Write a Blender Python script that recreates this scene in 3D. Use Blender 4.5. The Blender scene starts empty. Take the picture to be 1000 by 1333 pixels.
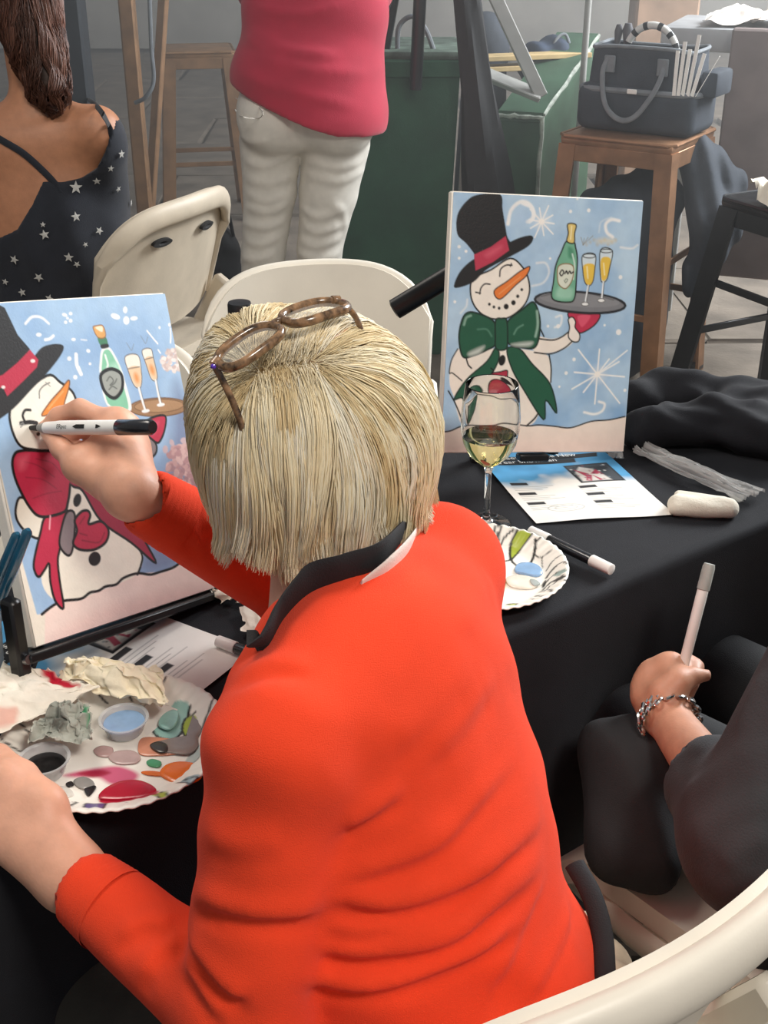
import bpy, bmesh, math, random
import numpy as np
from mathutils import Vector, Matrix
random.seed(7)
RNG = np.random.default_rng(11)
SC = bpy.context.scene
COL = SC.collection

# ------------------------------------------------------------------ camera
CAM_H = 1.5
PITCH = math.radians(27.0)
FPX = 1600.0
cam_d = bpy.data.cameras.new('camera')
cam = bpy.data.objects.new('camera', cam_d)
COL.objects.link(cam)
cam.location = (0, 0, CAM_H)
cam.rotation_euler = (math.pi/2 - PITCH, 0, 0)
cam_d.sensor_fit = 'VERTICAL'
cam_d.sensor_height = 24.0
cam_d.lens = 24.0*FPX/1333.0
cam_d.clip_start = 0.05
SC.camera = cam

# ------------------------------------------------------------------ world, lights, exposure
SC.view_settings.view_transform = 'Standard'
SC.view_settings.look = 'None'
SC.view_settings.exposure = 0.0
SC.view_settings.gamma = 1.0
SC.view_settings.use_curve_mapping = False
w = bpy.data.worlds.new('world'); SC.world = w; w.use_nodes = True
bg = w.node_tree.nodes['Background']
bg.inputs[0].default_value = (0.88, 0.93, 1.0, 1)
bg.inputs[1].default_value = 0.28

def area_light(name, loc, target, size, power, color):
    l = bpy.data.lights.new(name, 'AREA'); l.shape = 'RECTANGLE'
    l.size, l.size_y = size; l.energy = power; l.color = color
    o = bpy.data.objects.new(name, l); COL.objects.link(o)
    o.location = loc
    o.rotation_euler = (Vector(target)-Vector(loc)).to_track_quat('-Z', 'Y').to_euler()
    return o
area_light('key_lamp', (0.85, -0.2, 2.7), (0.1, 1.0, 0.8), (0.55, 0.4), 35, (1.0, 0.93, 0.84))
area_light('overhead_fill', (-0.9, 1.6, 2.9), (-0.2, 1.3, 0.8), (0.8, 0.8), 21, (1.0, 0.92, 0.82))  # unseen overhead light, added to lift the left of the table
area_light('far_wall_fill', (4.6, 8.6, 3.3), (2.6, 11.5, 0.8), (2.4, 2.4), 330, (1.0, 0.98, 0.94))  # unseen fill light, added to brighten the far wall
area_light('doorway_daylight', (3.4, 4.4, 2.9), (1.0, 3.8, 0.6), (2.0, 1.8), 400, (0.95, 0.98, 1.0))

# ------------------------------------------------------------------ pixel to place (points where sight lines meet real depths)
_c, _s = math.cos(PITCH), math.sin(PITCH)
CAMP = np.array([0, 0, CAM_H])
def ray(u, v):
    X = (u-500)/FPX; Y = (v-666.5)/FPX
    return np.array([X, -Y*_s+_c, -Y*_c-_s])
def Pd(u, v, d): return CAMP + d*ray(u, v)
def Pz(u, v, z):
    r = ray(u, v); return CAMP + r*((z-CAM_H)/r[2])
def Py(u, v, y):
    r = ray(u, v); return CAMP + r*(y/r[1])

# ------------------------------------------------------------------ materials
def lin(c):
    c = np.asarray(c, float)
    return np.where(c <= 0.04045, c/12.92, ((c+0.055)/1.055)**2.4)
def hexc(h): return lin([int(h[i:i+2], 16)/255 for i in (0, 2, 4)])
MATS = {}
def mat(name, col, rough=0.6, var=0.06, scale=30, bump=0.0, bscale=200, metal=0.0, spec=0.5, sss=0.0, sheen=0.0, coat=0.0, attr=False, wave=None, bdist=0.002):
    """procedural principled material: base colour broken up by noise, optional noise bump"""
    if name in MATS: return MATS[name]
    m = bpy.data.materials.new(name); m.use_nodes = True
    nt = m.node_tree; N = nt.nodes; L = nt.links
    p = N['Principled BSDF']
    if isinstance(col, str): col = hexc(col)
    col = np.asarray(col, float)
    tc = N.new('ShaderNodeTexCoord')
    nz = N.new('ShaderNodeTexNoise'); nz.inputs['Scale'].default_value = scale; nz.inputs['Detail'].default_value = 4
    L.new(tc.outputs['Object'], nz.inputs['Vector'])
    mx = N.new('ShaderNodeMix'); mx.data_type = 'RGBA'; mx.blend_type = 'MULTIPLY'
    mx.inputs[0].default_value = 1.0
    if attr:
        a = N.new('ShaderNodeVertexColor'); a.layer_name = 'Col'
        L.new(a.outputs['Color'], mx.inputs[6])
    else:
        mx.inputs[6].default_value = (*col, 1)
    rp = N.new('ShaderNodeValToRGB')
    rp.color_ramp.elements[0].position = 0.3; rp.color_ramp.elements[1].position = 0.7
    rp.color_ramp.elements[0].color = (1-var*2, 1-var*2, 1-var*2, 1); rp.color_ramp.elements[1].color = (1+var, 1+var, 1+var, 1)
    L.new(nz.outputs['Fac'], rp.inputs['Fac']); L.new(rp.outputs['Color'], mx.inputs[7])
    L.new(mx.outputs[2], p.inputs['Base Color'])
    p.inputs['Roughness'].default_value = rough
    p.inputs['Metallic'].default_value = metal
    p.inputs['Specular IOR Level'].default_value = spec
    if sss:
        p.inputs['Subsurface Weight'].default_value = sss
        p.inputs['Subsurface Radius'].default_value = (0.010, 0.004, 0.002)
        p.inputs['Subsurface Scale'].default_value = 0.6
    if sheen: p.inputs['Sheen Weight'].default_value = sheen
    if coat: p.inputs['Coat Weight'].default_value = coat; p.inputs['Coat Roughness'].default_value = 0.15
    if bump:
        n2 = N.new('ShaderNodeTexNoise'); n2.inputs['Scale'].default_value = bscale; n2.inputs['Detail'].default_value = 3
        L.new(tc.outputs['Object'], n2.inputs['Vector'])
        b = N.new('ShaderNodeBump'); b.inputs['Strength'].default_value = bump; b.inputs['Distance'].default_value = bdist
        L.new(n2.outputs['Fac'], b.inputs['Height']); L.new(b.outputs['Normal'], p.inputs['Normal'])
    MATS[name] = m; return m
def glass_mat(name, col=(1, 1, 1), rough=0.0, ior=1.45):
    if name in MATS: return MATS[name]
    m = bpy.data.materials.new(name); m.use_nodes = True
    p = m.node_tree.nodes['Principled BSDF']
    p.inputs['Base Color'].default_value = (*col, 1); p.inputs['Transmission Weight'].default_value = 1
    p.inputs['Roughness'].default_value = rough; p.inputs['IOR'].default_value = ior
    MATS[name] = m; return m
def film_mat(name, col, alpha, rough=0.1):
    if name in MATS: return MATS[name]
    m = bpy.data.materials.new(name); m.use_nodes = True
    p = m.node_tree.nodes['Principled BSDF']
    p.inputs['Base Color'].default_value = (*col, 1); p.inputs['Alpha'].default_value = alpha
    p.inputs['Roughness'].default_value = rough
    MATS[name] = m; return m

# ------------------------------------------------------------------ geometry as (verts Nx3, faces)
def nrm(v):
    v = np.asarray(v, float); return v/max(np.linalg.norm(v), 1e-12)
def join(*gs):
    V = []; F = []; n = 0
    for v, f in gs:
        v = np.asarray(v, float).reshape(-1, 3)
        V.append(v); F += [tuple(i+n for i in q) for q in f]; n += len(v)
    return np.concatenate(V), F
def xf(g, M):
    M = np.asarray(M, float); v, f = g
    return np.asarray(v) @ M[:3, :3].T + M[:3, 3], f
def mv(g, t): return np.asarray(g[0])+np.asarray(t, float), g[1]
def frame(o, x, y, z):
    M = np.eye(4); M[:3, 0] = x; M[:3, 1] = y; M[:3, 2] = z; M[:3, 3] = o; return M
def yaw(o, a, sc=1):
    return frame(o, (math.cos(a), math.sin(a), 0), (-math.sin(a), math.cos(a), 0), (0, 0, 1))
def box(sx, sy, sz, bev=0.0, seg=1, c=(0, 0, 0)):
    bm = bmesh.new(); bmesh.ops.create_cube(bm, size=1)
    bmesh.ops.scale(bm, vec=(sx, sy, sz), verts=bm.verts)
    if bev: bmesh.ops.bevel(bm, geom=bm.edges[:], offset=bev, segments=seg, affect='EDGES', profile=0.5)
    bmesh.ops.translate(bm, vec=c, verts=bm.verts)
    bm.verts.index_update()
    g = (np.array([v.co[:] for v in bm.verts]), [tuple(v.index for v in f.verts) for f in bm.faces]); bm.free(); return g
def bar(a, b, wx, wy, bev=0.0, up=(0, 0, 1)):
    """box beam from a to b; wx across, wy along the up-ish side"""
    a = np.asarray(a, float); b = np.asarray(b, float); z = nrm(b-a)
    up = np.asarray(up, float)
    if abs(z@nrm(up)) > 0.97: up = np.array([0, 1.0, 0])
    x = nrm(np.cross(up, z)); y = np.cross(z, x)
    return xf(box(wx, wy, np.linalg.norm(b-a), bev), frame((a+b)/2, x, y, z))
def smooth_path(pts, n=8, closed=False):
    P = np.asarray(pts, float); m = len(P); out = []
    for i in range(m if closed else m-1):
        p1 = P[i]; p2 = P[(i+1) % m]
        p0 = P[(i-1) % m] if (closed or i > 0) else 2*p1-p2
        p3 = P[(i+2) % m] if (closed or i+2 < m) else 2*p2-p1
        for t in np.arange(n)/n:
            out.append(0.5*((2*p1)+(p2-p0)*t+(2*p0-5*p1+4*p2-p3)*t*t+(-p0+3*p1-3*p2+p3)*t**3))
    if not closed: out.append(P[-1])
    return np.array(out)
def tube(pts, r, seg=10, cap=True, flat=1.0, side=None, closed=False):
    """swept tube with a radius (or radii); flat<1 squashes it along the binormal"""
    P = np.asarray(pts, float); n = len(P)
    R = np.full(n, r) if np.isscalar(r) else np.asarray(r, float)
    if len(R) != n: R = np.interp(np.linspace(0, 1, n), np.linspace(0, 1, len(R)), R)
    T = np.gradient(P, axis=0) if not closed else np.roll(P, -1, 0)-np.roll(P, 1, 0)
    T /= np.maximum(np.linalg.norm(T, axis=1), 1e-9)[:, None]
    x = np.asarray(side if side is not None else ((0, 0, 1) if abs(T[0][2]) < 0.9 else (1, 0, 0)), float)
    V = []
    for i in range(n):
        if side is not None: x = np.asarray(side, float)
        x = nrm(x-T[i]*(x@T[i])); y = np.cross(T[i], x)
        for k in range(seg):
            a = 2*math.pi*k/seg
            V.append(P[i]+R[i]*(math.cos(a)*x+math.sin(a)*flat*y))
    F = []
    for i in range(n if closed else n-1):
        j = (i+1) % n
        for k in range(seg):
            l = (k+1) % seg
            F.append((i*seg+k, i*seg+l, j*seg+l, j*seg+k))
    if cap and not closed:
        F.append(tuple(range(seg-1, -1, -1))); F.append(tuple((n-1)*seg+k for k in range(seg)))
    return np.array(V), F
def lathe(prof, seg=32):
    V = []; F = []; n = len(prof)
    for r, z in prof:
        for k in range(seg):
            a = 2*math.pi*k/seg; V.append((r*math.cos(a), r*math.sin(a), z))
    for i in range(n-1):
        for k in range(seg):
            l = (k+1) % seg; F.append((i*seg+k, i*seg+l, (i+1)*seg+l, (i+1)*seg+k))
    return np.array(V), F
def prism(poly, h):
    """outline in xy extruded to height h in z"""
    n = len(poly); V = [(x, y, 0) for x, y in poly]+[(x, y, h) for x, y in poly]
    F = [tuple(range(n-1, -1, -1)), tuple(range(n, 2*n))]+[(i, (i+1) % n, n+(i+1) % n, n+i) for i in range(n)]
    return np.array(V, float), F
def sheet(fn, nu, nv, thick=0.0):
    """grid surface fn(u,v in arrays 0..1)->(N,3); closed slab when thick"""
    U, Vv = np.meshgrid(np.linspace(0, 1, nu), np.linspace(0, 1, nv))
    P = fn(U.ravel(), Vv.ravel())
    F = []
    for j in range(nv-1):
        for i in range(nu-1):
            a = j*nu+i; F.append((a, a+1, a+nu+1, a+nu))
    if thick:
        G = P.reshape(nv, nu, 3); du = np.gradient(G, axis=1); dv = np.gradient(G, axis=0)
        Nn = np.cross(du, dv); Nn /= np.maximum(np.linalg.norm(Nn, axis=2), 1e-9)[..., None]
        P2 = (G-Nn*thick).reshape(-1, 3); n = len(P)
        F += [tuple(n+i for i in f[::-1]) for f in F[:]]
        loop = [i for i in range(nu)]+[j*nu+nu-1 for j in range(1, nv)]+[(nv-1)*nu+i for i in range(nu-2, -1, -1)]+[j*nu for j in range(nv-2, 0, -1)]
        for i in range(len(loop)):
            a, b = loop[i], loop[(i+1) % len(loop)]; F.append((b, a, a+n, b+n))
        P = np.concatenate([P, P2])
    return P, F

# ------------------------------------------------------------------ objects
def empty(name, loc, rz=0.0):
    o = bpy.data.objects.new(name, None); COL.objects.link(o)
    o.empty_display_size = 0.05
    o.location = loc; o.rotation_euler = (0, 0, rz)
    return o
def rootmat(o):
    if o is None: return Matrix.Identity(4)
    return rootmat(o.parent) @ o.matrix_parent_inverse @ Matrix.LocRotScale(o.location, o.rotation_euler, o.scale) if o.parent else Matrix.LocRotScale(o.location, o.rotation_euler, o.scale)
def tag(o, label=None, cat=None, group=None, kind=None):
    if label: o['label'] = label
    if cat: o['category'] = cat
    if group: o['group'] = group
    if kind: o['kind'] = kind
    return o
def thing(name, label, cat, loc, group=None):
    return tag(empty(name, loc), label, cat, group)
def mesh_of(name, g, m, smooth=True, colors=None, angle=None):
    v, f = g
    me = bpy.data.meshes.new(name)
    v = np.asarray(v, np.float32)
    if isinstance(f, np.ndarray):
        me.vertices.add(len(v)); me.vertices.foreach_set('co', v.ravel())
        k = f.shape[1]; me.loops.add(f.size); me.loops.foreach_set('vertex_index', f.ravel().astype(np.int32))
        me.polygons.add(len(f)); me.polygons.foreach_set('loop_start', np.arange(0, f.size, k, dtype=np.int32))
        me.update(calc_edges=True); me.validate()
    else:
        me.from_pydata(v.tolist(), [], f)
        me.update()
    if m is not None: me.materials.append(m)
    if colors is not None:
        a = me.color_attributes.new('Col', 'FLOAT_COLOR', 'POINT')
        c = np.ones((len(v), 4), np.float32); c[:, :3] = colors
        a.data.foreach_set('color', c.ravel())
    if smooth:
        me.polygons.foreach_set('use_smooth', np.ones(len(me.polygons), bool))
        if angle:
            try: me.set_sharp_from_angle(angle=math.radians(angle))
            except Exception: pass
    return me
def obj(name, g, m, parent=None, smooth=True, colors=None, angle=40, label=None):
    """one mesh object; vertices are given in world space"""
    me = mesh_of(name, g, m, smooth, colors, angle)
    o = bpy.data.objects.new(name, me); COL.objects.link(o)
    if parent is not None:
        o.parent = parent; o.matrix_parent_inverse = rootmat(parent).inverted()
    if label: o['label'] = label
    return o
def single(name, g, m, label, cat, group=None, smooth=True, colors=None, angle=40, kind=None):
    """a thing that is one mesh: origin moved to its base"""
    v = np.asarray(g[0], float); o0 = np.array([(v[:, 0].min()+v[:, 0].max())/2, (v[:, 1].min()+v[:, 1].max())/2, v[:, 2].min()])
    o = obj(name, (v-o0, g[1]), m, None, smooth, colors, angle); o.location = o0
    return tag(o, label, cat, group, kind)
def struct(name, g, m, parent=None, smooth=False):
    o = obj(name, g, m, parent, smooth)
    if parent is None: o['kind'] = 'structure'
    return o
def dup(o, parent=None):
    c = o.copy(); COL.objects.link(c)
    if parent is not None: c.parent = parent
    for ch in list(o.children): dup(ch, c)
    return c

# ------------------------------------------------------------------ signed distance modelling (bodies, clothes, crumpled things)
class SDF:
    """smooth union of round cones and ellipsoids, meshed by surface nets"""
    def __init__(s): s.p = []; s.folds = []; s.fn = None
    def cone(s, a, b, ra, rb, k=0.02, op='u'):
        s.p.append(('c', np.asarray(a, float), np.asarray(b, float), ra, rb, k, op)); return s
    def chain(s, pts, rs, k=0.015):
        for i in range(len(pts)-1): s.cone(pts[i], pts[i+1], rs[i], rs[i+1], k)
        return s
    def ell(s, c, r, R=None, k=0.02, op='u'):
        s.p.append(('e', np.asarray(c, float), np.asarray(r, float), np.eye(3) if R is None else np.asarray(R, float), None, k, op)); return s
    def fold(s, pts, w, amp):
        s.folds.append((np.asarray(pts, float), w, amp))
    @staticmethod
    def d1(p, X):
        if p[0] == 'c':
            a, b, ra, rb = p[1:5]
            ba = b-a; l2 = max(ba@ba, 1e-12); t = np.clip(((X-a)@ba)/l2, 0, 1)
            q = X-a-t[:, None]*ba
            return np.sqrt((q*q).sum(1))-(ra+(rb-ra)*t)
        c, r, R = p[1:4]
        q = (X-c)@R
        k0 = np.sqrt(((q/r)**2).sum(1)); k1 = np.sqrt(((q/(r*r))**2).sum(1))
        return np.where(k1 > 1e-9, k0*(k0-1)/np.maximum(k1, 1e-9), -r.min())
    def ev(s, X, keep=None, folds=True):
        d = np.full(len(X), 10.0)
        for i, p in enumerate(s.p):
            if keep is not None and not keep[i]: continue
            e = s.d1(p, X); k = p[5]
            if p[6] == 'u':
                h = np.maximum(k-np.abs(d-e), 0)/k; d = np.minimum(d, e)-h*h*k*0.25
            else:
                h = np.maximum(k-np.abs(d+e), 0)/k; d = np.maximum(d, -e)+h*h*k*0.25
        if folds and s.folds:
            near = np.abs(d) < 0.05
            Y = X[near]
            if len(Y):
                dd = d[near]
                for pts, w, amp in s.folds:
                    lo = pts.min(0)-3*w; hi = pts.max(0)+3*w
                    m = np.all((Y > lo) & (Y < hi), 1)
                    if not m.any(): continue
                    Z = Y[m]; best = np.full(len(Z), 1e9); tt = np.zeros(len(Z)); n = len(pts)-1
                    for j in range(n):
                        a = pts[j]; ba = pts[j+1]-a; t = np.clip(((Z-a)@ba)/max(ba@ba, 1e-12), 0, 1)
                        q = Z-a-t[:, None]*ba; e = (q*q).sum(1); u = e < best
                        best = np.where(u, e, best); tt = np.where(u, (j+t)/n, tt)
                    dd[m] -= amp*np.exp(-best/(w*w))*np.minimum(1, 5*np.minimum(tt, 1-tt)+0.15)
                d[near] = dd
        if s.fn is not None:
            d = s.fn(X, d)
        return d
    def hit(s, u, v, d0=0.5, d1=3.0):
        """first point of the surface along the sight line through (u, v)"""
        r = ray(u, v); t = d0
        for _ in range(80):
            e = s.ev((CAMP+t*r)[None], folds=False)[0]
            t += e*0.8
            if abs(e) < 2e-4 or t > d1: break
        return CAMP+t*r
    def fold_px(s, pts, w, amp):
        q = [s.hit(u, v) for u, v in smooth_path(np.asarray(pts, float), 4)]
        q = [x for x in q if np.linalg.norm(x-CAMP) < 2.2]
        if len(q) > 1: s.fold(q, w, amp)
    def mesh(s, h, lo=None, hi=None, pad=0.03, smooth=1):
        if lo is None:
            L = []; H = []
            for p in s.p:
                if p[6] != 'u': continue
                if p[0] == 'c':
                    m = max(p[3], p[4]); L += [np.minimum(p[1], p[2])-m]; H += [np.maximum(p[1], p[2])+m]
                else:
                    m = p[2].max(); L += [p[1]-m]; H += [p[1]+m]
            lo = np.min(L, 0)-pad; hi = np.max(H, 0)+pad
        B = 12
        n = (np.ceil((hi-lo)/h/B).astype(int))*B
        vol = np.ones(tuple(n), np.float32)
        bi = np.stack(np.meshgrid(*[np.arange(k//B) for k in n], indexing='ij'), -1).reshape(-1, 3)
        cen = lo+(bi*B+(B-1)/2)*h; rad = B*h*0.87
        ds = np.stack([s.d1(p, cen) for p in s.p], 1)
        uni = np.array([p[6] == 'u' for p in s.p]); kk = np.array([p[5] for p in s.p])
        base = np.where(uni[None], ds, 9).min(1)
        marg = 0.05
        off = np.stack(np.meshgrid(*[np.arange(B)]*3, indexing='ij'), -1).reshape(-1, 3)
        for b in range(len(bi)):
            i, j, k = bi[b]*B
            if base[b] > rad+marg: continue
            if base[b] < -rad-marg and not (ds[b][~uni] < rad).any():
                vol[i:i+B, j:j+B, k:k+B] = -1; continue
            keep = np.where(uni, ds[b]-rad*1.25 <= base[b]+rad*1.25+kk, ds[b] < rad+kk)
            X = lo+(bi[b]*B+off)*h
            vol[i:i+B, j:j+B, k:k+B] = s.ev(X, keep).reshape(B, B, B)
        return nets(vol, lo, h, smooth)
def nets(vol, lo, h, smooth=1):
    S = vol < 0
    cs = [(i, j, k) for i in (0, 1) for j in (0, 1) for k in (0, 1)]
    n = np.array(vol.shape)-1
    cnt = np.zeros(n, np.int8)
    for i, j, k in cs: cnt += S[i:i+n[0], j:j+n[1], k:k+n[2]]
    act = (cnt > 0) & (cnt < 8)
    idx = np.argwhere(act); N = len(idx)
    lut = np.full(n, -1, np.int64); lut[act] = np.arange(N)
    c8 = {c: vol[idx[:, 0]+c[0], idx[:, 1]+c[1], idx[:, 2]+c[2]] for c in cs}
    acc = np.zeros((N, 3)); w = np.zeros(N)
    for a in cs:
        for ax in range(3):
            if a[ax] == 0:
                b = list(a); b[ax] = 1; b = tuple(b)
                va, vb = c8[a], c8[b]; m = (va < 0) != (vb < 0)
                t = np.where(m, va/np.where(m, va-vb, 1), 0)
                p = np.tile(np.array(a, float), (N, 1)); p[:, ax] += t
                acc[m] += p[m]; w[m] += 1
    V = lo+(idx+acc/w[:, None])*h
    F = []
    for ax in range(3):
        o1, o2 = [(1, 2), (2, 0), (0, 1)][ax]
        sl0 = [slice(1, -1)]*3; sl1 = [slice(1, -1)]*3
        sl0[ax] = slice(0, -1); sl1[ax] = slice(1, None)
        s0 = S[tuple(sl0)]; s1 = S[tuple(sl1)]
        e = np.argwhere(s0 != s1); 
        if not len(e): continue
        inside = s0[e[:, 0], e[:, 1], e[:, 2]]
        g = e+1; g[:, ax] -= 1
        def cell(d1, d2):
            q = g.copy(); q[:, o1] += d1; q[:, o2] += d2
            return lut[q[:, 0], q[:, 1], q[:, 2]]
        q = np.stack([cell(-1, -1), cell(0, -1), cell(0, 0), cell(-1, 0)], 1)
        q[~inside] = q[~inside][:, ::-1]
        F.append(q)
    F = np.concatenate(F); F = F[(F >= 0).all(1)]
    for _ in range(smooth):
        A = np.zeros_like(V); c = np.zeros(len(V))
        for a, b in ((0, 1), (1, 2), (2, 3), (3, 0)):
            np.add.at(A, F[:, a], V[F[:, b]]); np.add.at(A, F[:, b], V[F[:, a]])
            np.add.at(c, F[:, a], 1); np.add.at(c, F[:, b], 1)
        V = 0.5*V+0.5*A/np.maximum(c, 1)[:, None]
    return V, F.astype(np.int32)

# ------------------------------------------------------------------ flat art (paint on canvas, print on paper): a fine grid with a colour per point
class Art:
    def __init__(s, w, h, col): s.a = np.tile(hexc(col), (h, w, 1)); s.w = w; s.h = h
    def _box(s, P, m):
        x0, y0 = np.floor(P.min(0)-m).astype(int); x1, y1 = np.ceil(P.max(0)+m).astype(int)+1
        x0, y0 = max(x0, 0), max(y0, 0); x1, y1 = min(x1, s.w), min(y1, s.h)
        if x1 <= x0 or y1 <= y0: return None
        Y, X = np.mgrid[y0:y1, x0:x1]; return x0, y0, x1, y1, X.astype(float), Y.astype(float)
    @staticmethod
    def _dist(X, Y, P, closed):
        d = np.full(X.shape, 1e9); n = len(P)
        for i in range(n if closed else n-1):
            a = P[i]; b = P[(i+1) % n]; e = b-a; l = max(e@e, 1e-12)
            t = np.clip(((X-a[0])*e[0]+(Y-a[1])*e[1])/l, 0, 1)
            d = np.minimum(d, (X-a[0]-t*e[0])**2+(Y-a[1]-t*e[1])**2)
        return np.sqrt(d)
    def _mix(s, bx, al, col):
        x0, y0, x1, y1 = bx[:4]; al = np.clip(al, 0, 1)[..., None]
        s.a[y0:y1, x0:x1] = s.a[y0:y1, x0:x1]*(1-al)+(hexc(col) if isinstance(col, str) else col)*al
    def poly(s, P, col, alpha=1.0, soft=1.0):
        P = np.asarray(P, float); bx = s._box(P, soft+1)
        if bx is None: return s
        X, Y = bx[4:]; ins = np.zeros(X.shape, bool); n = len(P)
        for i in range(n):
            a, b = P[i], P[(i+1) % n]
            if a[1] == b[1]: continue
            c = ((a[1] > Y) != (b[1] > Y)) & (X < (b[0]-a[0])*(Y-a[1])/(b[1]-a[1])+a[0]); ins ^= c
        d = s._dist(X, Y, P, True); d = np.where(ins, d, -d)
        s._mix(bx, alpha*(0.5+d/soft), col); return s
    def line(s, P, wd, col, alpha=1.0, closed=False, soft=1.0, taper=False):
        P = np.asarray(P, float); bx = s._box(P, wd+soft+1)
        if bx is None: return s
        d = s._dist(bx[4], bx[5], P, closed)
        s._mix(bx, alpha*(0.5+(wd/2-d)/soft), col); return s
    def dot(s, c, r, col, alpha=1.0, soft=1.0):
        return s.line([c, np.asarray(c, float)+0.01], 2*r, col, alpha, soft=soft)
def noise2(w, h, cell, seed=0, octaves=3):
    r = np.random.default_rng(seed); out = np.zeros((h, w)); amp = 1; tot = 0
    for o in range(octaves):
        c = max(cell/(2**o), 1.5); gh, gw = int(h/c)+3, int(w/c)+3; g = r.random((gh, gw))
        y = np.arange(h)/c; x = np.arange(w)/c; yi = y.astype(int); xi = x.astype(int); fy = (y-yi)[:, None]; fx = (x-xi)[None]
        fy = fy*fy*(3-2*fy); fx = fx*fx*(3-2*fx)
        A = g[yi][:, xi]; Bq = g[yi][:, xi+1]; Cq = g[yi+1][:, xi]; D = g[yi+1][:, xi+1]
        out += amp*((A*(1-fx)+Bq*fx)*(1-fy)+(Cq*(1-fx)+D*fx)*fy); tot += amp; amp *= 0.5
    return out/tot
def homog(src, dst):
    A = []
    for (x, y), (u, v) in zip(src, dst):
        A.append([x, y, 1, 0, 0, 0, -u*x, -u*y, -u]); A.append([0, 0, 0, x, y, 1, -v*x, -v*y, -v])
    return np.linalg.svd(np.array(A, float))[2][-1].reshape(3, 3)
def happ(H, P):
    P = np.atleast_2d(np.asarray(P, float)); q = np.c_[P, np.ones(len(P))]@H.T; return q[:, :2]/q[:, 2:]
def art_sheet(art, fn):
    """grid mesh of an Art; fn(u,v) with u right, v down in 0..1"""
    h, w = art.h, art.w
    U, V = np.meshgrid(np.linspace(0, 1, w), np.linspace(0, 1, h))
    P = fn(U.ravel(), V.ravel())
    a = (np.arange(h-1)[:, None]*w+np.arange(w-1)[None]).ravel()
    F = np.stack([a, a+w, a+w+1, a+1], 1).astype(np.int32)
    return (P, F), art.a.reshape(-1, 3)
def text_geo(s, size, M, depth=0.0, align='CENTER'):
    c = bpy.data.curves.new('t', 'FONT'); c.body = s; c.size = size; c.align_x = align; c.align_y = 'CENTER'; c.extrude = depth; c.resolution_u = 3
    o = bpy.data.objects.new('t', c); COL.objects.link(o)
    dg = bpy.context.evaluated_depsgraph_get(); me = bpy.data.meshes.new_from_object(o.evaluated_get(dg))
    g = (np.array([v.co[:] for v in me.vertices]).reshape(-1, 3), [tuple(p.vertices) for p in me.polygons])
    bpy.data.objects.remove(o); bpy.data.curves.remove(c); bpy.data.meshes.remove(me)
    return xf(g, M)
# ================================================================== setting
M_SLAB = mat('paving_stone', (0.215, 0.178, 0.142), 0.85, 0.22, 5, 0.4, 60, bdist=0.006)
M_JOINT = mat('joint_dirt', (0.035, 0.03, 0.026), 0.95, 0.2, 20)
M_WALL = mat('wall_plaster', (0.58, 0.56, 0.51), 0.9, 0.10, 3, 0.25, 40)
fl = struct('floor', mv(box(14, 17, 0.06), (0, 6.0, -0.055)), M_JOINT)
slabs = []
for k in range(4):
    g = box(1.185-0.006*k, 0.967, 0.05, 0.010)
    v = g[0]+RNG.normal(0, 0.006, g[0].shape)*[1, 1, 0]
    slabs.append(mesh_of('paving_slab', (v, g[1]), M_SLAB, False))
for j in range(15):
    for i in range(10):
        o = bpy.data.objects.new('paving_slab', slabs[(i*3+j*5) % 4]); COL.objects.link(o); o.parent = fl
        o.location = (-5.4+i*1.2+(0.6 if j % 2 else 0)+RNG.normal(0, 0.01), -1.05+j*0.98, -0.025+RNG.normal(0, 0.003))
        o.rotation_euler = (RNG.normal(0, 0.003), RNG.normal(0, 0.003), RNG.normal(0, 0.008)+0.02)
struct('wall_back', mv(box(14, 0.2, 3.6), (0, 13.6, 1.8)), M_WALL)
struct('wall_left', mv(box(0.2, 16, 3.6), (-6.6, 5.7, 1.8)), M_WALL)

# ================================================================== table and its cloth
T0 = np.array([0.15, 1.197]); TU = np.array([0.803, 0.596]); TN = np.array([-0.596, 0.803])
TA = math.atan2(TU[1], TU[0])
TZ = 0.74
TL0, TL1, TD = -1.15, 0.72, 0.47
def tp(t, o, z=0.0):
    q = T0+TU*t+TN*o; return np.array([q[0], q[1], TZ+z])
tc_ = tp((TL0+TL1)/2, TD/2)
M_PLASTIC_W = mat('white_resin', 'E6DECF', 0.42, 0.03, 12, 0.05, 300)
M_METAL_G = mat('grey_steel', (0.32, 0.32, 0.33), 0.35, 0.1, 40, metal=1.0)
M_BLACK = mat('black_plastic', (0.012, 0.012, 0.014), 0.38, 0.1, 30)
M_CLOTH = mat('black_cloth', (0.0105, 0.011, 0.0145), 0.85, 0.12, 18, 0.35, 900, spec=0.25, sheen=0.04)
tb = thing('folding_table', 'long narrow folding table hidden under the black tablecloth', 'table', (tc_[0], tc_[1], 0))
MT = yaw((tc_[0], tc_[1], 0), TA)
obj('tabletop', xf(box(TL1-TL0-0.02, TD-0.02, 0.035, 0.006, c=(0, 0, TZ-0.021)), MT), M_PLASTIC_W, tb)
for sx in (-0.8, 0.8):
    for sy in (-0.17, 0.17):
        obj('leg', xf(tube([(sx, sy, 0.0), (sx, sy, TZ-0.04)], 0.014), MT), M_METAL_G, tb)
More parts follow.
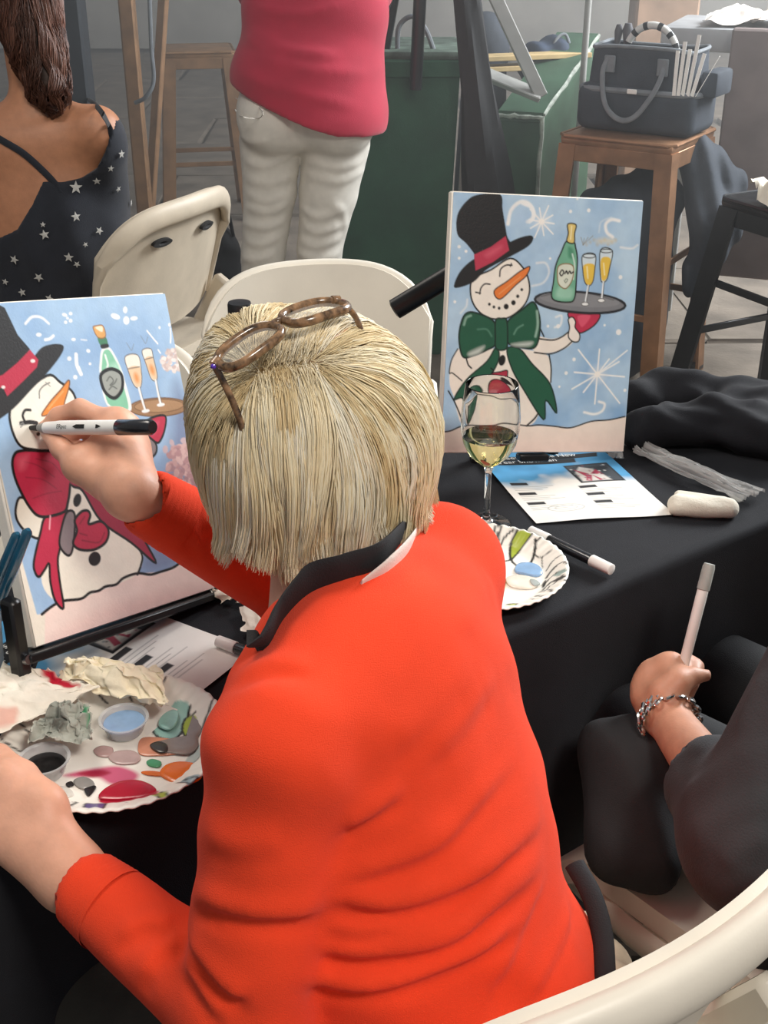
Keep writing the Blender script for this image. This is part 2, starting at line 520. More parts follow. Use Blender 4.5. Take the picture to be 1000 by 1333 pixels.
def cloth():
    hx, hy, r = (TL1-TL0)/2, TD/2, 0.02
    per = []
    for cx, cy, a0 in ((hx-r, hy-r, 0), (-hx+r, hy-r, 90), (-hx+r, -hy+r, 180), (hx-r, -hy+r, 270)):
        for a in np.linspace(a0, a0+90, 5): per.append((cx+r*math.cos(math.radians(a)), cy+r*math.sin(math.radians(a))))
    per = np.array(per); per = np.r_[per, per[:1]]
    L = np.r_[0, np.cumsum(np.linalg.norm(np.diff(per, axis=0), axis=1))]
    n = 360; s = np.linspace(0, L[-1], n, endpoint=False)
    p = np.c_[np.interp(s, L, per[:, 0]), np.interp(s, L, per[:, 1])]
    t = np.roll(p, -1, 0)-np.roll(p, 1, 0); t /= np.linalg.norm(t, axis=1)[:, None]; out = np.c_[t[:, 1], -t[:, 0]]
    V = []; rings = 0
    for f in (0.0, 0.25, 0.5, 0.7, 0.85, 0.95, 0.985):
        q = p*f if f < 0.9 else p-out*(1-f)*0.3
        z = TZ+0.0012*np.sin(q[:, 0]*19+q[:, 1]*7)+0.0008*np.sin(q[:, 1]*31-q[:, 0]*9)
        V.append(np.c_[q, z]); rings += 1
    V.append(np.c_[p+out*0.002, np.full(n, TZ-0.003)]); rings += 1
    for d in (0.012, 0.05, 0.12, 0.2, 0.3, 0.4, 0.5, 0.56):
        k = min(1, d/0.35)
        wv = 0.5*np.sin(s*11+1.3*np.sin(s*2.1))+0.5*np.sin(s*23+2+np.sin(s*3.3))
        q = p+out*(0.004+0.016*k+0.018*k*wv[:, None]); 
        V.append(np.c_[q, TZ-d+0.006*k*wv]); rings += 1
    V = np.concatenate(V); F = []
    for i in range(rings-1):
        a = i*n+np.arange(n); b = i*n+(np.arange(n)+1) % n
        F.append(np.stack([a, a+n, b+n, b], 1)[:, ::-1])
    F = np.concatenate(F).astype(np.int32)
    F = F[:, ::-1]
    return V, F
cg = cloth()
o = single('tablecloth', xf(cg, MT), M_CLOTH, 'plain black tablecloth draped over the long table and hanging to near the ground', 'tablecloth', angle=None)

# ================================================================== white resin folding chairs
M_SLOT = mat('slot_shade', (0.02, 0.02, 0.02), 0.8)
def make_chair(label, M, group='white resin folding chairs', h=0.83, wid=0.232, mt=None):
    """chair facing local +y with its seat centre over the origin"""
    m = mt or M_PLASTIC_W
    M = np.asarray(M); t = thing('folding_chair', label, 'chair', tuple(M[:3, 3]), group)
    def top(x): return h-0.012*abs(x)**2-0.085*abs(x)**5
    def bk(u, v):
        x = 2*u-1; zt = top(x); zb = 0.535+0.02*x*x
        z = zb+(zt-zb)*v
        y = -0.165-0.26*(z-0.535)+0.055*x*x
        return np.c_[x*wid*(0.93+0.07*v), y, z]
    def bkv(u, v):
        x = 2*u-1; zt = np.array([top(a) for a in x]); zb = 0.535+0.02*x*x; z = zb+(zt-zb)*v
        y = -0.165-0.26*(z-0.535)+0.055*x*x
        return np.c_[x*wid*(0.93+0.07*v), y, z]
    bo = obj('backrest', xf(sheet(bkv, 33, 15, 0.012), M), m, t)
    rim = [bkv(np.array([0.005]), np.array([b]))[0] for b in (0.0, 0.35, 0.7)]+[bkv(np.array([a]), np.array([1.0]))[0] for a in np.linspace(0.005, 0.995, 31)]+[bkv(np.array([0.995]), np.array([b]))[0] for b in (0.7, 0.35, 0.0)]
    rim = np.array(rim); rr = np.interp(np.abs(np.linspace(-1, 1, len(rim))), [0, 0.70, 0.86, 1], [0.027, 0.026, 0.014, 0.01])
    rim[3:-3, 2] -= 0.018; rim[3:-3, 1] -= 0.008
    obj('backrest_rim', xf(tube(rim, rr, 16, flat=0.58, side=(0, 0, 1)), M), m, bo)
    for sx in (-0.09, 0.09):
        def sl(u, v):
            a = u*2*math.pi; r = v
            x = sx+0.03*r*np.cos(a); z = h-0.085+0.009*r*np.sin(a)
            return np.c_[x, -0.165-0.26*(z-0.535)+0.055*(x/wid)**2-0.0065, z]
        obj('hand_slot', xf(sheet(sl, 21, 3, 0.009), M), M_SLOT, bo)  # dark disc on the panel, standing for the shade of an open slot
    def st(u, v):
        x = 2*u-1; y = 0.21-0.42*v
        return np.c_[x*(0.21+0.015*(1-v)), y, 0.445-0.012*np.cos(x*1.4)*np.sin(np.pi*np.clip(v, 0, 1))-0.03*np.maximum(0, (y-0.15)/0.06)**2+0.01*v]
    so = obj('seat', xf(sheet(st, 21, 21, 0.03), M), m, t)
    obj('seat_edge', xf(tube([(-0.222, -0.2, 0.44), (-0.228, 0.1, 0.43), (-0.2, 0.215, 0.405), (0, 0.225, 0.40), (0.2, 0.215, 0.405), (0.228, 0.1, 0.43), (0.222, -0.2, 0.44)], 0.02, 10, flat=0.5), M), m, so)
    for sx in (-1, 1):
        x = sx*0.222
        obj('leg', xf(bar((x, -0.165-0.26*0.06, 0.6), (x, 0.18, 0.0), 0.03, 0.045, 0.008), M), m, t)
        obj('leg', xf(bar((x*0.88, 0.1, 0.42), (x*0.88, -0.27, 0.0), 0.028, 0.04, 0.008), M), m, t)
    obj('stretcher', xf(bar((-0.2, -0.19, 0.12), (0.2, -0.19, 0.12), 0.02, 0.03, 0.006), M), m, t)
    return t
def chair_at(label, back_xy, face_deg, **k):
    """placed by where the middle of its back rim stands and which way it faces"""
    a = math.radians(face_deg); f = np.array([math.cos(a), math.sin(a)])
    p = np.array(back_xy)+f*0.235
    M = frame((p[0], p[1], 0), (f[1], -f[0], 0), (f[0], f[1], 0), (0, 0, 1))
    return make_chair(label, M, **k)
chair_at('cream white folding chair close in front at the lower right corner, behind the orange sweater', (0.205, 0.632), 123, h=0.832)
# ================================================================== the two painted canvases on their easels
M_PAINT = mat('acrylic_paint', (1, 1, 1), 0.5, 0.025, 60, 0.25, 350, attr=True, bdist=0.0006)
M_CANVAS = mat('primed_canvas', 'F2EBDF', 0.8, 0.03, 50, 0.2, 900)
M_EASEL = mat('black_easel_metal', (0.010, 0.010, 0.011), 0.34, 0.1, 30, metal=0.3)

class Painter:
    """draws in the photograph's zoomed coordinates, carried onto the canvas by a homography"""
    def __init__(s, w, h, col, corners, sc, off):
        s.A = Art(w, h, col); s.sc = sc; s.off = np.array(off, float)
        s.H = homog(np.array(corners, float), [(0, 0), (w-1, 0), (w-1, h-1), (0, h-1)])
    def m(s, P): return happ(s.H, np.atleast_2d(np.asarray(P, float))*s.sc+s.off)
    def poly(s, P, col, al=1.0, n=5, soft=1.2, smooth=True):
        P = np.asarray(P, float)
        if smooth: P = smooth_path(P, n, True)
        s.A.poly(s.m(P), col, al, soft); return s
    def line(s, P, wd, col='0D0B0B', al=1.0, closed=False, soft=1.0, n=5, smooth=True):
        P = np.asarray(P, float)
        if smooth and len(P) > 2: P = smooth_path(P, n, closed)
        s.A.line(s.m(P), wd, col, al, closed, soft); return s
    def shape(s, P, col, wd=2.4, line='0D0B0B', al=1.0):
        s.poly(P, col, al); s.line(P, wd, line, closed=True); return s
    def ell(s, c, rx, ry, col, rot=0, al=1.0, wd=0, line='0D0B0B', soft=1.2):
        a = np.linspace(0, 2*np.pi, 28, endpoint=False); r = math.radians(rot)
        x = rx*np.cos(a); y = ry*np.sin(a)
        P = np.c_[c[0]+x*math.cos(r)-y*math.sin(r), c[1]+x*math.sin(r)+y*math.cos(r)]
        s.A.poly(s.m(P), col, al, soft)
        if wd: s.A.line(s.m(P), wd, line, closed=True)
        return s

def wash(A, dark, light, cell, seed, al=1.0, grad=None):
    n = noise2(A.w, A.h, cell, seed, 4)
    n = np.clip((n-0.3)/0.4, 0, 1)
    if grad is not None: n = np.clip(0.55*n+0.45*grad, 0, 1)
    A.a = A.a*(1-al)+al*(hexc(dark)[None, None]*(1-n[..., None])+hexc(light)[None, None]*n[..., None])

# ---- right painting
def right_art():
    p = Painter(262, 333, 'A9C9E3', [(589, 249), (839, 260), (813, 588), (571, 590)], 0.3, (560, 230))
    gy = np.linspace(1, 0, 333)[:, None]*np.ones((1, 262))
    wash(p.A, '86AFD6', 'C4DEEF', 50, 3, 1.0, gy)
    W = 'F4F6F4'
    p.poly([(20, 1110), (70, 1108), (140, 1082), (250, 1085), (320, 1072), (420, 1082), (540, 1082), (610, 1090), (700, 1062), (780, 1055), (860, 1040), (900, 1250), (0, 1260)], 'F3E4D6', smooth=False)
    p.poly([(20, 1150), (300, 1120), (850, 1110), (860, 1230), (0, 1240)], 'EFD9CC', 0.55, soft=14)
    # swirls, stars, snow
    p.line([(335, 200), (350, 140), (390, 105), (430, 115), (450, 160), (430, 190)], 5, W, 0.9, soft=2)
    p.line([(400, 110), (440, 130), (445, 175), (420, 190)], 5, W, 0.9, soft=2)
    p.ell((390, 170), 40, 45, 'B7D3EC', al=0.5, soft=8)
    for a in range(0, 180, 36):
        r = math.radians(a+8); q = np.array([math.cos(r), math.sin(r)*1.1]); L = 70 if a % 72 else 55
        p.line([(483, 190)-q*L, (483, 190)+q*L], 2, W, 0.9)
    p.ell((483, 190), 12, 12, 'FFF8EC')
    p.ell((483, 190), 34, 34, W, al=0.35, soft=8)
    for a, L in ((5, 120), (52, 160), (95, 130), (128, 100), (150, 130)):
        r = math.radians(a); q = np.array([math.cos(r), math.sin(r)])
        p.line([(728, 855)-q*L*0.85, (728, 855)+q*L], 2.2, W, 0.9)
    p.line([(728, 855), (860, 750)], 2, W, 0.85); p.ell((728, 855), 12, 12, 'FFF8EC'); p.ell((728, 855), 40, 40, W, al=0.3, soft=8)
    p.line([(825, 185), (790, 180), (765, 200), (770, 235), (795, 255)], 4.5, W, 0.85, soft=2)
    p.line([(735, 235), (745, 190), (790, 170)], 2, W, 0.4, soft=2)
    p.line([(440, 470), (490, 455), (515, 410), (500, 370), (460, 370)], 3, W, 0.55, soft=2)
    p.line([(735, 975), (760, 985), (750, 1015), (715, 1030), (670, 1022)], 3.5, W, 0.9, soft=2)
    p.line([(830, 300), (880, 305), (905, 290)], 3, W, 0.6, soft=2)
    p.line([(125, 590), (150, 560), (155, 530)], 2.5, W, 0.6, soft=2)
    p.line([(540, 650), (565, 640), (570, 600), (545, 605)], 3, W, 0.7, soft=2)
    for c, r in (((610, 145), 8), ((690, 140), 9), ((822, 670), 14), ((625, 790), 9), ((590, 850), 9), ((555, 645), 10), ((510, 645), 7), ((830, 430), 10), ((120, 300), 8), ((150, 320), 7), ((120, 350), 7), ((560, 910), 6), ((760, 640), 6), ((850, 925), 8), ((520, 350), 6), ((100, 540), 7), ((640, 90), 6)):
        p.A.dot(p.m([c])[0], r*0.28, W, 0.9)
    for a in (-20, 0, 25, 55): p.line([(665, 290), (670+a*0.7, 262-abs(a)*0.2)], 1.2, '8C8474', 0.6)
    for k in range(9): p.ell((680+k*16, 288-(k % 3)*10), 7, 8, 'B9B39F', al=0.5, soft=3)
    p.ell((765, 272), 45, 14, 'E9D9B0', al=0.5, soft=6)
    # body and arm
    B = 'F6ECDF'
    p.poly([(150, 780), (300, 740), (480, 760), (520, 800), (522, 880), (500, 960), (470, 1030), (420, 1082), (250, 1085), (140, 1082), (110, 1030), (100, 960), (110, 840)], B)
    p.line([(515, 770), (524, 830), (522, 890)], 2); p.line([(470, 1020), (450, 1050), (415, 1082)], 2.4)
    p.line([(20, 1110), (75, 1106), (140, 1082), (250, 1085), (320, 1072), (420, 1082), (470, 1078), (540, 1084), (610, 1090), (700, 1062), (780, 1055), (850, 1040)], 1.9)
    p.poly([(115, 745), (85, 800), (75, 850), (80, 920), (120, 980), (180, 900), (170, 830), (150, 780)], B)
    p.line([(112, 745), (84, 795), (74, 850), (85, 850), (100, 860), (130, 885)], 1.6); p.line([(70, 930), (100, 985), (140, 1082)], 2)
    p.line([(150, 790), (158, 815), (172, 830)], 2)
    p.poly([(455, 690), (520, 700), (570, 690), (605, 668), (625, 705), (590, 740), (530, 760), (470, 762), (440, 740)], B)
    p.line([(470, 700), (530, 706), (570, 692), (603, 668)], 2); p.line([(450, 760), (520, 766), (580, 742), (620, 708)], 2)
    p.line([(478, 660), (492, 690)], 2)
    # mitten and tray
    p.shape([(600, 585), (680, 590), (740, 592), (715, 640), (650, 675), (620, 640)], 'C23250', 1.8)
    p.poly([(640, 600), (700, 598), (660, 650)], 'DE5670', 0.6)
    p.shape([(600, 615), (618, 605), (632, 625), (630, 650), (650, 680), (645, 710), (620, 712), (600, 690), (605, 650)], 'F8EFE4', 1.8)
    p.ell((652, 541), 200, 45, '7E8084', 4, wd=3.4, line='23252A'); p.ell((650, 530), 178, 30, '8B8D90', 4, al=0.8)
    p.line([(480, 515), (560, 500), (680, 500), (800, 530)], 1.2, '23252A', 0.6)
    # bottle
    p.shape([(592, 275), (625, 280), (632, 300), (640, 350), (636, 430), (628, 520), (600, 540), (530, 525), (535, 450), (545, 380), (570, 320)], '74B394', 2)
    p.poly([(560, 470), (620, 480), (612, 525), (545, 520)], '9CCDB4', 0.7, soft=4); p.poly([(600, 300), (622, 310), (625, 350), (600, 345)], '4F9373', 0.8, soft=3)
    p.line([(618, 330), (628, 380), (622, 440)], 2.2, 'CFE8DA', 0.8)
    p.shape([(598, 200), (634, 203), (628, 240), (625, 282), (594, 275), (600, 240)], 'E2C877', 1.7)
    p.line([(615, 210), (610, 265)], 2, 'F6EAB8', 0.8)
    p.shape([(590, 372), (622, 385), (618, 440), (590, 480), (560, 465), (552, 430), (556, 385)], 'DDE3D2', 1.4, '8B6B3A')
    p.line([(562, 415), (572, 400), (580, 410), (570, 425), (562, 415)], 1.8); p.line([(585, 415), (592, 404), (598, 416), (606, 405), (612, 414), (622, 408)], 1.9)
    p.line([(582, 445), (588, 455), (597, 442), (590, 438), (586, 444)], 1.1, '6F7A68')
    # flutes
    for g, liq, stem, foot in (([(664, 335), (718, 332), (716, 400), (708, 450), (690, 468), (672, 450), (664, 400)], [(667, 380), (716, 378), (708, 448), (690, 465), (673, 448)], [(688, 468), (676, 535)], (674, 548)),
                               ([(742, 312), (794, 315), (782, 390), (770, 440), (752, 452), (742, 430)], [(745, 350), (786, 350), (776, 420), (756, 448), (744, 425)], [(755, 452), (748, 520)], (745, 532))):
        p.poly(g, 'D6E6EC'); p.poly(liq, 'EBC54E'); p.line(g, 1.4, '2C2A26', closed=True)
        p.line(stem, 2.6, 'E9EEF0'); p.line(np.array(stem)+[4, 0], 0.9, '2C2A26'); p.ell(foot, 16, 8, 'F0F2F0', wd=0.9, line='4A4A48')
        c = np.array(g).mean(0); p.line([c+[-8, -20], c+[-4, 30]], 2, 'FBF0B4', 0.8)
    p.ell((692, 338), 27, 9, 'D9E7EC', wd=1.2); p.ell((768, 316), 26, 8, 'D9E7EC', wd=1.2)
    # head
    p.shape([(180, 440), (260, 400), (345, 350), (400, 390), (424, 440), (428, 500), (400, 560), (330, 610), (250, 610), (195, 570), (170, 510)], 'F8F0E3', 2.2)
    p.line([(298, 428), (302, 398), (325, 380), (352, 380)], 1.9); p.line([(345, 385), (350, 372)], 1.5)
    p.line([(210, 505), (215, 480), (232, 462), (255, 463)], 1.9); p.line([(192, 498), (212, 502)], 1.8)
    p.shape([(273, 492), (330, 450), (385, 408), (430, 385), (415, 425), (370, 465), (300, 528)], 'EE8136', 1.5)
    p.line([(295, 505), (390, 430)], 1.6, 'F6A766', 0.7)
    for c, r in (((252, 550), 6), ((272, 562), 6), ((295, 567), 6), ((326, 560), 11), ((358, 543), 10), ((377, 515), 7), ((395, 486), 6)): p.ell(c, r, r*1.1, '14110F')
    # hat
    p.poly([(112, 165), (150, 105), (200, 75), (300, 72), (312, 140), (330, 250), (340, 300), (200, 370), (185, 330), (150, 285), (112, 245)], '17171A')
    p.poly([(105, 480), (100, 455), (130, 400), (190, 350), (300, 300), (380, 262), (435, 250), (445, 268), (420, 300), (340, 345), (240, 400), (180, 455)], '17171A')
    p.poly([(185, 335), (260, 300), (325, 253), (340, 315), (270, 365), (192, 404)], 'BE3550', smooth=False); p.poly([(230, 330), (300, 290), (310, 310), (250, 350)], 'D4566C', 0.5, soft=4)
    # bow
    G = '1F5A41'
    for P in ([(280, 740), (240, 800), (150, 880), (95, 965), (135, 965), (140, 1075), (200, 960), (290, 800)], [(330, 745), (350, 830), (400, 920), (490, 1055), (500, 970), (548, 1025), (520, 900), (440, 810), (385, 745)]):
        p.shape(P, G, 2.0, '0F2A20')
    p.shape([(275, 630), (200, 590), (150, 590), (125, 640), (118, 710), (135, 780), (180, 775), (240, 750), (280, 720)], G, 2.4, '0F2A20')
    p.shape([(330, 630), (400, 570), (445, 540), (470, 590), (475, 660), (455, 735), (400, 740), (330, 715)], G, 2.4, '0F2A20')
    p.shape([(280, 620), (305, 612), (328, 620), (332, 700), (325, 745), (282, 745), (278, 690)], G, 2.2, '0F2A20')
    p.poly([(160, 760), (230, 730), (210, 765), (165, 778)], 'C9CFC6', 0.75, soft=4); p.poly([(350, 722), (440, 712), (430, 733), (370, 735)], 'C9CFC6', 0.75, soft=4)
    p.line([(140, 640), (150, 610), (170, 600)], 3, '8FB5A0', 0.8, soft=2); p.line([(462, 580), (465, 640), (455, 690)], 3.4, '9CBDAB', 0.8, soft=2)
    p.line([(360, 680), (375, 655), (400, 640)], 2, '6FA088', 0.8, soft=2); p.line([(200, 660), (240, 660), (262, 690)], 2, '5E937A', 0.7, soft=2)
    # buttons and mitten
    p.ell((307, 795), 15, 24, '14110F', 12); p.ell((296, 990), 17, 22, '2A2220', 0)
    p.shape([(255, 860), (300, 845), (330, 840), (332, 870), (355, 900), (358, 940), (320, 970), (270, 965), (245, 930)], 'B02F45', 1.6)
    p.line([(258, 830), (270, 840), (262, 850)], 1.8)
    return p.A

# ---- left painting
def left_art():
    p = Painter(300, 382, 'A3C1DC', [(-52, 400), (218, 374), (285, 772), (50, 838)], 0.3, (0, 360))
    wash(p.A, '92B4D8', 'A9C8E4', 60, 9, 1.0)
    W = 'F5F6F5'; K = '0E0C0D'
    def q(pts): return [((x)/0.3, (y-360)/0.3) for x, y in pts]
    p.poly([(760, 470), (830, 560), (900, 700), (950, 1000), (820, 1280), (590, 1310), (640, 1000), (720, 800)], '7E8FAE', 0.75, soft=20)
    p.poly(q([(48, 802), (56, 799), (81, 785), (104, 783), (126, 774), (148, 767), (176, 754), (205, 753), (234, 742), (290, 735), (300, 790), (50, 850)]), 'F4DDD2', smooth=False)
    p.poly(q([(60, 830), (110, 800), (180, 780), (280, 765), (290, 790), (50, 850)]), 'EFCFC5', 0.6, soft=10)
    p.poly(q([(-60, 560), (0, 618), (18, 690), (32, 740), (50, 800), (60, 800), (60, 850), (40, 850), (-60, 600)]), 'EFE7D6', smooth=False)
    # sky marks
    p.line([(92, 212), (120, 180), (160, 180), (195, 208)], 3, W, 0.9, soft=1.5)
    for c, rx, ry, r in (((540, 132), 10, 16, 0), ((495, 165), 22, 13, 20), ((545, 183), 14, 20, 0), ((580, 172), 17, 10, -10), ((265, 165), 12, 8, 20), ((292, 158), 8, 8, 0), ((270, 200), 7, 8, 0), ((292, 192), 8, 9, 0), ((278, 180), 6, 6, 0), ((152, 262), 12, 9, 0), ((306, 280), 10, 7, 0), ((288, 370), 9, 10, 0), ((372, 332), 9, 8, 40), ((380, 392), 6, 6, 0), ((698, 213), 5, 7, 0), ((745, 198), 6, 9, 0), ((315, 455), 9, 10, 0)):
        p.ell(c, rx, ry, W, r)
    p.line([(180, 285), (200, 280), (217, 265)], 3.4, W, 0.9); p.line([(318, 350), (322, 400), (340, 440)], 5, W, 0.9); p.line([(330, 410), (342, 440)], 4, W)
    p.line([(640, 230), (665, 262), (688, 290)], 2.2, W); p.line([(748, 215), (750, 250), (748, 285)], 2.2, W); p.line([(775, 270), (780, 300)], 2.6, W); p.line([(340, 280), (365, 282)], 2, W, 0.5); p.line([(690, 320), (700, 335)], 2, W)
    r = np.random.default_rng(4)
    for k in range(90):
        a = r.random()*6.28; d = math.sqrt(r.random())*52
        p.ell((760+d*math.cos(a)*1.05, 370+d*math.sin(a)), 11, 9, ['E9DED6', 'D9C8C0', 'F1EAE4', 'CFB9B2'][k % 4], r.random()*180, 0.85)
    for k in range(150):
        a = r.random()*6.28; d = math.sqrt(r.random())*100
        p.ell((815+d*math.cos(a)*0.95, 845+d*math.sin(a)*0.9), 18, 11, ['C9A3A0', 'B88F90', 'D8B7B2', 'A98488'][k % 4], r.random()*180, 0.8)
    p.ell((715, 780), 12, 18, 'C9B4B8', 0); p.ell((745, 750), 10, 16, 'C9B4B8', -20); p.ell((800, 740), 16, 14, 'C9B4B8')
    # tray, bottle, flutes
    p.ell((690, 588), 136, 43, '9A7550', -3, wd=1.4, line='6E4D2C'); p.ell((690, 582), 112, 30, 'AD8760', -3, al=0.8, wd=1.2, line='7A5836')
    p.poly([(433, 322), (466, 314), (490, 345), (520, 410), (540, 480), (566, 592), (535, 606), (455, 580), (424, 440), (424, 380)], 'F0F5F0')
    p.poly([(440, 335), (464, 325), (490, 365), (515, 425), (530, 490), (552, 588), (530, 598), (460, 572), (434, 440), (434, 385)], '86C9A6')
    p.poly([(445, 420), (500, 380), (520, 470), (450, 500)], 'A9DCC2', 0.7, soft=5); p.line([(448, 350), (460, 395), (450, 430)], 3, 'E9F5EE', 0.8)
    p.shape([(430, 440), (474, 414), (520, 438), (524, 505), (492, 548), (455, 530), (434, 490)], '9DA39C', 4.6)
    p.line([(455, 470), (470, 450), (485, 470), (470, 490), (490, 480), (500, 460)], 1.5, '5C615C'); p.line([(465, 510), (480, 495), (500, 505)], 1.5, '5C615C')
    p.poly([(414, 268), (448, 262), (460, 302), (430, 308)], '3F7F5B'); p.poly([(428, 302), (460, 297), (463, 314), (433, 320)], K)
    p.shape([(393, 222), (410, 212), (438, 212), (450, 262), (416, 268)], 'DDA55B', 1.2, '8A5A28'); p.poly([(403, 220), (434, 214), (436, 240), (420, 236)], 'F4E3C4', 0.9)
    for g, liq, stem, foot in (([(538, 356), (597, 348), (612, 430), (612, 478), (602, 502), (578, 488), (554, 428)], [(552, 412), (603, 402), (611, 470), (600, 496), (580, 484)], [(600, 502), (612, 550), (628, 606)], (629, 606)),
                               ([(616, 326), (656, 316), (668, 360), (684, 440), (676, 466), (655, 454), (634, 390)], [(627, 368), (664, 356), (682, 440), (674, 460), (656, 448)], [(677, 466), (686, 520), (698, 576)], (698, 577))):
        p.poly(g, 'F3EBDC'); p.poly(liq, 'EBCBA4'); p.line(g, 1.2, '5A5048', closed=True); p.line(stem, 3.4, 'F3F2EE'); p.line(np.array(stem)+[5, -3], 0.8, '4F4F52')
        p.ell(foot, 18, 8, 'F3F2EE', -10); c = np.array(liq).mean(0); p.ell(c, 12, 26, 'E39A55', -15, 0.75, soft=4); p.line([liq[0], liq[1]], 1.2, '5A5048')
    for c in ((560, 315), (625, 280)): p.line([c+np.array(a) for a in ((-15, -25), (0, 0), (8, 10), (18, -20))], 1, '7F8794', 0.8)
    # body, arm
    B = 'F3EDDC'
    p.poly(q([(54, 753), (72, 784), (104, 783), (126, 774), (148, 767), (176, 754), (183, 729), (172, 705), (140, 675), (110, 645), (88, 638), (66, 680)]), B)
    p.line([(430, 1100), (520, 1140), (580, 1195), (606, 1240), (600, 1280), (585, 1318)], 3.2)
    p.shape([(95, 985), (72, 1020), (75, 1075), (110, 1125), (165, 1158), (210, 1120), (180, 1040)], B, 3.2)
    p.line(q([(56, 800), (68, 791), (81, 785), (104, 783), (115, 776), (126, 774), (135, 769), (148, 767), (158, 759), (176, 754), (192, 756), (205, 753), (222, 748), (234, 740)]), 3.4)
    # mitten by the tray
    p.poly([(530, 640), (600, 700), (640, 830), (560, 800)], B); p.line([(600, 760), (628, 830), (600, 860)], 3)
    p.shape([(585, 692), (650, 640), (716, 628), (714, 690), (690, 745), (668, 745), (620, 705)], 'BE2846', 3); p.poly([(620, 690), (690, 650), (660, 720)], 'D65470', 0.6, soft=4)
    p.shape([(592, 698), (664, 742), (676, 785), (655, 815), (628, 815), (605, 770)], '8A7D7C', 3)
    # head, face
    p.shape([(190, 450), (250, 480), (308, 530), (325, 620), (300, 720), (235, 795), (150, 782), (85, 765), (48, 700), (34, 620), (60, 560)], 'F5F0E2', 3.4)
    p.line([(160, 552), (160, 520), (178, 496), (203, 482)], 1.6, '6B6B66'); p.line([(185, 480), (206, 498)], 1.2, '9A9A94')
    p.line([(98, 655), (90, 630), (100, 607), (122, 606)], 3.2); p.line([(84, 665), (120, 660), (150, 664)], 5); p.line([(78, 672), (92, 662)], 1.4, '8A8A86'); p.line([(82, 682), (96, 668)], 1.4, '8A8A86')
    p.shape([(172, 632), (205, 570), (250, 515), (284, 470), (290, 490), (272, 560), (255, 600)], 'E58A35', 1.6, '6A4420'); p.line([(200, 600), (262, 520)], 2, 'F2AE68', 0.7)
    for c in ((158, 712), (186, 719), (212, 728)): p.ell(c, 8, 9, K)
    # bow
    R = 'B52445'
    p.shape([(235, 790), (330, 850), (430, 925), (540, 1000), (620, 1080), (692, 1218), (612, 1160), (665, 1272), (560, 1185), (430, 1090), (350, 960), (300, 930)], '9A1F3C', 3.2)  # right half in darker red, the drawing hand's shadow put into the paint
    T = [(320, 120), (400, 100), (480, 80), (430, 330), (415, 420), (430, 560), (458, 740), (400, 690), (365, 560), (355, 440), (325, 480), (290, 525), (262, 500), (250, 420), (290, 230)]
    p.shape([(x*0.6, 1000+y*0.6) for x, y in T], 'C02848', 3.2)
    p.shape([(60, 800), (90, 785), (160, 785), (240, 796), (295, 880), (296, 950), (288, 1010), (270, 1050), (180, 1068), (130, 1030), (75, 930), (52, 850)], 'BC2646', 3.6)
    for P in ([(90, 830), (160, 850), (230, 900)], [(110, 900), (180, 910), (240, 950)], [(140, 990), (200, 970), (260, 960)], [(150, 820), (220, 840), (262, 890)]): p.line(P, 1.4, '8E1A33', 0.7)
    p.poly([(70, 815), (120, 800), (110, 860), (80, 870)], 'D65A6E', 0.5, soft=6); p.line([(215, 1065), (212, 1120)], 2, 'EFA6B0', 0.9)
    p.poly([(240, 800), (320, 900), (310, 930), (280, 900)], 'CB4A60', 0.8, soft=4)
    p.shape([(285, 1050), (318, 1062), (312, 1195), (292, 1232), (256, 1190), (262, 1120)], '8C7F80', 3)
    p.shape([(318, 1085), (345, 1050), (372, 1045), (384, 1065), (378, 1102), (430, 1092), (462, 1130), (450, 1180), (400, 1210), (340, 1208), (312, 1180), (328, 1130)], 'BF2848', 3.4)
    for P in ([(340, 1100), (360, 1070)], [(350, 1170), (420, 1180), (445, 1140)], [(340, 1140), (370, 1150)]): p.line(P, 2, '8E1A33', 0.7)
    p.ell((328, 1000), 17, 29, K, 10); p.ell((403, 1248), 26, 30, K, 10)
    # hat
    p.poly([(-200, 250), (-150, 60), (0, 140), (60, 265), (115, 330), (20, 545), (-40, 560), (-160, 420)], '191718', smooth=False)
    p.poly([(-120, 640), (-60, 560), (20, 500), (120, 380), (165, 322), (215, 304), (255, 306), (262, 328), (240, 372), (190, 440), (120, 520), (60, 590), (0, 642), (-80, 690)], '191718')
    p.poly([(-60, 470), (0, 450), (60, 395), (115, 332), (152, 378), (146, 412), (85, 480), (22, 545), (0, 500), (-40, 540)], 'BE2443', smooth=False)
    p.ell((128, 384), 10, 8, 'F5E6E2'); p.ell((4, 505), 8, 7, 'F5E6E2')
    return p.A

def painting(label, c, u, up, n, art, W=0.28, Hh=0.356):
    c = np.array(c, float); u = nrm(u); up = nrm(up); n = nrm(np.cross(u, up))
    t = thing('canvas_painting', label, 'painting', tuple(c-up*Hh/2), 'snowman canvases')
    b = box(W, Hh, 0.018, 0.002, c=(0, 0, -0.0095))
    obj('stretched_canvas', xf(b, frame(c, u, up, n)), M_CANVAS, t)
    g, col = art_sheet(art, lambda a, d: c+np.outer((a-0.5)*(W-0.003), u)+np.outer((0.5-d)*(Hh-0.003), up)+n*0.0008)
    obj('painted_face', g, M_PAINT, t, colors=col, angle=None)
    return c, u, up, n
LC = painting('tilted snowman canvas with red bow, being painted by the woman in orange', (-0.3088, 1.237, 0.9364), (0.5831, 0.788, -0.1974), (-0.1763, 0.3599, 0.9162), None, left_art())
RC = painting('upright snowman canvas with dark green bow, standing behind the wine glass', (0.2205, 1.6469, 0.9507), (0.9685, 0.2295, -0.0969), (0.037, 0.2521, 0.967), None, right_art())

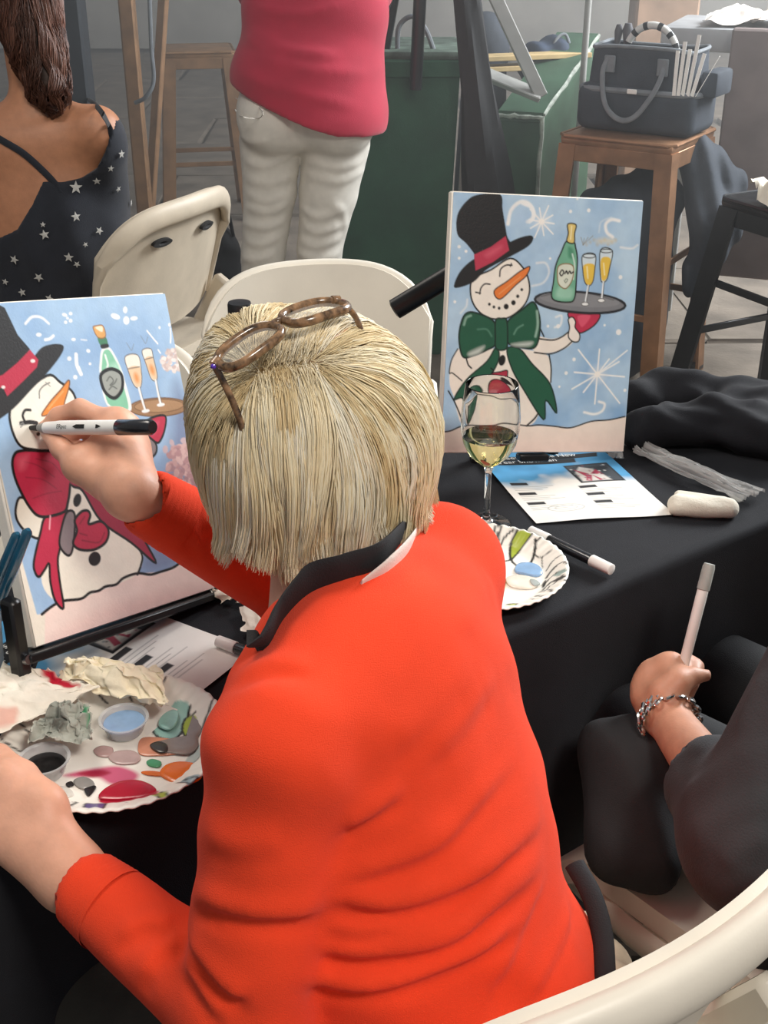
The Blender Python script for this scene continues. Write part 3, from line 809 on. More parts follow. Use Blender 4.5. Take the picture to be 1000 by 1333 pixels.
def easel(label, K, lw=0.158, fx=0.145, ld=0.036, fb=0.03, W=0.28, Hh=0.356):
    c, u, up, n = K
    t = thing('tabletop_easel', label, 'easel', (c[0], c[1], TZ+0.001), 'black tabletop easels')
    b = c-up*(Hh/2+0.007)
    obj('ledge', bar(b-u*lw-n*0.004, b+u*lw-n*0.004, ld, 0.010, 0.002, up=up), M_EASEL, t)
    apex = c+up*0.10-n*0.045
    def foot(q): return np.array([q[0], q[1], TZ+0.004])
    for sg in (-1, 1):
        f = foot(b+u*sg*fx-n*fb)
        o = obj('leg', tube([apex+u*sg*0.01, b+u*sg*fx*0.8-n*(fb+0.002), f], 0.0075, 8), M_EASEL, t)
        obj('rubber_foot', tube([f+[0, 0, -0.003], f+[0, 0, 0.014]], 0.010, 8), M_BLACK, o)
    nh = nrm([n[0], n[1], 0])
    f = foot(apex-nh*0.17)
    obj('leg', tube([apex, f], 0.0075, 8), M_EASEL, t)
    obj('mast', bar(apex-up*0.02, c+up*(Hh/2-0.03)-n*0.03, 0.014, 0.008, 0.002, up=n), M_EASEL, t)
    return t, apex, b
tE, aE, bE = easel('black tabletop easel holding the red bow snowman canvas', LC)
c, u, up, n = LC
# the post at the left end of the ledge, with its bolt
pe = bE-u*0.158-n*0.004
p0 = np.array([pe[0], pe[1], TZ+0.004])
o = obj('post', bar(p0, p0+np.array([0.0, 0.0, 0.125]), 0.016, 0.018, 0.003, up=n), M_EASEL, tE)
pm = pe+n*0.010
obj('bolt', xf(tube([(0, 0, -0.004), (0, 0, 0.006)], 0.005, 10), frame(pm, u, up, n)), M_METAL_G, o)
tR, aR, bR = easel('black tabletop easel holding the green bow snowman canvas', RC, 0.022, 0.06, 0.022, 0.075)
a0 = Pd(512, 404, 1.86); a1 = Pd(606, 347, 1.84)
obj('folded_arm', tube(np.array([a0, a0+(a1-a0)*0.02, a0+(a1-a0)*0.5, a1]), [0.010, 0.0165, 0.0165, 0.0165], 12, flat=0.6, side=(0, 0, 1)), M_EASEL, tR)
obj('arm_joint', tube([a1+(a0-a1)*0.03, aR], 0.012, 8), M_EASEL, tR)
# ================================================================== things on the table
M_GLASS = glass_mat('clear_glass', (0.97, 0.985, 0.98))
M_WINE = glass_mat('white_wine', (0.93, 0.83, 0.42), ior=1.34)
M_PAPER = mat('printed_paper', (1, 1, 1), 0.75, 0.02, 40, attr=True)
M_PLATE = mat('printed_paper_plate', (1, 1, 1), 0.45, 0.02, 40, attr=True, coat=0.2)
M_TOWEL = mat('paper_towel', 'F1E8D6', 0.9, 0.04, 60, 0.5, 260, bdist=0.0012)
M_TOWELA = mat('stained_paper_towel', (1, 1, 1), 0.9, 0.03, 60, 0.5, 260, attr=True, bdist=0.0012)
M_WHITE = mat('white_plastic', 'F6F4EF', 0.4, 0.02, 30)
M_INK = mat('black_print', (0.012, 0.012, 0.012), 0.6)
M_GREYCAP = mat('frosted_grey_cap', 'A9ABA6', 0.45, 0.1, 60)
M_FILM = film_mat('clear_film', (0.75, 0.74, 0.72), 0.38, 0.12)
M_CUP = film_mat('clear_cup_plastic', (0.72, 0.74, 0.75), 0.45, 0.18)
def paint(hx): return mat('wet_paint_'+hx, hx, 0.25, 0.08, 50, 0.2, 120, coat=0.4)
ZT = TZ+0.0025

# ---- wine glass
gb = Pz(633, 683, ZT)
def prof(outer):
    pts = [(0.0, 0.003), (0.012, 0.0035), (0.030, 0.0015), (0.0335, 0.0010), (0.034, 0.002), (0.030, 0.0035), (0.012, 0.0065), (0.006, 0.010), (0.0042, 0.02), (0.0040, 0.05), (0.0042, 0.075), (0.0065, 0.086),
           (0.016, 0.093), (0.027, 0.104), (0.0345, 0.120), (0.0378, 0.138), (0.0380, 0.155), (0.0362, 0.177), (0.0335, 0.199), (0.0329, 0.2002), (0.0324, 0.199), (0.0350, 0.177), (0.0368, 0.155), (0.0366, 0.138), (0.0333, 0.1208), (0.0258, 0.1055), (0.0150, 0.0957), (0.004, 0.0925), (0.0, 0.0922)]
    return pts
t = thing('wine_glass', 'stemmed wine glass of pale white wine in front of the green bow canvas', 'wine glass', tuple(gb))
obj('glass', mv(lathe(prof(1), 48), gb), M_GLASS, t, angle=None)
lev = 0.1290
wp = [(0.0, 0.0918), (0.0042, 0.0921), (0.0152, 0.0953), (0.0260, 0.1051), (0.0335, 0.1204), (0.03525, lev), (0.0345, lev-0.0003), (0.0, lev-0.0004)]
obj('wine', mv(lathe(wp, 48), gb), M_WINE, t, angle=60)

# ---- decorated paper plates
def plate_geo(cen, R, art, z0):
    nr, nt = 64, 240
    r = np.linspace(0, 1, nr); a = np.linspace(0, 2*np.pi, nt, endpoint=False)
    RR, AA = np.meshgrid(r, a, indexing='ij')
    prof = np.interp(RR, [0, 0.68, 0.74, 0.80, 0.97, 1.0], [0.001, 0.001, 0.0022, 0.006, 0.0165, 0.0160])
    pl = np.clip((RR-0.72)/0.2, 0, 1)*0.0009*np.sin(AA*48)
    X = cen[0]+R*RR*np.cos(AA); Y = cen[1]+R*RR*np.sin(AA); Z = z0+prof+pl
    x = np.clip((RR*np.cos(AA)*0.5+0.5)*(art.w-1), 0, art.w-1.001); y = np.clip((0.5-RR*np.sin(AA)*0.5)*(art.h-1), 0, art.h-1.001)
    xi = x.astype(int); yi = y.astype(int); fx = (x-xi)[..., None]; fy = (y-yi)[..., None]; A = art.a
    C = (A[yi, xi]*(1-fx)+A[yi, xi+1]*fx)*(1-fy)+(A[yi+1, xi]*(1-fx)+A[yi+1, xi+1]*fx)*fy
    V = np.stack([X, Y, Z], -1).reshape(-1, 3); F = []
    for i in range(nr-1):
        k = np.arange(nt); l = (k+1) % nt
        F.append(np.stack([i*nt+k, (i+1)*nt+k, (i+1)*nt+l, i*nt+l], 1))
    F = np.concatenate(F).astype(np.int32)
    n = len(V); V2 = V-[0, 0, 0.0012]
    rim = (nr-1)*nt+np.arange(nt); rl = (nr-1)*nt+(np.arange(nt)+1) % nt
    F = np.concatenate([F, F[:, ::-1]+n, np.stack([rim, rim+n, rl+n, rl], 1)]).astype(np.int32)
    return (np.concatenate([V, V2]), F), np.concatenate([C.reshape(-1, 3)]*2)
class PlateArt(Painter):
    def __init__(s, cen, R, z, n=300):
        s.A = Art(n, n, 'F6F2E8'); s.cen = cen; s.R = R; s.z = z; s.n = n
    def m(s, P):
        out = []
        for x, y in np.atleast_2d(np.asarray(P, float)):
            q = Pz(x, y, s.z); out.append(((q[0]-s.cen[0])/s.R*0.5+0.5, 0.5-(q[1]-s.cen[1])/s.R*0.5))
        return np.array(out)*(s.n-1)
def zc(sc, ox, oy): return lambda pts: [(ox+sc*x, oy+sc*y) for x, y in pts]
K = '0E0C0C'; LIME = 'A9B93A'
# left plate
pc1 = np.array([-0.265, 0.972]); R1 = 0.111; z1 = ZT
z5 = zc(0.3, 0, 860)
p = PlateArt(pc1, R1, ZT+0.006)
p.poly(z5([(660, 270), (700, 225), (760, 175), (825, 200), (800, 280), (760, 318), (690, 316)]), '9CC9C0'); p.line(z5([(655, 255), (668, 300), (710, 322), (765, 316), (800, 270), (825, 200)]), 4, K)
p.poly(z5([(795, 260), (815, 235), (850, 240), (850, 300), (815, 318), (795, 300)]), LIME); p.line(z5([(850, 225), (800, 240), (790, 290), (815, 320), (860, 310), (900, 250), (930, 200), (960, 150)]), 3.4, K)
p.line(z5([(780, 435), (830, 435), (870, 410), (900, 340), (960, 240)]), 3.6, K); p.line(z5([(870, 410), (905, 330), (930, 290)]), 2.6, K)
p.poly(z5([(780, 435), (830, 435), (870, 410), (860, 350), (800, 420)]), 'B7C4C0')
p.poly(z5([(775, 545), (850, 520), (880, 560), (840, 585)]), '9DB4BA'); p.line(z5([(770, 540), (800, 560), (840, 570), (880, 565)]), 3.2, K); p.line(z5([(790, 535), (840, 545), (890, 540)]), 2.4, K)
p.poly(z5([(650, 588), (690, 582), (730, 605), (722, 625), (690, 630)]), LIME); p.line(z5([(645, 588), (680, 600), (692, 632)]), 3.2, K); p.line(z5([(690, 582), (722, 600), (732, 628)]), 2.6, K)
p.poly(z5([(372, 612), (455, 610), (450, 665), (365, 660)]), '5C4A8A', smooth=False); p.line(z5([(372, 610), (364, 662)]), 3, K); p.line(z5([(457, 610), (451, 665)]), 3.4, K); p.line(z5([(372, 612), (457, 610)]), 2, K)
p.line(z5([(332, 605), (310, 655)]), 3.6, K); p.line(z5([(332, 605), (280, 620), (248, 650)]), 1.4, K); p.line(z5([(520, 605), (545, 620), (548, 655)]), 1.4, K)
for a in np.arange(0.2, 3.4, 0.33):
    b = a+1.0
    P = [pc1+R1*np.array([math.cos(b+d)*r, math.sin(b+d)*r]) for d, r in ((0, 0.7), (0.09, 0.82), (0.02, 0.97))]
    p.A.line(np.c_[[(q[0]-pc1[0])/R1*0.5+0.5 for q in P], [0.5-(q[1]-pc1[1])/R1*0.5 for q in P]]*299, 3, K)
# smears of paint on the plate
p.poly(z5([(430, 600), (440, 560), (500, 520), (560, 500), (640, 520), (685, 565), (680, 590), (600, 600), (500, 608)]), 'B51234'); p.poly(z5([(270, 480), (340, 460), (430, 445), (520, 440), (600, 475), (560, 520), (480, 520), (420, 490), (330, 490)]), 'CC5A7C', 0.85, soft=6)
p.poly(z5([(330, 470), (430, 455), (480, 470), (400, 490)]), 'A01038', 0.8, soft=4)
p.poly(z5([(0, 430), (60, 425), (120, 450), (125, 490), (60, 480), (0, 470)]), 'A3122F')
gp, cp = plate_geo(pc1, R1, p.A, z1)
t = thing('paper_plate', 'large paint smeared paper plate with squiggle rim, at the table edge by the left hand', 'plate', (pc1[0], pc1[1], z1), 'paper plates of paint')
obj('plate', gp, M_PLATE, t, colors=cp, angle=None)
def blob(px, hx, z, h=0.003, n=5, parent=None, name='paint_blob'):
    """domed dab of paint with its outline given on the table plane"""
    P = smooth_path([Pz(x, y, z)[:2] for x, y in px], n, True); c = P.mean(0); m = len(P)
    V = []; h *= 0.5; rings = [(1.0, -0.0006), (0.985, 0.5*h), (0.94, 0.8*h), (0.7, 0.9*h), (0.4, h), (0.12, 1.02*h)]
    for f, zz in rings:
        for q in P: V.append((*(c+(q-c)*f), z+zz))
    V.append((*c, z+h*1.02)); F = []
    for i in range(len(rings)-1):
        for k in range(m): F.append((i*m+k, i*m+(k+1) % m, (i+1)*m+(k+1) % m, (i+1)*m+k))
    for k in range(m): F.append(((len(rings)-1)*m+k, (len(rings)-1)*m+(k+1) % m, len(V)-1))
    return obj(name, (np.array(V), F), paint(hx), parent)
zp = ZT+0.0022
blob(z5([(692, 490), (720, 455), (780, 440), (850, 450), (880, 490), (850, 525), (770, 535), (720, 515)]), 'EE7418', zp, 0.004, parent=t)
blob(z5([(612, 484), (650, 480), (700, 486), (700, 500), (640, 496)]), 'E8742A', zp, 0.002, parent=t)
blob(z5([(635, 440), (660, 428), (700, 440), (690, 462), (650, 458)]), '4C9D6E', zp, 0.002, parent=t)
blob(z5([(598, 370), (620, 335), (700, 335), (760, 350), (770, 400), (690, 412), (610, 408)]), 'D79274', zp, 0.002, parent=t)
blob(z5([(470, 420), (500, 395), (570, 390), (610, 415), (590, 445), (510, 448)]), 'BFA6A2', zp, 0.002, parent=t)
blob(z5([(405, 390), (440, 370), (490, 380), (480, 415), (430, 415)]), 'B99A96', zp, 0.002, parent=t)
blob(z5([(430, 598), (450, 560), (520, 525), (600, 520), (665, 545), (682, 575), (640, 592), (520, 605)]), 'B3102F', zp, 0.003, parent=t)
blob(z5([(320, 520), (360, 505), (400, 520), (410, 545), (370, 560), (330, 545)]), '8D8B86', zp, 0.0025, parent=t)
blob(z5([(365, 560), (400, 545), (418, 550), (385, 588)]), '1C1A1B', zp, 0.0025, parent=t)
blob(z5([(285, 535), (310, 525), (320, 540), (296, 548)]), '1C1A1B', zp, 0.002, parent=t)
blob(z5([(245, 550), (290, 550), (320, 580), (270, 600)]), 'DAD8CF', zp, 0.002, parent=t)
blob(z5([(688, 280), (705, 240), (750, 215), (775, 230), (765, 275), (730, 300)]), '9CCDC4', zp+0.003, 0.004, parent=t)
# grey smear dragged along the rim
blob(z5([(650, 368), (700, 350), (770, 360), (830, 330), (835, 280), (840, 230), (880, 218), (925, 260), (890, 300), (860, 330), (860, 370), (820, 405), (740, 400), (690, 395)]), '8B817B', zp+0.0015, 0.002, parent=t, n=4)
blob(z5([(650, 368), (690, 350), (725, 365), (725, 392), (690, 398)]), '3B3936', zp+0.003, 0.002, parent=t)
# right plate
pc2 = np.array([0.118, 1.316]); R2 = 0.1085
z4 = zc(0.22, 600, 660)
p = PlateArt(pc2, R2, ZT+0.008)
p.line(z4([(150, 215), (200, 150), (235, 140), (205, 230), (180, 255), (150, 240)]), 4, K); p.line(z4([(215, 160), (205, 230), (240, 285), (290, 285), (300, 250)]), 4, K); p.line(z4([(205, 230), (260, 180), (310, 165)]), 4, K)
p.poly(z4([(300, 280), (295, 220), (320, 175), (370, 175), (410, 195), (350, 240)]), LIME)
p.line(z4([(330, 165), (295, 210), (300, 285), (350, 325), (410, 305), (440, 250), (440, 215)]), 4.6, K); p.line(z4([(300, 285), (350, 235), (420, 195)]), 3.6, K)
p.line(z4([(440, 215), (435, 260), (480, 290), (540, 275)]), 2.2, K); p.line(z4([(480, 290), (485, 340)]), 1.6, K); p.line(z4([(440, 230), (480, 215), (520, 235)]), 2, K)
for i, (x, y) in enumerate(((520, 320), (520, 360), (510, 400), (500, 440), (510, 460))):
    p.line(z4([(x-15, y+40), (x+20, y+10), (x+70, y-5), (x+110, y+10)]), 3.6 if i % 2 else 2.4, K)
p.poly(z4([(540, 440), (600, 430), (620, 450), (560, 455)]), K); p.poly(z4([(550, 405), (600, 395), (630, 410), (580, 425)]), '93A8A2', 0.8)
p.line(z4([(470, 490), (520, 500), (535, 530)]), 4, K); p.line(z4([(440, 515), (475, 545), (480, 560)]), 3, K); p.line(z4([(410, 520), (430, 560)]), 1.6, K)
p.poly(z4([(265, 570), (300, 548), (330, 555), (320, 590), (285, 595)]), LIME); p.line(z4([(275, 550), (320, 548), (335, 575), (325, 595)]), 4, K)
p.poly(z4([(185, 290), (215, 285), (230, 310), (215, 335), (195, 325)]), '2E4A3C'); p.poly(z4([(215, 410), (260, 400), (265, 450), (235, 480), (200, 460)]), 'F4C98A', 0.9, soft=5)
p.poly(z4([(480, 440), (500, 410), (510, 430), (490, 460)]), K); p.line(z4([(120, 165), (140, 140), (160, 130)]), 1.6, K)
gp, cp = plate_geo(pc2, R2, p.A, ZT)
t2 = thing('paper_plate', 'paper plate with lime petals and black loops beside the wine glass', 'plate', (pc2[0], pc2[1], ZT), 'paper plates of paint')
obj('plate', gp, M_PLATE, t2, colors=cp, angle=None)
blob(z4([(318, 370), (340, 338), (400, 332), (460, 350), (485, 390), (450, 412), (380, 400), (330, 390)]), '8FB2D8', zp, 0.005, parent=t2)
blob(z4([(270, 420), (340, 405), (410, 415), (470, 440), (430, 480), (340, 482), (280, 460)]), 'F3EBDC', zp, 0.004, parent=t2)
blob(z4([(215, 425), (240, 400), (265, 420), (260, 465), (235, 475)]), 'F0A948', zp, 0.003, parent=t2)
blob(z4([(410, 430), (445, 435), (470, 455), (440, 468), (418, 455)]), 'AEB6B2', zp+0.002, 0.003, parent=t2)

# ---- small cups of paint on the left plate
def cup(label, u, v, r, h, hx, fill):
    c = Pz(u, v, ZT+0.003); t = thing('paint_cup', label, 'cup', tuple(c), 'small plastic paint cups')
    obj('cup', mv(lathe([(0, 0.0), (r*0.72, 0), (r*0.78, 0.002), (r*0.95, h-0.002), (r*1.06, h), (r*1.06, h+0.001), (r*0.93, h), (r*0.73, 0.002), (0, 0.0015)], 32), c), M_CUP, t)
    f = r*(0.74+0.2*fill)
    obj('paint', mv(lathe([(0, 0.002), (r*0.70, 0.0022), (f, h*fill), (f*0.8, h*fill+0.0006), (0, h*fill-0.001)], 32), c), paint(hx), t)
cup('clear paint cup holding black paint on the large plate', 60, 1006, 0.0235, 0.017, '121113', 0.55)
cup('clear paint cup holding pale blue paint on the large plate', 163, 952, 0.0235, 0.016, '8FB0D4', 0.7)

# ---- crumpled paper towels
def crumple(quad, nu, nv, z, amp, seed, edge=0.006, arch=0.0, cell=9):
    a, b, c, d = [np.array(q) for q in quad]      # tl tr br bl
    n1 = np.abs(noise2(nu, nv, cell, seed, 3)-0.5)*2; n2 = noise2(nu, nv, cell*2, seed+1, 2); n3 = noise2(nu, nv, 5, seed+2, 2)-0.5
    Z = amp*(1-n1)**2*n2*1.6
    def fn(u, v):
        i = np.clip((u*(nu-1)).round().astype(int), 0, nu-1); j = np.clip((v*(nv-1)).round().astype(int), 0, nv-1)
        P = np.outer((1-u)*(1-v), a)+np.outer(u*(1-v), b)+np.outer(u*v, c)+np.outer((1-u)*v, d)
        e = np.minimum(np.minimum(u, 1-u), np.minimum(v, 1-v))
        P[:, 0] += n3[j, i]*edge*2; P[:, 1] += n3[i % nv, j % nu]*edge*2
        P[:, 2] = z+Z[j, i]+arch*np.sin(np.pi*u)*np.sin(np.pi*v)+0.002+0.004*n2[j, i]*(e < 0.04)
        return P
    return sheet(fn, nu, nv)
def Q(pts, z=TZ): return [Pz(x, y, z)[:3] for x, y in pts]
def towel(name, label, quad, z, amp, seed, stains=(), arch=0.0, cell=9, m=None, nu=60, nv=50, group='crumpled paper towels', cat='paper towel', base='F2EADA'):
    A = Art(nu, nv, base)
    for P, hx, al in stains: A.poly(np.array(P)*[nu, nv], hx, al, 2)
    g = crumple(quad, nu, nv, z, amp, seed, arch=arch, cell=cell)
    return single(name, g, m or M_TOWELA, label, cat, group, colors=A.a.reshape(-1, 3), angle=None)
towel('paper_towel', 'large crumpled white paper towel with red stains at the left edge, on the plate', Q([(-60, 890), (50, 890), (134, 912), (-50, 1000)], TZ+0.02), ZT+0.018, 0.020, 3,
      [([(0.90, 0.15), (0.99, 0.3), (0.93, 0.75), (0.84, 0.5)], 'BE1130', 1), ([(0.3, 0.7), (0.45, 0.75), (0.4, 0.95), (0.25, 0.9)], 'E9B9A8', 0.7)], 0.012, 26)
towel('paper_towel', 'twisted cream paper napkin lying across the printed sheet and plate', Q([(98, 884), (212, 892), (222, 946), (78, 906)], TZ+0.01), ZT+0.017, 0.016, 8, [([(0.02, 0.1), (0.1, 0.1), (0.1, 0.3), (0.02, 0.3)], '9A958A', 0.6)], 0.014, 22, base='F1E7CC')
towel('paper_towel', 'small grey smeared wad of paper towel beside the black paint cup', Q([(62, 945), (118, 940), (124, 985), (38, 982)], TZ+0.015), ZT+0.018, 0.022, 14,
      [([(0, 0), (1, 0), (1, 1), (0, 1)], 'A9ABA0', 0.75), ([(0.2, 0.5), (0.6, 0.4), (0.5, 0.9)], '6E7068', 0.5), ([(0.9, 0.1), (1, 0.4), (0.9, 0.6)], '3E8F63', 0.9)], 0.008, 20)

# ---- printed handout sheets
def step_art(w, h, dy=0.0):
    A = Art(w, h, 'EFEBE4')
    n = noise2(w, h, 40, 21, 3); y = np.linspace(0, 1, h)[:, None]
    al = np.clip((0.52+dy*0.5-y+0.35*(n-0.5))*6, 0, 1)*np.clip(0.55+n, 0, 1)
    blue = hexc('4F9CCB')*(0.6+0.6*n[..., None]); A.a = A.a*(1-al[..., None])+blue*al[..., None]
    def R(x0, y0, x1, y1, c, al=1, soft=1): A.poly(np.array([(x0, y0), (x1, y0), (x1, y1), (x0, y1)])*[w, h], c, al, soft)
    # picture of the finished canvas
    R(0.575, 0.185+dy, 0.915, 0.45+dy, '17161A'); R(0.59, 0.20+dy, 0.90, 0.435+dy, '3A4046'); O = np.array([0, dy])
    A.poly((np.array([(0.60, 0.43), (0.61, 0.30), (0.68, 0.22), (0.76, 0.26), (0.80, 0.36), (0.82, 0.43)])+O)*[w, h], 'D9D3CC', 1, 3)
    for q in ([(0.62, 0.25), (0.70, 0.33), (0.66, 0.37)], [(0.78, 0.27), (0.71, 0.33), (0.80, 0.35)], [(0.68, 0.33), (0.63, 0.42), (0.67, 0.43), (0.71, 0.35)], [(0.71, 0.34), (0.76, 0.42), (0.73, 0.43)]): A.poly((np.array(q)+O)*[w, h], 'B0435A', 1, 1.5)
    for k in range(26): A.dot((np.array([0.60+0.29*RNG.random(), 0.21+0.21*RNG.random()])+O)*[w, h], 1.5, ['F0EEE8', '20242A', '8F4A5A', '7E8A92'][k % 4], 0.8, 2)
    # step tags and lines of writing
    for i, (x, y0) in enumerate(((0.06, 0.47), (0.06, 0.60), (0.06, 0.73), (0.53, 0.56), (0.53, 0.665), (0.53, 0.77))):
        R(x, y0, x+0.13, y0+0.035, '2A2A2C')
        for k in range(3):
            L = 0.30-0.05*((i+k) % 3); A.line(np.array([(x, y0+0.055+k*0.022), (x+L, y0+0.055+k*0.022)])*[w, h], 1.1, '8D8A86', 0.8)
    a = np.linspace(0, 6.28, 20)
    A.line(np.c_[0.30+0.13*np.cos(a), 0.83+0.045*np.sin(a)]*[w, h], 1.6, '9C9A96', 0.7); A.line(np.c_[0.30+0.08*np.cos(a), 0.83+0.025*np.sin(a)]*[w, h], 1.4, '9C9A96', 0.6)
    A.poly((np.array([(0.08, 0.025), (0.93, 0.025), (0.90, 0.085), (0.08, 0.085)])+O)*[w, h], '17181B', 1); A.poly((np.array([(0.08, 0.085), (0.72, 0.085), (0.70, 0.145), (0.08, 0.145)])+O)*[w, h], '17181B', 1)
    return A
def handout(label, bl, ang, w, h, curl=0.0, lean=90.0, dy=0.0):
    bl = np.array(bl); ex = np.array([math.cos(ang), math.sin(ang)]); ey = np.array([math.cos(ang+math.radians(lean)), math.sin(ang+math.radians(lean))])
    A = step_art(int(w*900), int(h*900), dy)
    def fn(u, d):
        P = bl+np.outer(u*w, ex)+np.outer((1-d)*h, ey)
        z = ZT+0.0012+0.001*np.sin(u*7+d*5)+curl*np.clip(1-u/0.25, 0, 1)**2*np.clip(1-d/0.6, 0, 1)
        return np.c_[P, z]
    g, col = art_sheet(A, fn)
    c = bl+ex*w/2+ey*h/2
    t = thing('handout_sheet', label, 'paper', (c[0], c[1], ZT), 'printed handout sheets')
    obj('sheet', g, M_PAPER, t, colors=col, angle=None)
    M = frame((*(bl+ex*w*0.10+ey*h*(0.945-dy)), ZT+0.0034), (*ex, 0), (*ey, 0), (0, 0, 1))
    obj('heading', text_geo('Cheers To The New', h*0.062, M, align='LEFT'), mat('white_print', 'F2F0EA', 0.7), t, smooth=False)
    M = frame((*(bl+ex*w*0.10+ey*h*(0.885-dy)), ZT+0.0034), (*ex, 0), (*ey, 0), (0, 0, 1))
    obj('heading', text_geo('Year Snowman', h*0.062, M, align='LEFT'), MATS['white_print'], t, smooth=False)
    return t
handout('printed step sheet with blue wash lying under the green bow canvas', (0.203, 1.453), math.radians(7.6), 0.192, 0.236, 0.003, 99.5, 0.075)
ex = np.array([0.027, 0.055]); a2 = math.radians(60)
br = Pz(330, 848, TZ)[:2]; bl2 = br-0.216*np.array([math.cos(a2), math.sin(a2)])
handout('printed step sheet partly covered by plate and napkin, below the red bow canvas', bl2, a2, 0.216, 0.285, 0.0, 88.0, 0.10)
# ---- markers
def marker(label, a, b, r, capa, capb, mid, tip=None, la=0.2, lb=0.2, group='paint markers'):
    a = np.array(a); b = np.array(b); d = nrm(b-a); L = np.linalg.norm(b-a)
    t = thing('marker', label, 'marker', tuple((a+b)/2), group)
    obj('barrel', tube([a+d*L*la*0.9, a+d*L*(la+0.02), b-d*L*(lb+0.02), b-d*L*lb*0.9], [r*0.9, r, r, r*0.9], 14), mid, t)
    if capa: obj('cap', tube([a, a+d*0.001, a+d*L*la*0.97, a+d*L*la], [r*0.82, r*1.06, r*1.12, r*1.05], 14), capa, t)
    if capb: obj('cap', tube([b-d*L*lb, b-d*L*lb*0.97, b-d*0.001, b], [r*1.05, r*1.12, r*1.06, r*0.82], 14), capb, t)
    return t
M_BARREL = mat('black_barrel', (0.013, 0.013, 0.016), 0.25, 0.1, 20, coat=0.5)
marker('white capped black paint marker lying by the lime petal plate', Pz(690, 691, ZT+0.008), Pz(797, 742, ZT+0.008), 0.0068, M_WHITE, M_WHITE, M_BARREL, la=0.24, lb=0.24)
marker('white and black marker beside the sheet, near the orange shoulder', Pz(283, 834, ZT+0.007), Pz(372, 868, ZT+0.007), 0.0062, M_WHITE, M_BARREL, M_BARREL, la=0.28, lb=0.3)

# ---- folded wipe, clear wrapper, tissue scraps
s = SDF(); a = Pz(880, 663, ZT+0.008); b = Pz(950, 666, ZT+0.008); c = Pz(884, 652, ZT+0.008); d = Pz(948, 657, ZT+0.008)
for P0, P1, r in ((a, b, 0.0085), (c, d, 0.0085), (a*0.7+c*0.3, b*0.7+d*0.3, 0.0086), ((a+c)/2, (b+d)/2, 0.0088), (a*0.3+c*0.7, b*0.3+d*0.7, 0.0086)): s.cone(P0, P1, r, r*0.9, 0.012)
s.cone(c+[0.002, 0.012, 0.003], d+[-0.004, 0.010, 0.002], 0.006, 0.005, 0.01)
nz = lambda X, dd: dd+0.0006*np.sin(X[:, 0]*120+X[:, 1]*190)
s.fn = nz
single('folded_wipe', s.mesh(0.0025), M_TOWEL, 'small folded white wipe at the corner of the step sheet, by the clear wrapper', 'wipe', angle=None)
def wrapper(quad, seed):
    return crumple(quad, 70, 16, ZT+0.001, 0.012, seed, 0.003, 0.004, 5)
single('clear_wrapper', wrapper(Q([(822, 594), (846, 594), (996, 648), (962, 664)]), 31), M_FILM, 'empty crinkled clear plastic wrapper lying at the right end of the table', 'wrapper', angle=20)
single('clear_wrapper', crumple(Q([(786, 590), (806, 592), (812, 606), (796, 604)]), 14, 12, ZT+0.001, 0.006, 33, 0.002, 0.002, 5), M_FILM, 'tiny scrap of clear film just right of the green bow canvas base', 'wrapper', angle=20)
towel('paper_towel', 'white tissue scrap half hidden under the raised orange sleeve', Q([(276, 776), (312, 778), (318, 798), (284, 792)]), ZT, 0.008, 41, (), 0.004, 8, nu=24, nv=18)
towel('paper_towel', 'grey white tissue lying against the woman in orange behind the short marker', Q([(312, 800), (352, 790), (372, 845), (318, 832)]), ZT, 0.008, 43, (), 0.004, 8, nu=24, nv=18, base='DCD2C4')

# ---- water cup with two blue brushes at the left edge
M_TEAL = mat('teal_lacquer', '1F5B78', 0.25, 0.08, 30, coat=0.5)
wc = Pz(-34, 872, ZT)
t = thing('water_cup', 'frosted plastic water cup at the left edge of the table', 'cup', tuple(wc))
obj('cup', mv(lathe([(0, 0.0), (0.030, 0), (0.032, 0.003), (0.040, 0.095), (0.0425, 0.098), (0.0405, 0.098), (0.0305, 0.004), (0, 0.003)], 36), wc), film_mat('frosted_cup', (0.8, 0.8, 0.76), 0.75, 0.35), t)
obj('water', mv(lathe([(0, 0.004), (0.0300, 0.004), (0.0350, 0.05), (0, 0.05)], 36), wc), mat('murky_water', '8E9691', 0.1), t)
top1 = Pd(23, 694, 1.175); top2 = Pd(37, 689, 1.168)
for tp_, lb in ((top1, 'left teal handled paintbrush standing in the water cup'), (top2, 'right teal handled paintbrush standing in the water cup, rounder tip')):
    e = wc+np.array([-0.006, 0.004, 0.012]) if tp_ is top1 else wc+np.array([0.004, -0.008, 0.012])
    t = thing('paintbrush', lb, 'brush', tuple(e), 'brushes in the water cup')
    obj('handle', tube([tp_, tp_+(e-tp_)*0.02, tp_+(e-tp_)*0.3, tp_+(e-tp_)*0.7], [0.002, 0.0050, 0.0062, 0.0036], 10), M_TEAL, t)
    obj('ferrule', tube([tp_+(e-tp_)*0.69, tp_+(e-tp_)*0.9], 0.0034, 10), M_METAL_G, t)
    obj('bristles', tube([tp_+(e-tp_)*0.89, tp_+(e-tp_)*0.96, e], [0.0034, 0.004, 0.001], 10), mat('bristle', '6B5234', 0.8), t)

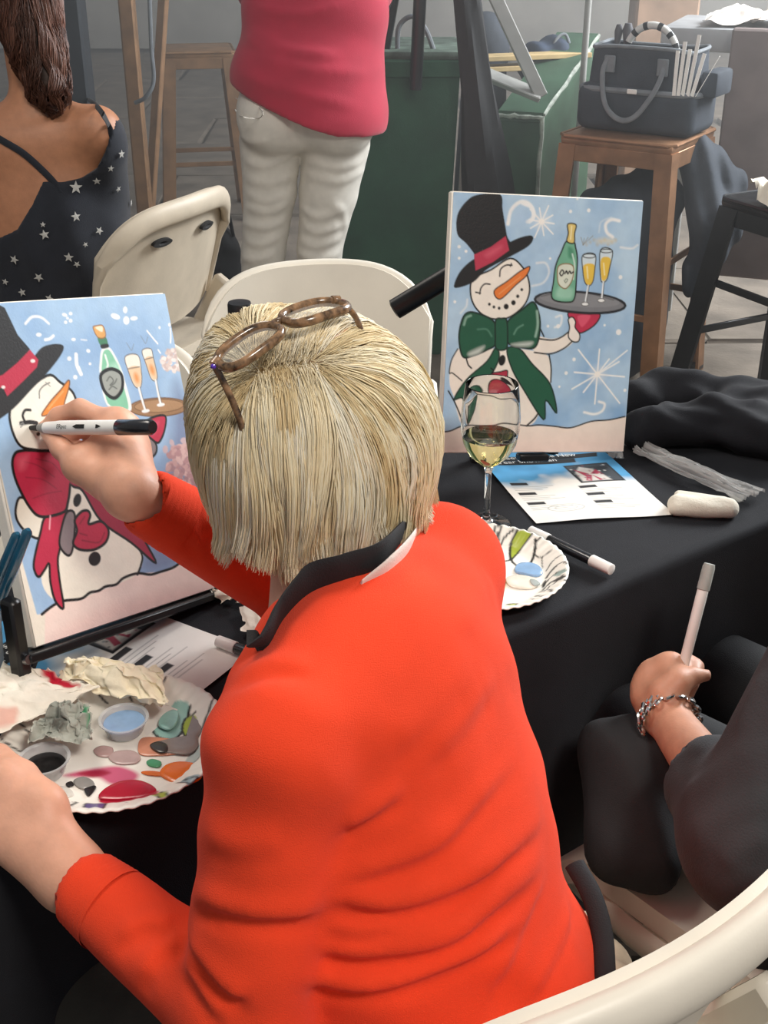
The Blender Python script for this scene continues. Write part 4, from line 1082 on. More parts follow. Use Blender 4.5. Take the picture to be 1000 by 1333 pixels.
# ---- dark wine bottle behind her head
bp = Py(313, 420, 1.535); bp = np.array([bp[0], bp[1], ZT-0.012])
t = thing('wine_bottle', 'dark wine bottle, only its black capped top seen behind the blonde head', 'bottle', tuple(bp))
obj('bottle', mv(lathe([(0, 0.0), (0.034, 0), (0.037, 0.004), (0.037, 0.16), (0.034, 0.185), (0.018, 0.21), (0.0145, 0.225), (0.0142, 0.262), (0, 0.262)], 32), bp), mat('bottle_glass_dark', (0.008, 0.014, 0.008), 0.12, 0.05, 20), t)
obj('cap', mv(lathe([(0.0, 0.262), (0.0150, 0.255), (0.0155, 0.256), (0.0155, 0.288), (0.0145, 0.291), (0, 0.292)], 32), bp), M_BLACK, t)
# ================================================================== people: shared makers
M_SKIN = mat('skin_fair', 'DCA488', 0.5, 0.06, 45, 0.25, 300, sss=0.12, bdist=0.0008)
M_EYE = mat('eye_white', 'EDE8E0', 0.2)
M_IRIS = mat('iris_dark', '3A2A1C', 0.2)
M_LIP = mat('lip', 'B5605A', 0.45)
UPZ = np.array([0, 0, 1.0])
def head_frame(F, up=(0, 0, 1)):
    F = nrm(F); R = nrm(np.cross(F, up)); U = np.cross(R, F); return R, F, U
def head_sdf(s, c, Fw, up=(0, 0, 1), sc=1.0):
    """skull, jaw, nose, brow, lips, ears onto an SDF; c = centre of the head"""
    R, F, U = head_frame(Fw, up); c = np.asarray(c, float)
    B = np.stack([R, F, U], 1)
    P = lambda x, y, z: c+sc*(x*R+y*F+z*U)
    s.ell(P(0, -0.012, 0.030), np.array([0.074, 0.092, 0.082])*sc, B, 0.03)
    s.ell(P(0, 0.030, -0.035), np.array([0.058, 0.058, 0.078])*sc, B, 0.03)
    s.ell(P(0, 0.066, -0.088), np.array([0.024, 0.020, 0.020])*sc, B, 0.03)
    s.cone(P(0, 0.082, 0.018), P(0, 0.105, -0.018), 0.007*sc, 0.011*sc, 0.012)
    for x in (-1, 1):
        s.ell(P(x*0.031, 0.088, 0.012), np.array([0.015, 0.010, 0.010])*sc, B, 0.012, 'sub')
        s.ell(P(x*0.031, 0.082, 0.031), np.array([0.020, 0.010, 0.006])*sc, B, 0.012)
        s.ell(P(x*0.009, 0.094, -0.021), np.array([0.007, 0.008, 0.006])*sc, B, 0.006)
        s.ell(P(x*0.040, 0.060, -0.020), np.array([0.018, 0.016, 0.014])*sc, B, 0.02)
        s.ell(P(x*0.073, -0.008, 0.0), np.array([0.007, 0.019, 0.031])*sc, B, 0.006)
    s.ell(P(0, 0.086, -0.045), np.array([0.022, 0.009, 0.0055])*sc, B, 0.006)
    s.ell(P(0, 0.084, -0.055), np.array([0.019, 0.009, 0.0065])*sc, B, 0.006)
    s.ell(P(0, 0.093, -0.0495), np.array([0.022, 0.009, 0.0016])*sc, B, 0.003, 'sub')
    return P, B
def face_parts(t, P, B, sc=1.0, iris=M_IRIS):
    for x in (-1, 1):
        o = obj('eye', xf(lathe([(0, -0.011*sc)]+[(0.011*sc*math.cos(a), 0.011*sc*math.sin(a)) for a in np.linspace(-1.4, 1.4, 9)]+[(0, 0.011*sc)], 14), frame(P(x*0.031, 0.074, 0.012), B[:, 0], B[:, 2], B[:, 1])), M_EYE, t)
        obj('iris', xf(lathe([(0, 0), (0.0055*sc, 0), (0.004*sc, 0.0012*sc), (0, 0.0018*sc)], 14), frame(P(x*0.031, 0.0842, 0.012), B[:, 0], B[:, 2], B[:, 1])), iris, o)
    ll = [P(a, 0.093-14*a*a, -0.0465-2*a*a) for a in np.linspace(-0.02, 0.02, 7)]
    obj('lips', tube(np.array(ll), [0.0015, 0.0035, 0.0045, 0.0035, 0.0045, 0.0035, 0.0015], 8), M_LIP, t)
def finger(s, pts, r0, r1, k=0.006):
    n = len(pts); s.chain([np.asarray(p) for p in pts], list(np.linspace(r0, r1, n)), k)

def strands(sdf, starts, Wa, Wb, n, ds, hem, grav=1.0, depth=0.010, wav=0.0, wfreq=60, seed=1, guides=150, clump=0.7, r=0.0008, cols=('D9BE86',), sweep=None, flip=0.0, nres=14, axis=None, seg=3, hemvar=0.0):
    """hair: paths that leave a parting line, slide over the hair form and hang to the hem; joined as thin tubes"""
    g = np.random.default_rng(seed); X = np.array(starts, float); N = len(X)
    Wa = np.asarray(Wa); Wb = np.asarray(Wb); ba = Wb-Wa
    dep = g.random(N)**2*depth
    def grad(X):
        e = 1e-3; d = sdf.ev(X); G = np.stack([sdf.ev(X+np.eye(3)[i]*e)-d for i in range(3)], 1)/e
        return d, G/np.maximum(np.linalg.norm(G, axis=1), 1e-6)[:, None]
    path = np.zeros((n, N, 3))
    for k in range(n):
        d, G = grad(X); X = X-G*(d+dep+0.006*math.exp(-k/2.5))[:, None]*0.9
        path[k] = X
        t = np.clip(((X-Wa)@ba)/max(ba@ba, 1e-9), 0, 1); away = X-(Wa+t[:, None]*ba); dist = np.linalg.norm(away, axis=1)
        away = away/np.maximum(dist, 1e-4)[:, None]
        b = np.clip((dist-0.02)/0.07, 0, 1.6)*grav
        if k == 0: jit = g.normal(0, 0.10, (N, 3))
        away = away+jit*np.clip(1-dist/0.05, 0, 1)[:, None]
        D = away*(1.0)[..., None] if False else away
        D = D+np.outer(b, [0, 0, -1.0])
        if sweep is not None: D = D+sweep(X, dist)
        D = D-G*(D*G).sum(1)[:, None]; D /= np.maximum(np.linalg.norm(D, axis=1), 1e-6)[:, None]
        if k: D = nrmrows(0.55*D+0.45*Dp)
        Dp = D; X = X+D*ds
    gi = g.choice(N, min(guides, N), replace=False)
    near = np.argmin(((path[n//3][:, None]-path[n//3][gi][None])**2).sum(2), 1)
    tt = np.linspace(0, 1, n)[:, None, None]
    Gd = path[:, gi[near]]; off = (path[0]-path[0][gi[near]])
    wgt = clump*np.clip(tt*1.3, 0, 1)**1.2; wgt = wgt+(0.96-wgt)*np.clip((tt-0.55)/0.35, 0, 1)
    path = path*(1-wgt)+(Gd+(path-Gd)*0.14)*wgt
    ph = g.random(len(gi))[near]*6.28+g.normal(0, 0.25, N); fq = (1+g.normal(0, 0.15, len(gi)))[near]
    if wav:
        T = np.gradient(path, axis=0); T /= np.maximum(np.linalg.norm(T, axis=2), 1e-9)[..., None]
        s_ = np.arange(n)[:, None]*ds
        c = path.mean(1, keepdims=True).mean(0, keepdims=True)
        O = path-c; S = np.cross(T, O); S /= np.maximum(np.linalg.norm(S, axis=2), 1e-9)[..., None]
        O /= np.maximum(np.linalg.norm(O, axis=2), 1e-9)[..., None]
        amp = wav*np.clip(np.linspace(0, 1.4, n), 0, 1)[:, None]
        path = path+S*(amp*np.sin(wfreq*fq*s_+ph))[..., None]+O*(0.6*amp*np.cos(wfreq*fq*s_+ph))[..., None]
    path = path+g.normal(0, 0.0004, (1, N, 3))
    hz = hem(path[-1], g)
    hz = hz+g.normal(0, hemvar, len(gi))[near]*0.7 if hemvar else hz
    ga = g.random(len(gi)); rc = hexc(cols[0])*0+np.array([hexc(c) for c in cols])
    V = []; F = []; Cc = []; base = 0
    ang = 2*np.pi*np.arange(seg)/seg
    for i in range(N):
        q = path[:, i]; b = np.argmax(q[:, 2] < hz[i]) if (q[:, 2] < hz[i]).any() else n-1
        if b < 3: continue
        m = np.linspace(0, b, nres); q = np.stack([np.interp(m, np.arange(n), q[:, a]) for a in range(3)], 1)
        if flip:
            f = np.clip((np.arange(nres)/(nres-1)-0.75)/0.25, 0, 1)**2; o = q-q.mean(0)*0-np.array([*(sdf.p[0][1] if axis is None else axis)]); o[:, 2] = 0
            q = q+o/np.maximum(np.linalg.norm(o, axis=1), 1e-6)[:, None]*(f*flip*(ga[near[i]]*1.4-0.4))[:, None]
        T = np.gradient(q, axis=0); T /= np.maximum(np.linalg.norm(T, axis=1), 1e-9)[:, None]
        x = np.cross(T, [0.3, 0.2, 0.9]); x /= np.maximum(np.linalg.norm(x, axis=1), 1e-6)[:, None]; y = np.cross(T, x)
        rad = r*np.interp(np.linspace(0, 1, nres), [0, 0.2, 0.7, 1], [0.25, 1, 0.9, 0.25])*(0.8+0.5*g.random())
        v = q[:, None]+rad[:, None, None]*(np.cos(ang)[None, :, None]*x[:, None]+np.sin(ang)[None, :, None]*y[:, None])
        V.append(v.reshape(-1, 3))
        a = (np.arange(nres-1)[:, None]*seg+np.arange(seg)[None]).ravel(); l = (np.arange(nres-1)[:, None]*seg+(np.arange(seg)[None]+1) % seg).ravel()
        F.append(np.stack([a, l, l+seg, a+seg], 1)+base); base += nres*seg
        mix = np.clip(0.78*ga[near[i]]+0.22*g.random(), 0, 0.999)*(len(rc)-1); j = int(mix); cc = rc[j]*(1-mix+j)+rc[min(j+1, len(rc)-1)]*(mix-j)
        Cc.append(np.tile(cc, (nres*seg, 1)))
    return (np.concatenate(V), np.concatenate(F).astype(np.int32)), np.concatenate(Cc)
def nrmrows(A): return A/np.maximum(np.linalg.norm(A, axis=1), 1e-6)[:, None]
def hair_mat(name, rough=0.38):
    m = mat(name, (1, 1, 1), rough, 0.02, 50, attr=True, spec=0.5)
    p = m.node_tree.nodes['Principled BSDF']; p.inputs['Anisotropic'].default_value = 0.6
    nt = m.node_tree; tr = nt.nodes.new('ShaderNodeBsdfTranslucent'); ms = nt.nodes.new('ShaderNodeMixShader'); ms.inputs[0].default_value = 0.12
    nt.links.new(p.inputs['Base Color'].links[0].from_socket, tr.inputs['Color'])
    nt.links.new(p.outputs[0], ms.inputs[1]); nt.links.new(tr.outputs[0], ms.inputs[2]); nt.links.new(ms.outputs[0], nt.nodes['Material Output'].inputs['Surface'])
    return m

def on_seat(c, ang, fn=None, z=0.452):
    """keeps a seated form from sinking into the chair seat under it"""
    f = np.array([math.cos(ang), math.sin(ang)]); r = np.array([f[1], -f[0]]); c = np.asarray(c, float)[:2]
    def g(X, d):
        d = fn(X, d) if fn is not None else d
        a = np.abs((X[:, :2]-c)@r); b = (X[:, :2]-c)@f
        return np.where((a < 0.27) & (b > -0.27) & (b < 0.25), np.maximum(d, z-X[:, 2]), d)
    return g
# ================================================================== the woman in orange, seated with her back to the lens
LAT = np.array([0.52, 0.855, 0]); FWD = np.array([-0.855, 0.52, 0])
PV = np.array([0.055, 0.800, 0.53])
shL = Pd(364, 974, 0.93); shR = Pd(571, 738, 1.168); NB = Pd(447, 772, 1.068)
elL = Pd(322, 1325, 0.985); wrL = Pd(92, 1140, 1.085)
elR = Pd(400, 785, 1.36)+np.array([0, 0, 0.010]); wrR = Pd(170, 640, 1.215)
HC = Pd(403, 568, 1.11); HF = np.array([-0.78, 0.55, -0.32])
M_ORANGE = mat('orange_knit', 'EE4523', 0.9, 0.05, 14, 0.6, 1100, spec=0.2, sheen=0.06, bdist=0.0012)
M_BLKF = mat('black_fabric', (0.012, 0.012, 0.014), 0.8, 0.1, 30, 0.3, 700)
M_WHTF = mat('white_fabric', 'EFE6DC', 0.85, 0.04, 30, 0.3, 700)
M_OLIVE = mat('olive_twill', (0.045, 0.038, 0.028), 0.85, 0.15, 20, 0.3, 500)
M_CREAM = mat('cream_fabric', 'E8D8BE', 0.85, 0.06, 30, 0.3, 500)
B3 = np.stack([LAT, FWD, UPZ], 1)
mid = (shL+shR)/2
woman = thing('person', 'seated person in orange sweater with blonde bob, seen from behind, drawing with a marker', 'person', (PV[0], PV[1], 0), 'people at the painting table')

def torso(s, e, k=0.05):
    s.cone(shL, shR, 0.046+e, 0.046+e, 0.03)
    s.cone(shL, NB-[0, 0, 0.015], 0.042+e, 0.042+e, 0.02); s.cone(shR, NB-[0, 0, 0.015], 0.044+e, 0.042+e, 0.02)
    s.ell(mid*0.72+PV*0.28+FWD*0.012, np.array([0.165+e, 0.105+e, 0.185+e]), B3, k)
    s.ell(mid*0.42+PV*0.58, np.array([0.160+e, 0.115+e, 0.17+e]), B3, k)
    s.ell(PV+[0, 0, 0.03], np.array([0.180+e, 0.140+e, 0.14+e]), B3, k)
    return s
# ---- body (one surface: head, neck, trunk, arms, hands, legs)
b = SDF(); torso(b, -0.010)
kneeL = PV-LAT*0.10+FWD*0.42+[0, 0, -0.03]; kneeR = PV+LAT*0.10+FWD*0.42+[0, 0, -0.03]
footL = kneeL+np.array([0.06, -0.03, -0.44]); footR = kneeR+np.array([0.06, -0.03, -0.44])
for kn, ft, sg in ((kneeL, footL, -1), (kneeR, footR, 1)):
    b.cone(PV+LAT*sg*0.09, kn, 0.078, 0.055, 0.03); b.cone(kn, ft, 0.05, 0.035, 0.02); b.cone(ft, ft+FWD*0.13+[0, 0, -0.022], 0.034, 0.026, 0.02)
for a, c, d, r in ((shL, elL, wrL, 1), (shR, elR, wrR, 1)):
    b.cone(a, c, 0.040, 0.038, 0.02); b.cone(c, d, 0.037, 0.0245, 0.015)
Hp, HB = head_sdf(b, HC, HF, sc=1.0)
b.cone(NB-[0, 0, 0.03]+FWD*0.02, Hp(0, -0.01, -0.04), 0.050, 0.048, 0.03)
# right hand around the marker
D = 0.020
ip = [Pd(152, 552, 1.236+D), Pd(104, 532, 1.250+D), Pd(76, 541, 1.262+D), Pd(60, 556, 1.268+D)]
mp = [Pd(166, 562, 1.245+D), Pd(112, 554, 1.272+D), Pd(86, 566, 1.280+D), Pd(72, 572, 1.280+D)]
rp = [Pd(174, 582, 1.248+D), Pd(126, 580, 1.278+D), Pd(104, 588, 1.282+D), Pd(98, 600, 1.272+D)]
kp = [Pd(178, 602, 1.250+D), Pd(138, 602, 1.280+D), Pd(120, 608, 1.278+D), Pd(114, 616, 1.268+D)]
th = [Pd(142, 636, 1.212+D), Pd(104, 606, 1.220+D), Pd(80, 584, 1.236+D), Pd(64, 566, 1.256+D)]
finger(b, ip, 0.0112, 0.0076); finger(b, mp, 0.0112, 0.0078); finger(b, rp, 0.0105, 0.0074); finger(b, kp, 0.0092, 0.0066); finger(b, th, 0.0150, 0.0085)
w0 = wrR
for q, r in ((ip[0], 0.0145), (mp[0], 0.0150), (rp[0], 0.0148), (kp[0], 0.0130)): b.cone(w0, q, 0.0215, r, 0.014)
b.cone(w0, th[1], 0.019, 0.0140, 0.014); b.cone(th[1], ip[0], 0.012, 0.011, 0.014)
# left hand resting at the plate's edge
lp = [[Pd(2, 1016, 1.105), Pd(-52, 1008, 1.12), Pd(-84, 1014, 1.118), Pd(-104, 1026, 1.112)],
      [Pd(-12, 1036, 1.098), Pd(-70, 1032, 1.115), Pd(-106, 1040, 1.112), Pd(-126, 1054, 1.104)],
      [Pd(-14, 1062, 1.092), Pd(-70, 1062, 1.105), Pd(-104, 1072, 1.102), Pd(-122, 1086, 1.094)],
      [Pd(-8, 1088, 1.086), Pd(-54, 1094, 1.095), Pd(-80, 1104, 1.092), Pd(-94, 1114, 1.086)]]
for q, r in zip(lp, (0.0112, 0.0115, 0.0108, 0.0095)): finger(b, q, r, r*0.7); b.cone(wrL, q[0], 0.024, 0.0155, 0.016)
lt = [Pd(58, 1050, 1.10), Pd(30, 1010, 1.118), Pd(-2, 984, 1.135), Pd(-32, 974, 1.142)]
finger(b, lt, 0.0155, 0.0085); b.cone(wrL, lt[0], 0.024, 0.0165, 0.015); b.cone(lt[0], lp[0][0], 0.0150, 0.0140, 0.016)
# knuckles and tendons
for q in (lp[0], lp[1], lp[2]): b.fold([wrL*0.5+q[0]*0.5+[0, 0, 0.018], q[0]+[0, 0, 0.015]], 0.005, 0.0015)
for q in (ip, mp, rp): b.ell(q[0], np.array([0.012, 0.012, 0.012]), None, 0.01)
SEAT1 = (np.array([0.205, 0.632])+0.235*np.array([math.cos(math.radians(123)), math.sin(math.radians(123))]), math.radians(123))
b.fn = on_seat(*SEAT1)
body = obj('body', b.mesh(0.0036), M_SKIN, woman, angle=None)
face_parts(woman, Hp, HB)
# nails of the drawing hand
def nail(tip, prev, out, r, par):
    d = nrm(tip-prev); n_ = nrm(out-d*(out@d)); x = np.cross(d, n_)
    return obj('nail', xf(lathe([(0, 0.0008), (0.6, 0.0006), (1.0, -0.0003)], 10), frame(tip+n_*r*0.93+d*r*0.1, x*r*0.55, d*r*0.75, n_)), mat('nail', 'E2B09B', 0.25), par)
nail(th[3], th[2], np.array([0.3, -0.9, 0.2]), 0.0085, woman); nail(ip[3], ip[2], np.array([-0.1, -0.3, 0.9]), 0.0076, woman)

# ---- orange sweater
s = SDF(); torso(s, 0.006)
s.cone(shL, elL, 0.054, 0.053, 0.014); s.cone(elL, wrL+(elL-wrL)*0.13, 0.050, 0.034, 0.02)
s.cone(shR, elR, 0.053, 0.050, 0.03); s.cone(elR, wrR+(elR-wrR)*0.12, 0.048, 0.034, 0.02)
s.cone(NB+[0, 0, 0.045]+FWD*0.03, NB+FWD*0.12+[0, 0, 0.05], 0.058, 0.075, 0.012, 'sub')
s.ell(NB+FWD*0.11+[0, 0, -0.02], np.array([0.05, 0.06, 0.09]), B3, 0.012, 'sub')
s.cone(wrL+(wrL-elL)*0.3, wrL+(elL-wrL)*0.12, 0.031, 0.0285, 0.004, 'sub'); s.cone(wrR+(wrR-elR)*0.3, wrR+(elR-wrR)*0.11, 0.031, 0.0285, 0.004, 'sub')
FP = s.fold_px
def crease(P, w=0.007, a=0.006, rise=16):
    """a groove with a soft ridge riding just above it"""
    FP(P, w, -a); FP([(u, v-rise) for u, v in P], w*1.5, a*0.9)
for P, w_, a_, r_ in (
    ([(446, 1092), (480, 1072), (530, 1040)], 0.008, 0.0060, 16),
    ([(436, 1157), (518, 1139), (588, 1099), (669, 1006)], 0.008, 0.0060, 18),
    ([(431, 1182), (512, 1192), (611, 1163), (704, 1085)], 0.008, 0.0085, 20),
    ([(408, 1246), (489, 1257), (600, 1228), (738, 1112)], 0.009, 0.0090, 20),
    ([(420, 1216), (470, 1222), (520, 1212)], 0.006, 0.0045, 12),
    ([(385, 1286), (484, 1298), (588, 1269), (681, 1212)], 0.008, 0.0075, 18),
    ([(640, 1310), (681, 1225), (712, 1150)], 0.009, 0.0050, 14),
    ([(690, 1320), (730, 1240), (752, 1180)], 0.008, 0.0040, 12),
    ([(560, 1010), (611, 950), (646, 900)], 0.012, 0.0035, 18),
    ([(510, 996), (565, 948), (615, 890)], 0.012, 0.0030, 18),
    ([(600, 850), (635, 800), (640, 770)], 0.012, 0.0025, 18),
    ([(252, 1186), (330, 1207), (420, 1204)], 0.008, 0.0085, 22),
    ([(266, 1110), (320, 1122), (370, 1112)], 0.010, 0.0030, 16),
    ([(246, 1238), (278, 1284), (318, 1320)], 0.008, 0.0085, 18),
    ([(236, 1262), (262, 1306), (285, 1345)], 0.008, 0.0055, 14),
    ([(150, 1238), (190, 1215), (222, 1222)], 0.008, 0.0045, 14),
    ([(186, 1296), (212, 1248), (238, 1238)], 0.008, 0.0050, 12),
    ([(300, 893), (350, 878), (405, 882)], 0.008, 0.0040, 12),
    ([(262, 695), (300, 705), (335, 745)], 0.008, 0.0045, 14),
    ([(215, 668), (240, 695), (252, 725)], 0.007, 0.0040, 12)):
    crease(P, w_, a_, r_)
def knit(X, d): return d+0.0014*np.sin(X[:, 2]*70+X[:, 0]*40+2*np.sin(X[:, 1]*35))
hz0 = Pd(770, 1205, 1.25)[2]
s.fn = lambda X, d: np.maximum(np.where((X[:, 1] > 0.78) & (X[:, 2] < 0.66) & (X[:, 0] > 0.0), np.maximum(knit(X, d), hz0-X[:, 2]), knit(X, d)), 0.456-X[:, 2])
obj('sweater', s.mesh(0.0038), M_ORANGE, woman, angle=None)
for el, wr, f in ((elL, wrL, 0.10), (elR, wrR, 0.09)):
    q0 = wr+(el-wr)*f; q1 = wr+(el-wr)*(f+0.16); n = 24
    obj('cuff', tube([q0+(q1-q0)*t for t in np.linspace(0, 1, n)], 0.0345+0.0002*np.sin(np.arange(n)*1.9)+np.linspace(0, 0.0035, n), 28, cap=False), M_ORANGE, woman)
# ---- neck: black collar with a strip of white shirt outside it
def band(pts, w0, t0, m, name, up=None):
    P = smooth_path(pts, 8); return obj(name, tube(P, w0, 14, flat=t0, side=up if up is not None else nrm(np.array([0.2, -0.3, 0.93]))), m, woman)
t0 = SDF(); torso(t0, 0.007); t0.cone(shL, elL, 0.055, 0.053, 0.03)
def on(u, v, d, off=0.004):
    q = t0.hit(u, v, 0.5, 1.5); q = q if np.linalg.norm(q-CAMP) < 1.45 else Pd(u, v, d)
    return q-nrm(ray(u, v))*off
band([on(520, 700, 1.12), on(490, 732, 1.06), on(448, 748, 1.04), on(398, 766, 1.02), on(364, 800, 1.0), on(344, 836, 0.99), Pd(327, 868, 1.0)], [0.02, 0.026, 0.0265, 0.0265, 0.024, 0.019, 0.008], 0.2, M_BLKF, 'collar')
band([on(540, 696, 1.13, 0.001), on(528, 716, 1.1, 0.002), on(503, 740, 1.06, 0.002), on(470, 760, 1.04, 0.001)], [0.009, 0.016, 0.015, 0.005], 0.16, M_WHTF, 'undershirt')
# ---- trousers, cream shirt hem and black strap at her right hip
s = SDF(); s.ell(PV+[0, 0, 0.0], np.array([0.182, 0.142, 0.13]), B3, 0.04)
for kn, ft, sg in ((kneeL, footL, -1), (kneeR, footR, 1)):
    s.cone(PV+LAT*sg*0.09, kn, 0.086, 0.063, 0.03); s.cone(kn, ft+[0, 0, 0.04], 0.060, 0.046, 0.02)
s.fn = on_seat(*SEAT1)
obj('trousers', s.mesh(0.007), M_OLIVE, woman, angle=None)
s = SDF()
for ft in (footL, footR): s.cone(ft+[0, 0, -0.025]-FWD*0.02, ft+FWD*0.14+[0, 0, -0.028], 0.042, 0.034, 0.02)
obj('shoes', s.mesh(0.006), M_BLKF, woman, angle=None)
s = SDF(); s.ell(PV+[0.030, 0.010, -0.040], np.array([0.212, 0.165, 0.135]), B3, 0.03)
s.fn = on_seat(*SEAT1, fn=lambda X, d: d+0.003*np.sin(np.arctan2(X[:, 1]-PV[1], X[:, 0]-PV[0])*34))
obj('shirt_hem', s.mesh(0.006), M_CREAM, woman, angle=None)
o = band([Pd(748, 1125, 1.20), Pd(770, 1165, 1.17), Pd(784, 1215, 1.14), Pd(788, 1275, 1.10)], 0.010, 0.4, M_BLKF, 'strap', up=(1, 0.3, 0.3))

# ---- blonde bob
M_HAIR = hair_mat('blonde_hair', 0.36)
hs = SDF(); Hh = Pd(411, 573, 1.10); hb = head_frame([HF[0], HF[1], 0])
HBs = np.stack(hb, 1)
hs.ell(Hh+[0, 0, 0.006], np.array([0.103, 0.111, 0.109]), HBs, 0.03)
hs.cone(Hh, Hh+np.array([0.003, -0.022, -0.10]), 0.099, 0.089, 0.03)
BUMP = Pd(337, 487, 1.14)
hs.ell(BUMP, np.array([0.056, 0.056, 0.056]), None, 0.05)
inner = SDF(); inner.ell(BUMP, np.array([0.046, 0.046, 0.046]), None, 0.05); inner.ell(Hh+[0, 0, 0.004], np.array([0.093, 0.101, 0.099]), HBs, 0.03); inner.cone(Hh, Hh+np.array([0.0, -0.018, -0.085]), 0.084, 0.074, 0.03)
Rr, Ff, Uu = HBs.T
inner.ell(Hh+Ff*0.10-UPZ*0.05, np.array([0.075, 0.07, 0.10]), HBs, 0.02, 'sub')
inner.cone(Hh+[0, -0.012, -0.085], Hh+[0, -0.02, -0.18], 0.074, 0.076, 0.01, 'sub')
obj('hair_base', inner.mesh(0.005), mat('hair_base', 'C2A26C', 0.6, 0.15, 60, 0.6, 120), woman, angle=None)
Wa = hs.hit(335, 478); Wb = hs.hit(412, 466)
g = np.random.default_rng(5)
N = 16000
dirs = g.normal(size=(N*2, 3)); dirs = nrmrows(dirs)
keep = (dirs[:, 2] > -0.25) & ~((dirs@Ff > 0.55) & (dirs[:, 2] < 0.35))
st = Hh+dirs[keep][:N]*0.104
near = g.random(len(st)) < 0.28
tt = g.random(len(st)); pw = Wa+np.outer(tt, Wb-Wa)
st[near] = (pw+g.normal(0, 0.030, pw.shape))[near]
zh = Pd(430, 738, 1.01)[2]+0.004
def hem(e, g):
    front = (e-Hh)@Ff; right = (e-Hh)@Rr
    return zh-0.30*(np.clip(front, -0.1, 0.06)+0.1)+np.abs(g.normal(0, 0.004, len(e)))
def sweep(X, dist):
    o = np.zeros_like(X); top = np.clip((X[:, 2]-Hh[2]-0.05)/0.05, 0, 1)
    o += np.outer(top*0.35, Rr); return o
hg, hc = strands(hs, st, Wa, Wb, 34, 0.0085, hem, grav=1.0, depth=0.005, wav=0.0105, wfreq=32, seed=3, guides=110, clump=0.66, r=0.00072, hemvar=0.014,
                 cols=('D8BC8C', 'E8D2A4', 'F3E2BA', 'F9EED0', 'EFDBB0', 'FDF6E2', 'E2C89A'), sweep=sweep, flip=0.010, axis=Hh, nres=12)
obj('hair', hg, M_HAIR, woman, colors=hc, angle=None)

# ---- marker held in her right hand, its nib on the canvas
tip = Pd(36, 557, 1.285); end = Pd(199, 556, 1.178)
d = nrm(end-tip); L = np.linalg.norm(end-tip)
t = thing('marker', 'white marker with black cap and nib in the drawing hand on the red bow canvas', 'marker', tuple((tip+end)/2), 'paint markers')
Pm = lambda f: tip+(end-tip)*f
obj('barrel', tube([Pm(0.16), Pm(0.24), Pm(0.27), Pm(0.76)], [0.0062, 0.0068, 0.0074, 0.0074], 18), M_WHITE, t)
obj('nib_holder', tube([Pm(0.10), Pm(0.17)], [0.0040, 0.0062], 16), mat('grey_plastic', '8F8E8A', 0.4), t)
obj('nib', tube([Pm(0.0), Pm(0.03), Pm(0.10)], [0.0008, 0.0026, 0.0036], 12), M_INK, t)
obj('cap', tube([Pm(0.745), Pm(0.75), Pm(0.985), Pm(1.0)], [0.0074, 0.0080, 0.0078, 0.0060], 18), M_BARREL, t)
n_ = nrm(np.cross(d, np.cross(np.array([0.0, -0.85, 0.5]), d))); up_ = np.cross(n_, d)
pf = lambda f: frame(Pm(f)+n_*0.00765, d, up_, n_)
obj('print', text_geo('ERpcc', 0.0062, pf(0.335)), M_INK, t, smooth=False)
obj('print', join(xf(box(0.0125, 0.0042, 0.0002), pf(0.485)), xf((np.array([(-0.0115, 0, 0), (-0.006, 0.0021, 0), (-0.006, -0.0021, 0)]), [(0, 2, 1)]), pf(0.485))), M_INK, t, smooth=False)
obj('print', xf((np.array([(-0.003, 0.002, 0), (-0.003, -0.002, 0), (0.0, -0.0016, 0), (0.0045, 0, 0), (0.0, 0.0016, 0)]), [(0, 1, 2, 3, 4)]), pf(0.625)), M_INK, t, smooth=False)

# ---- reading glasses pushed up on her hair
M_TORT = mat('tortoiseshell', '8A6A4C', 0.2, 0.47, 140, coat=0.5)
M_LENS = film_mat('lens', (0.85, 0.83, 0.8), 0.16, 0.03)
def dep(p): return (np.asarray(p)-CAMP)@ray(500, 666.5)
gl = Pd(281, 466, dep(hs.hit(312, 462))-0.012); d2 = 1.22
for d2 in np.linspace(1.05, 1.32, 80):
    gr = Pd(447, 381, d2)
    if np.linalg.norm(gr-gl) > 0.138: break
gx = nrm(gr-gl); vd = nrm(ray(365, 425)); gu = nrm(0.40*nrm(UPZ-vd*(UPZ@vd))+0.92*vd); gu = nrm(gu-gx*(gx@gu)); gn = np.cross(gx, gu); gc = (gl+gr)/2
lift = dep(gc)-(dep(hs.hit(372, 432))-0.016)
if lift > 0: gc = gc-nrm(gc-CAMP)*lift
t = thing('reading_glasses', 'tortoiseshell reading glasses pushed up on the blonde hair', 'glasses', tuple(gc))
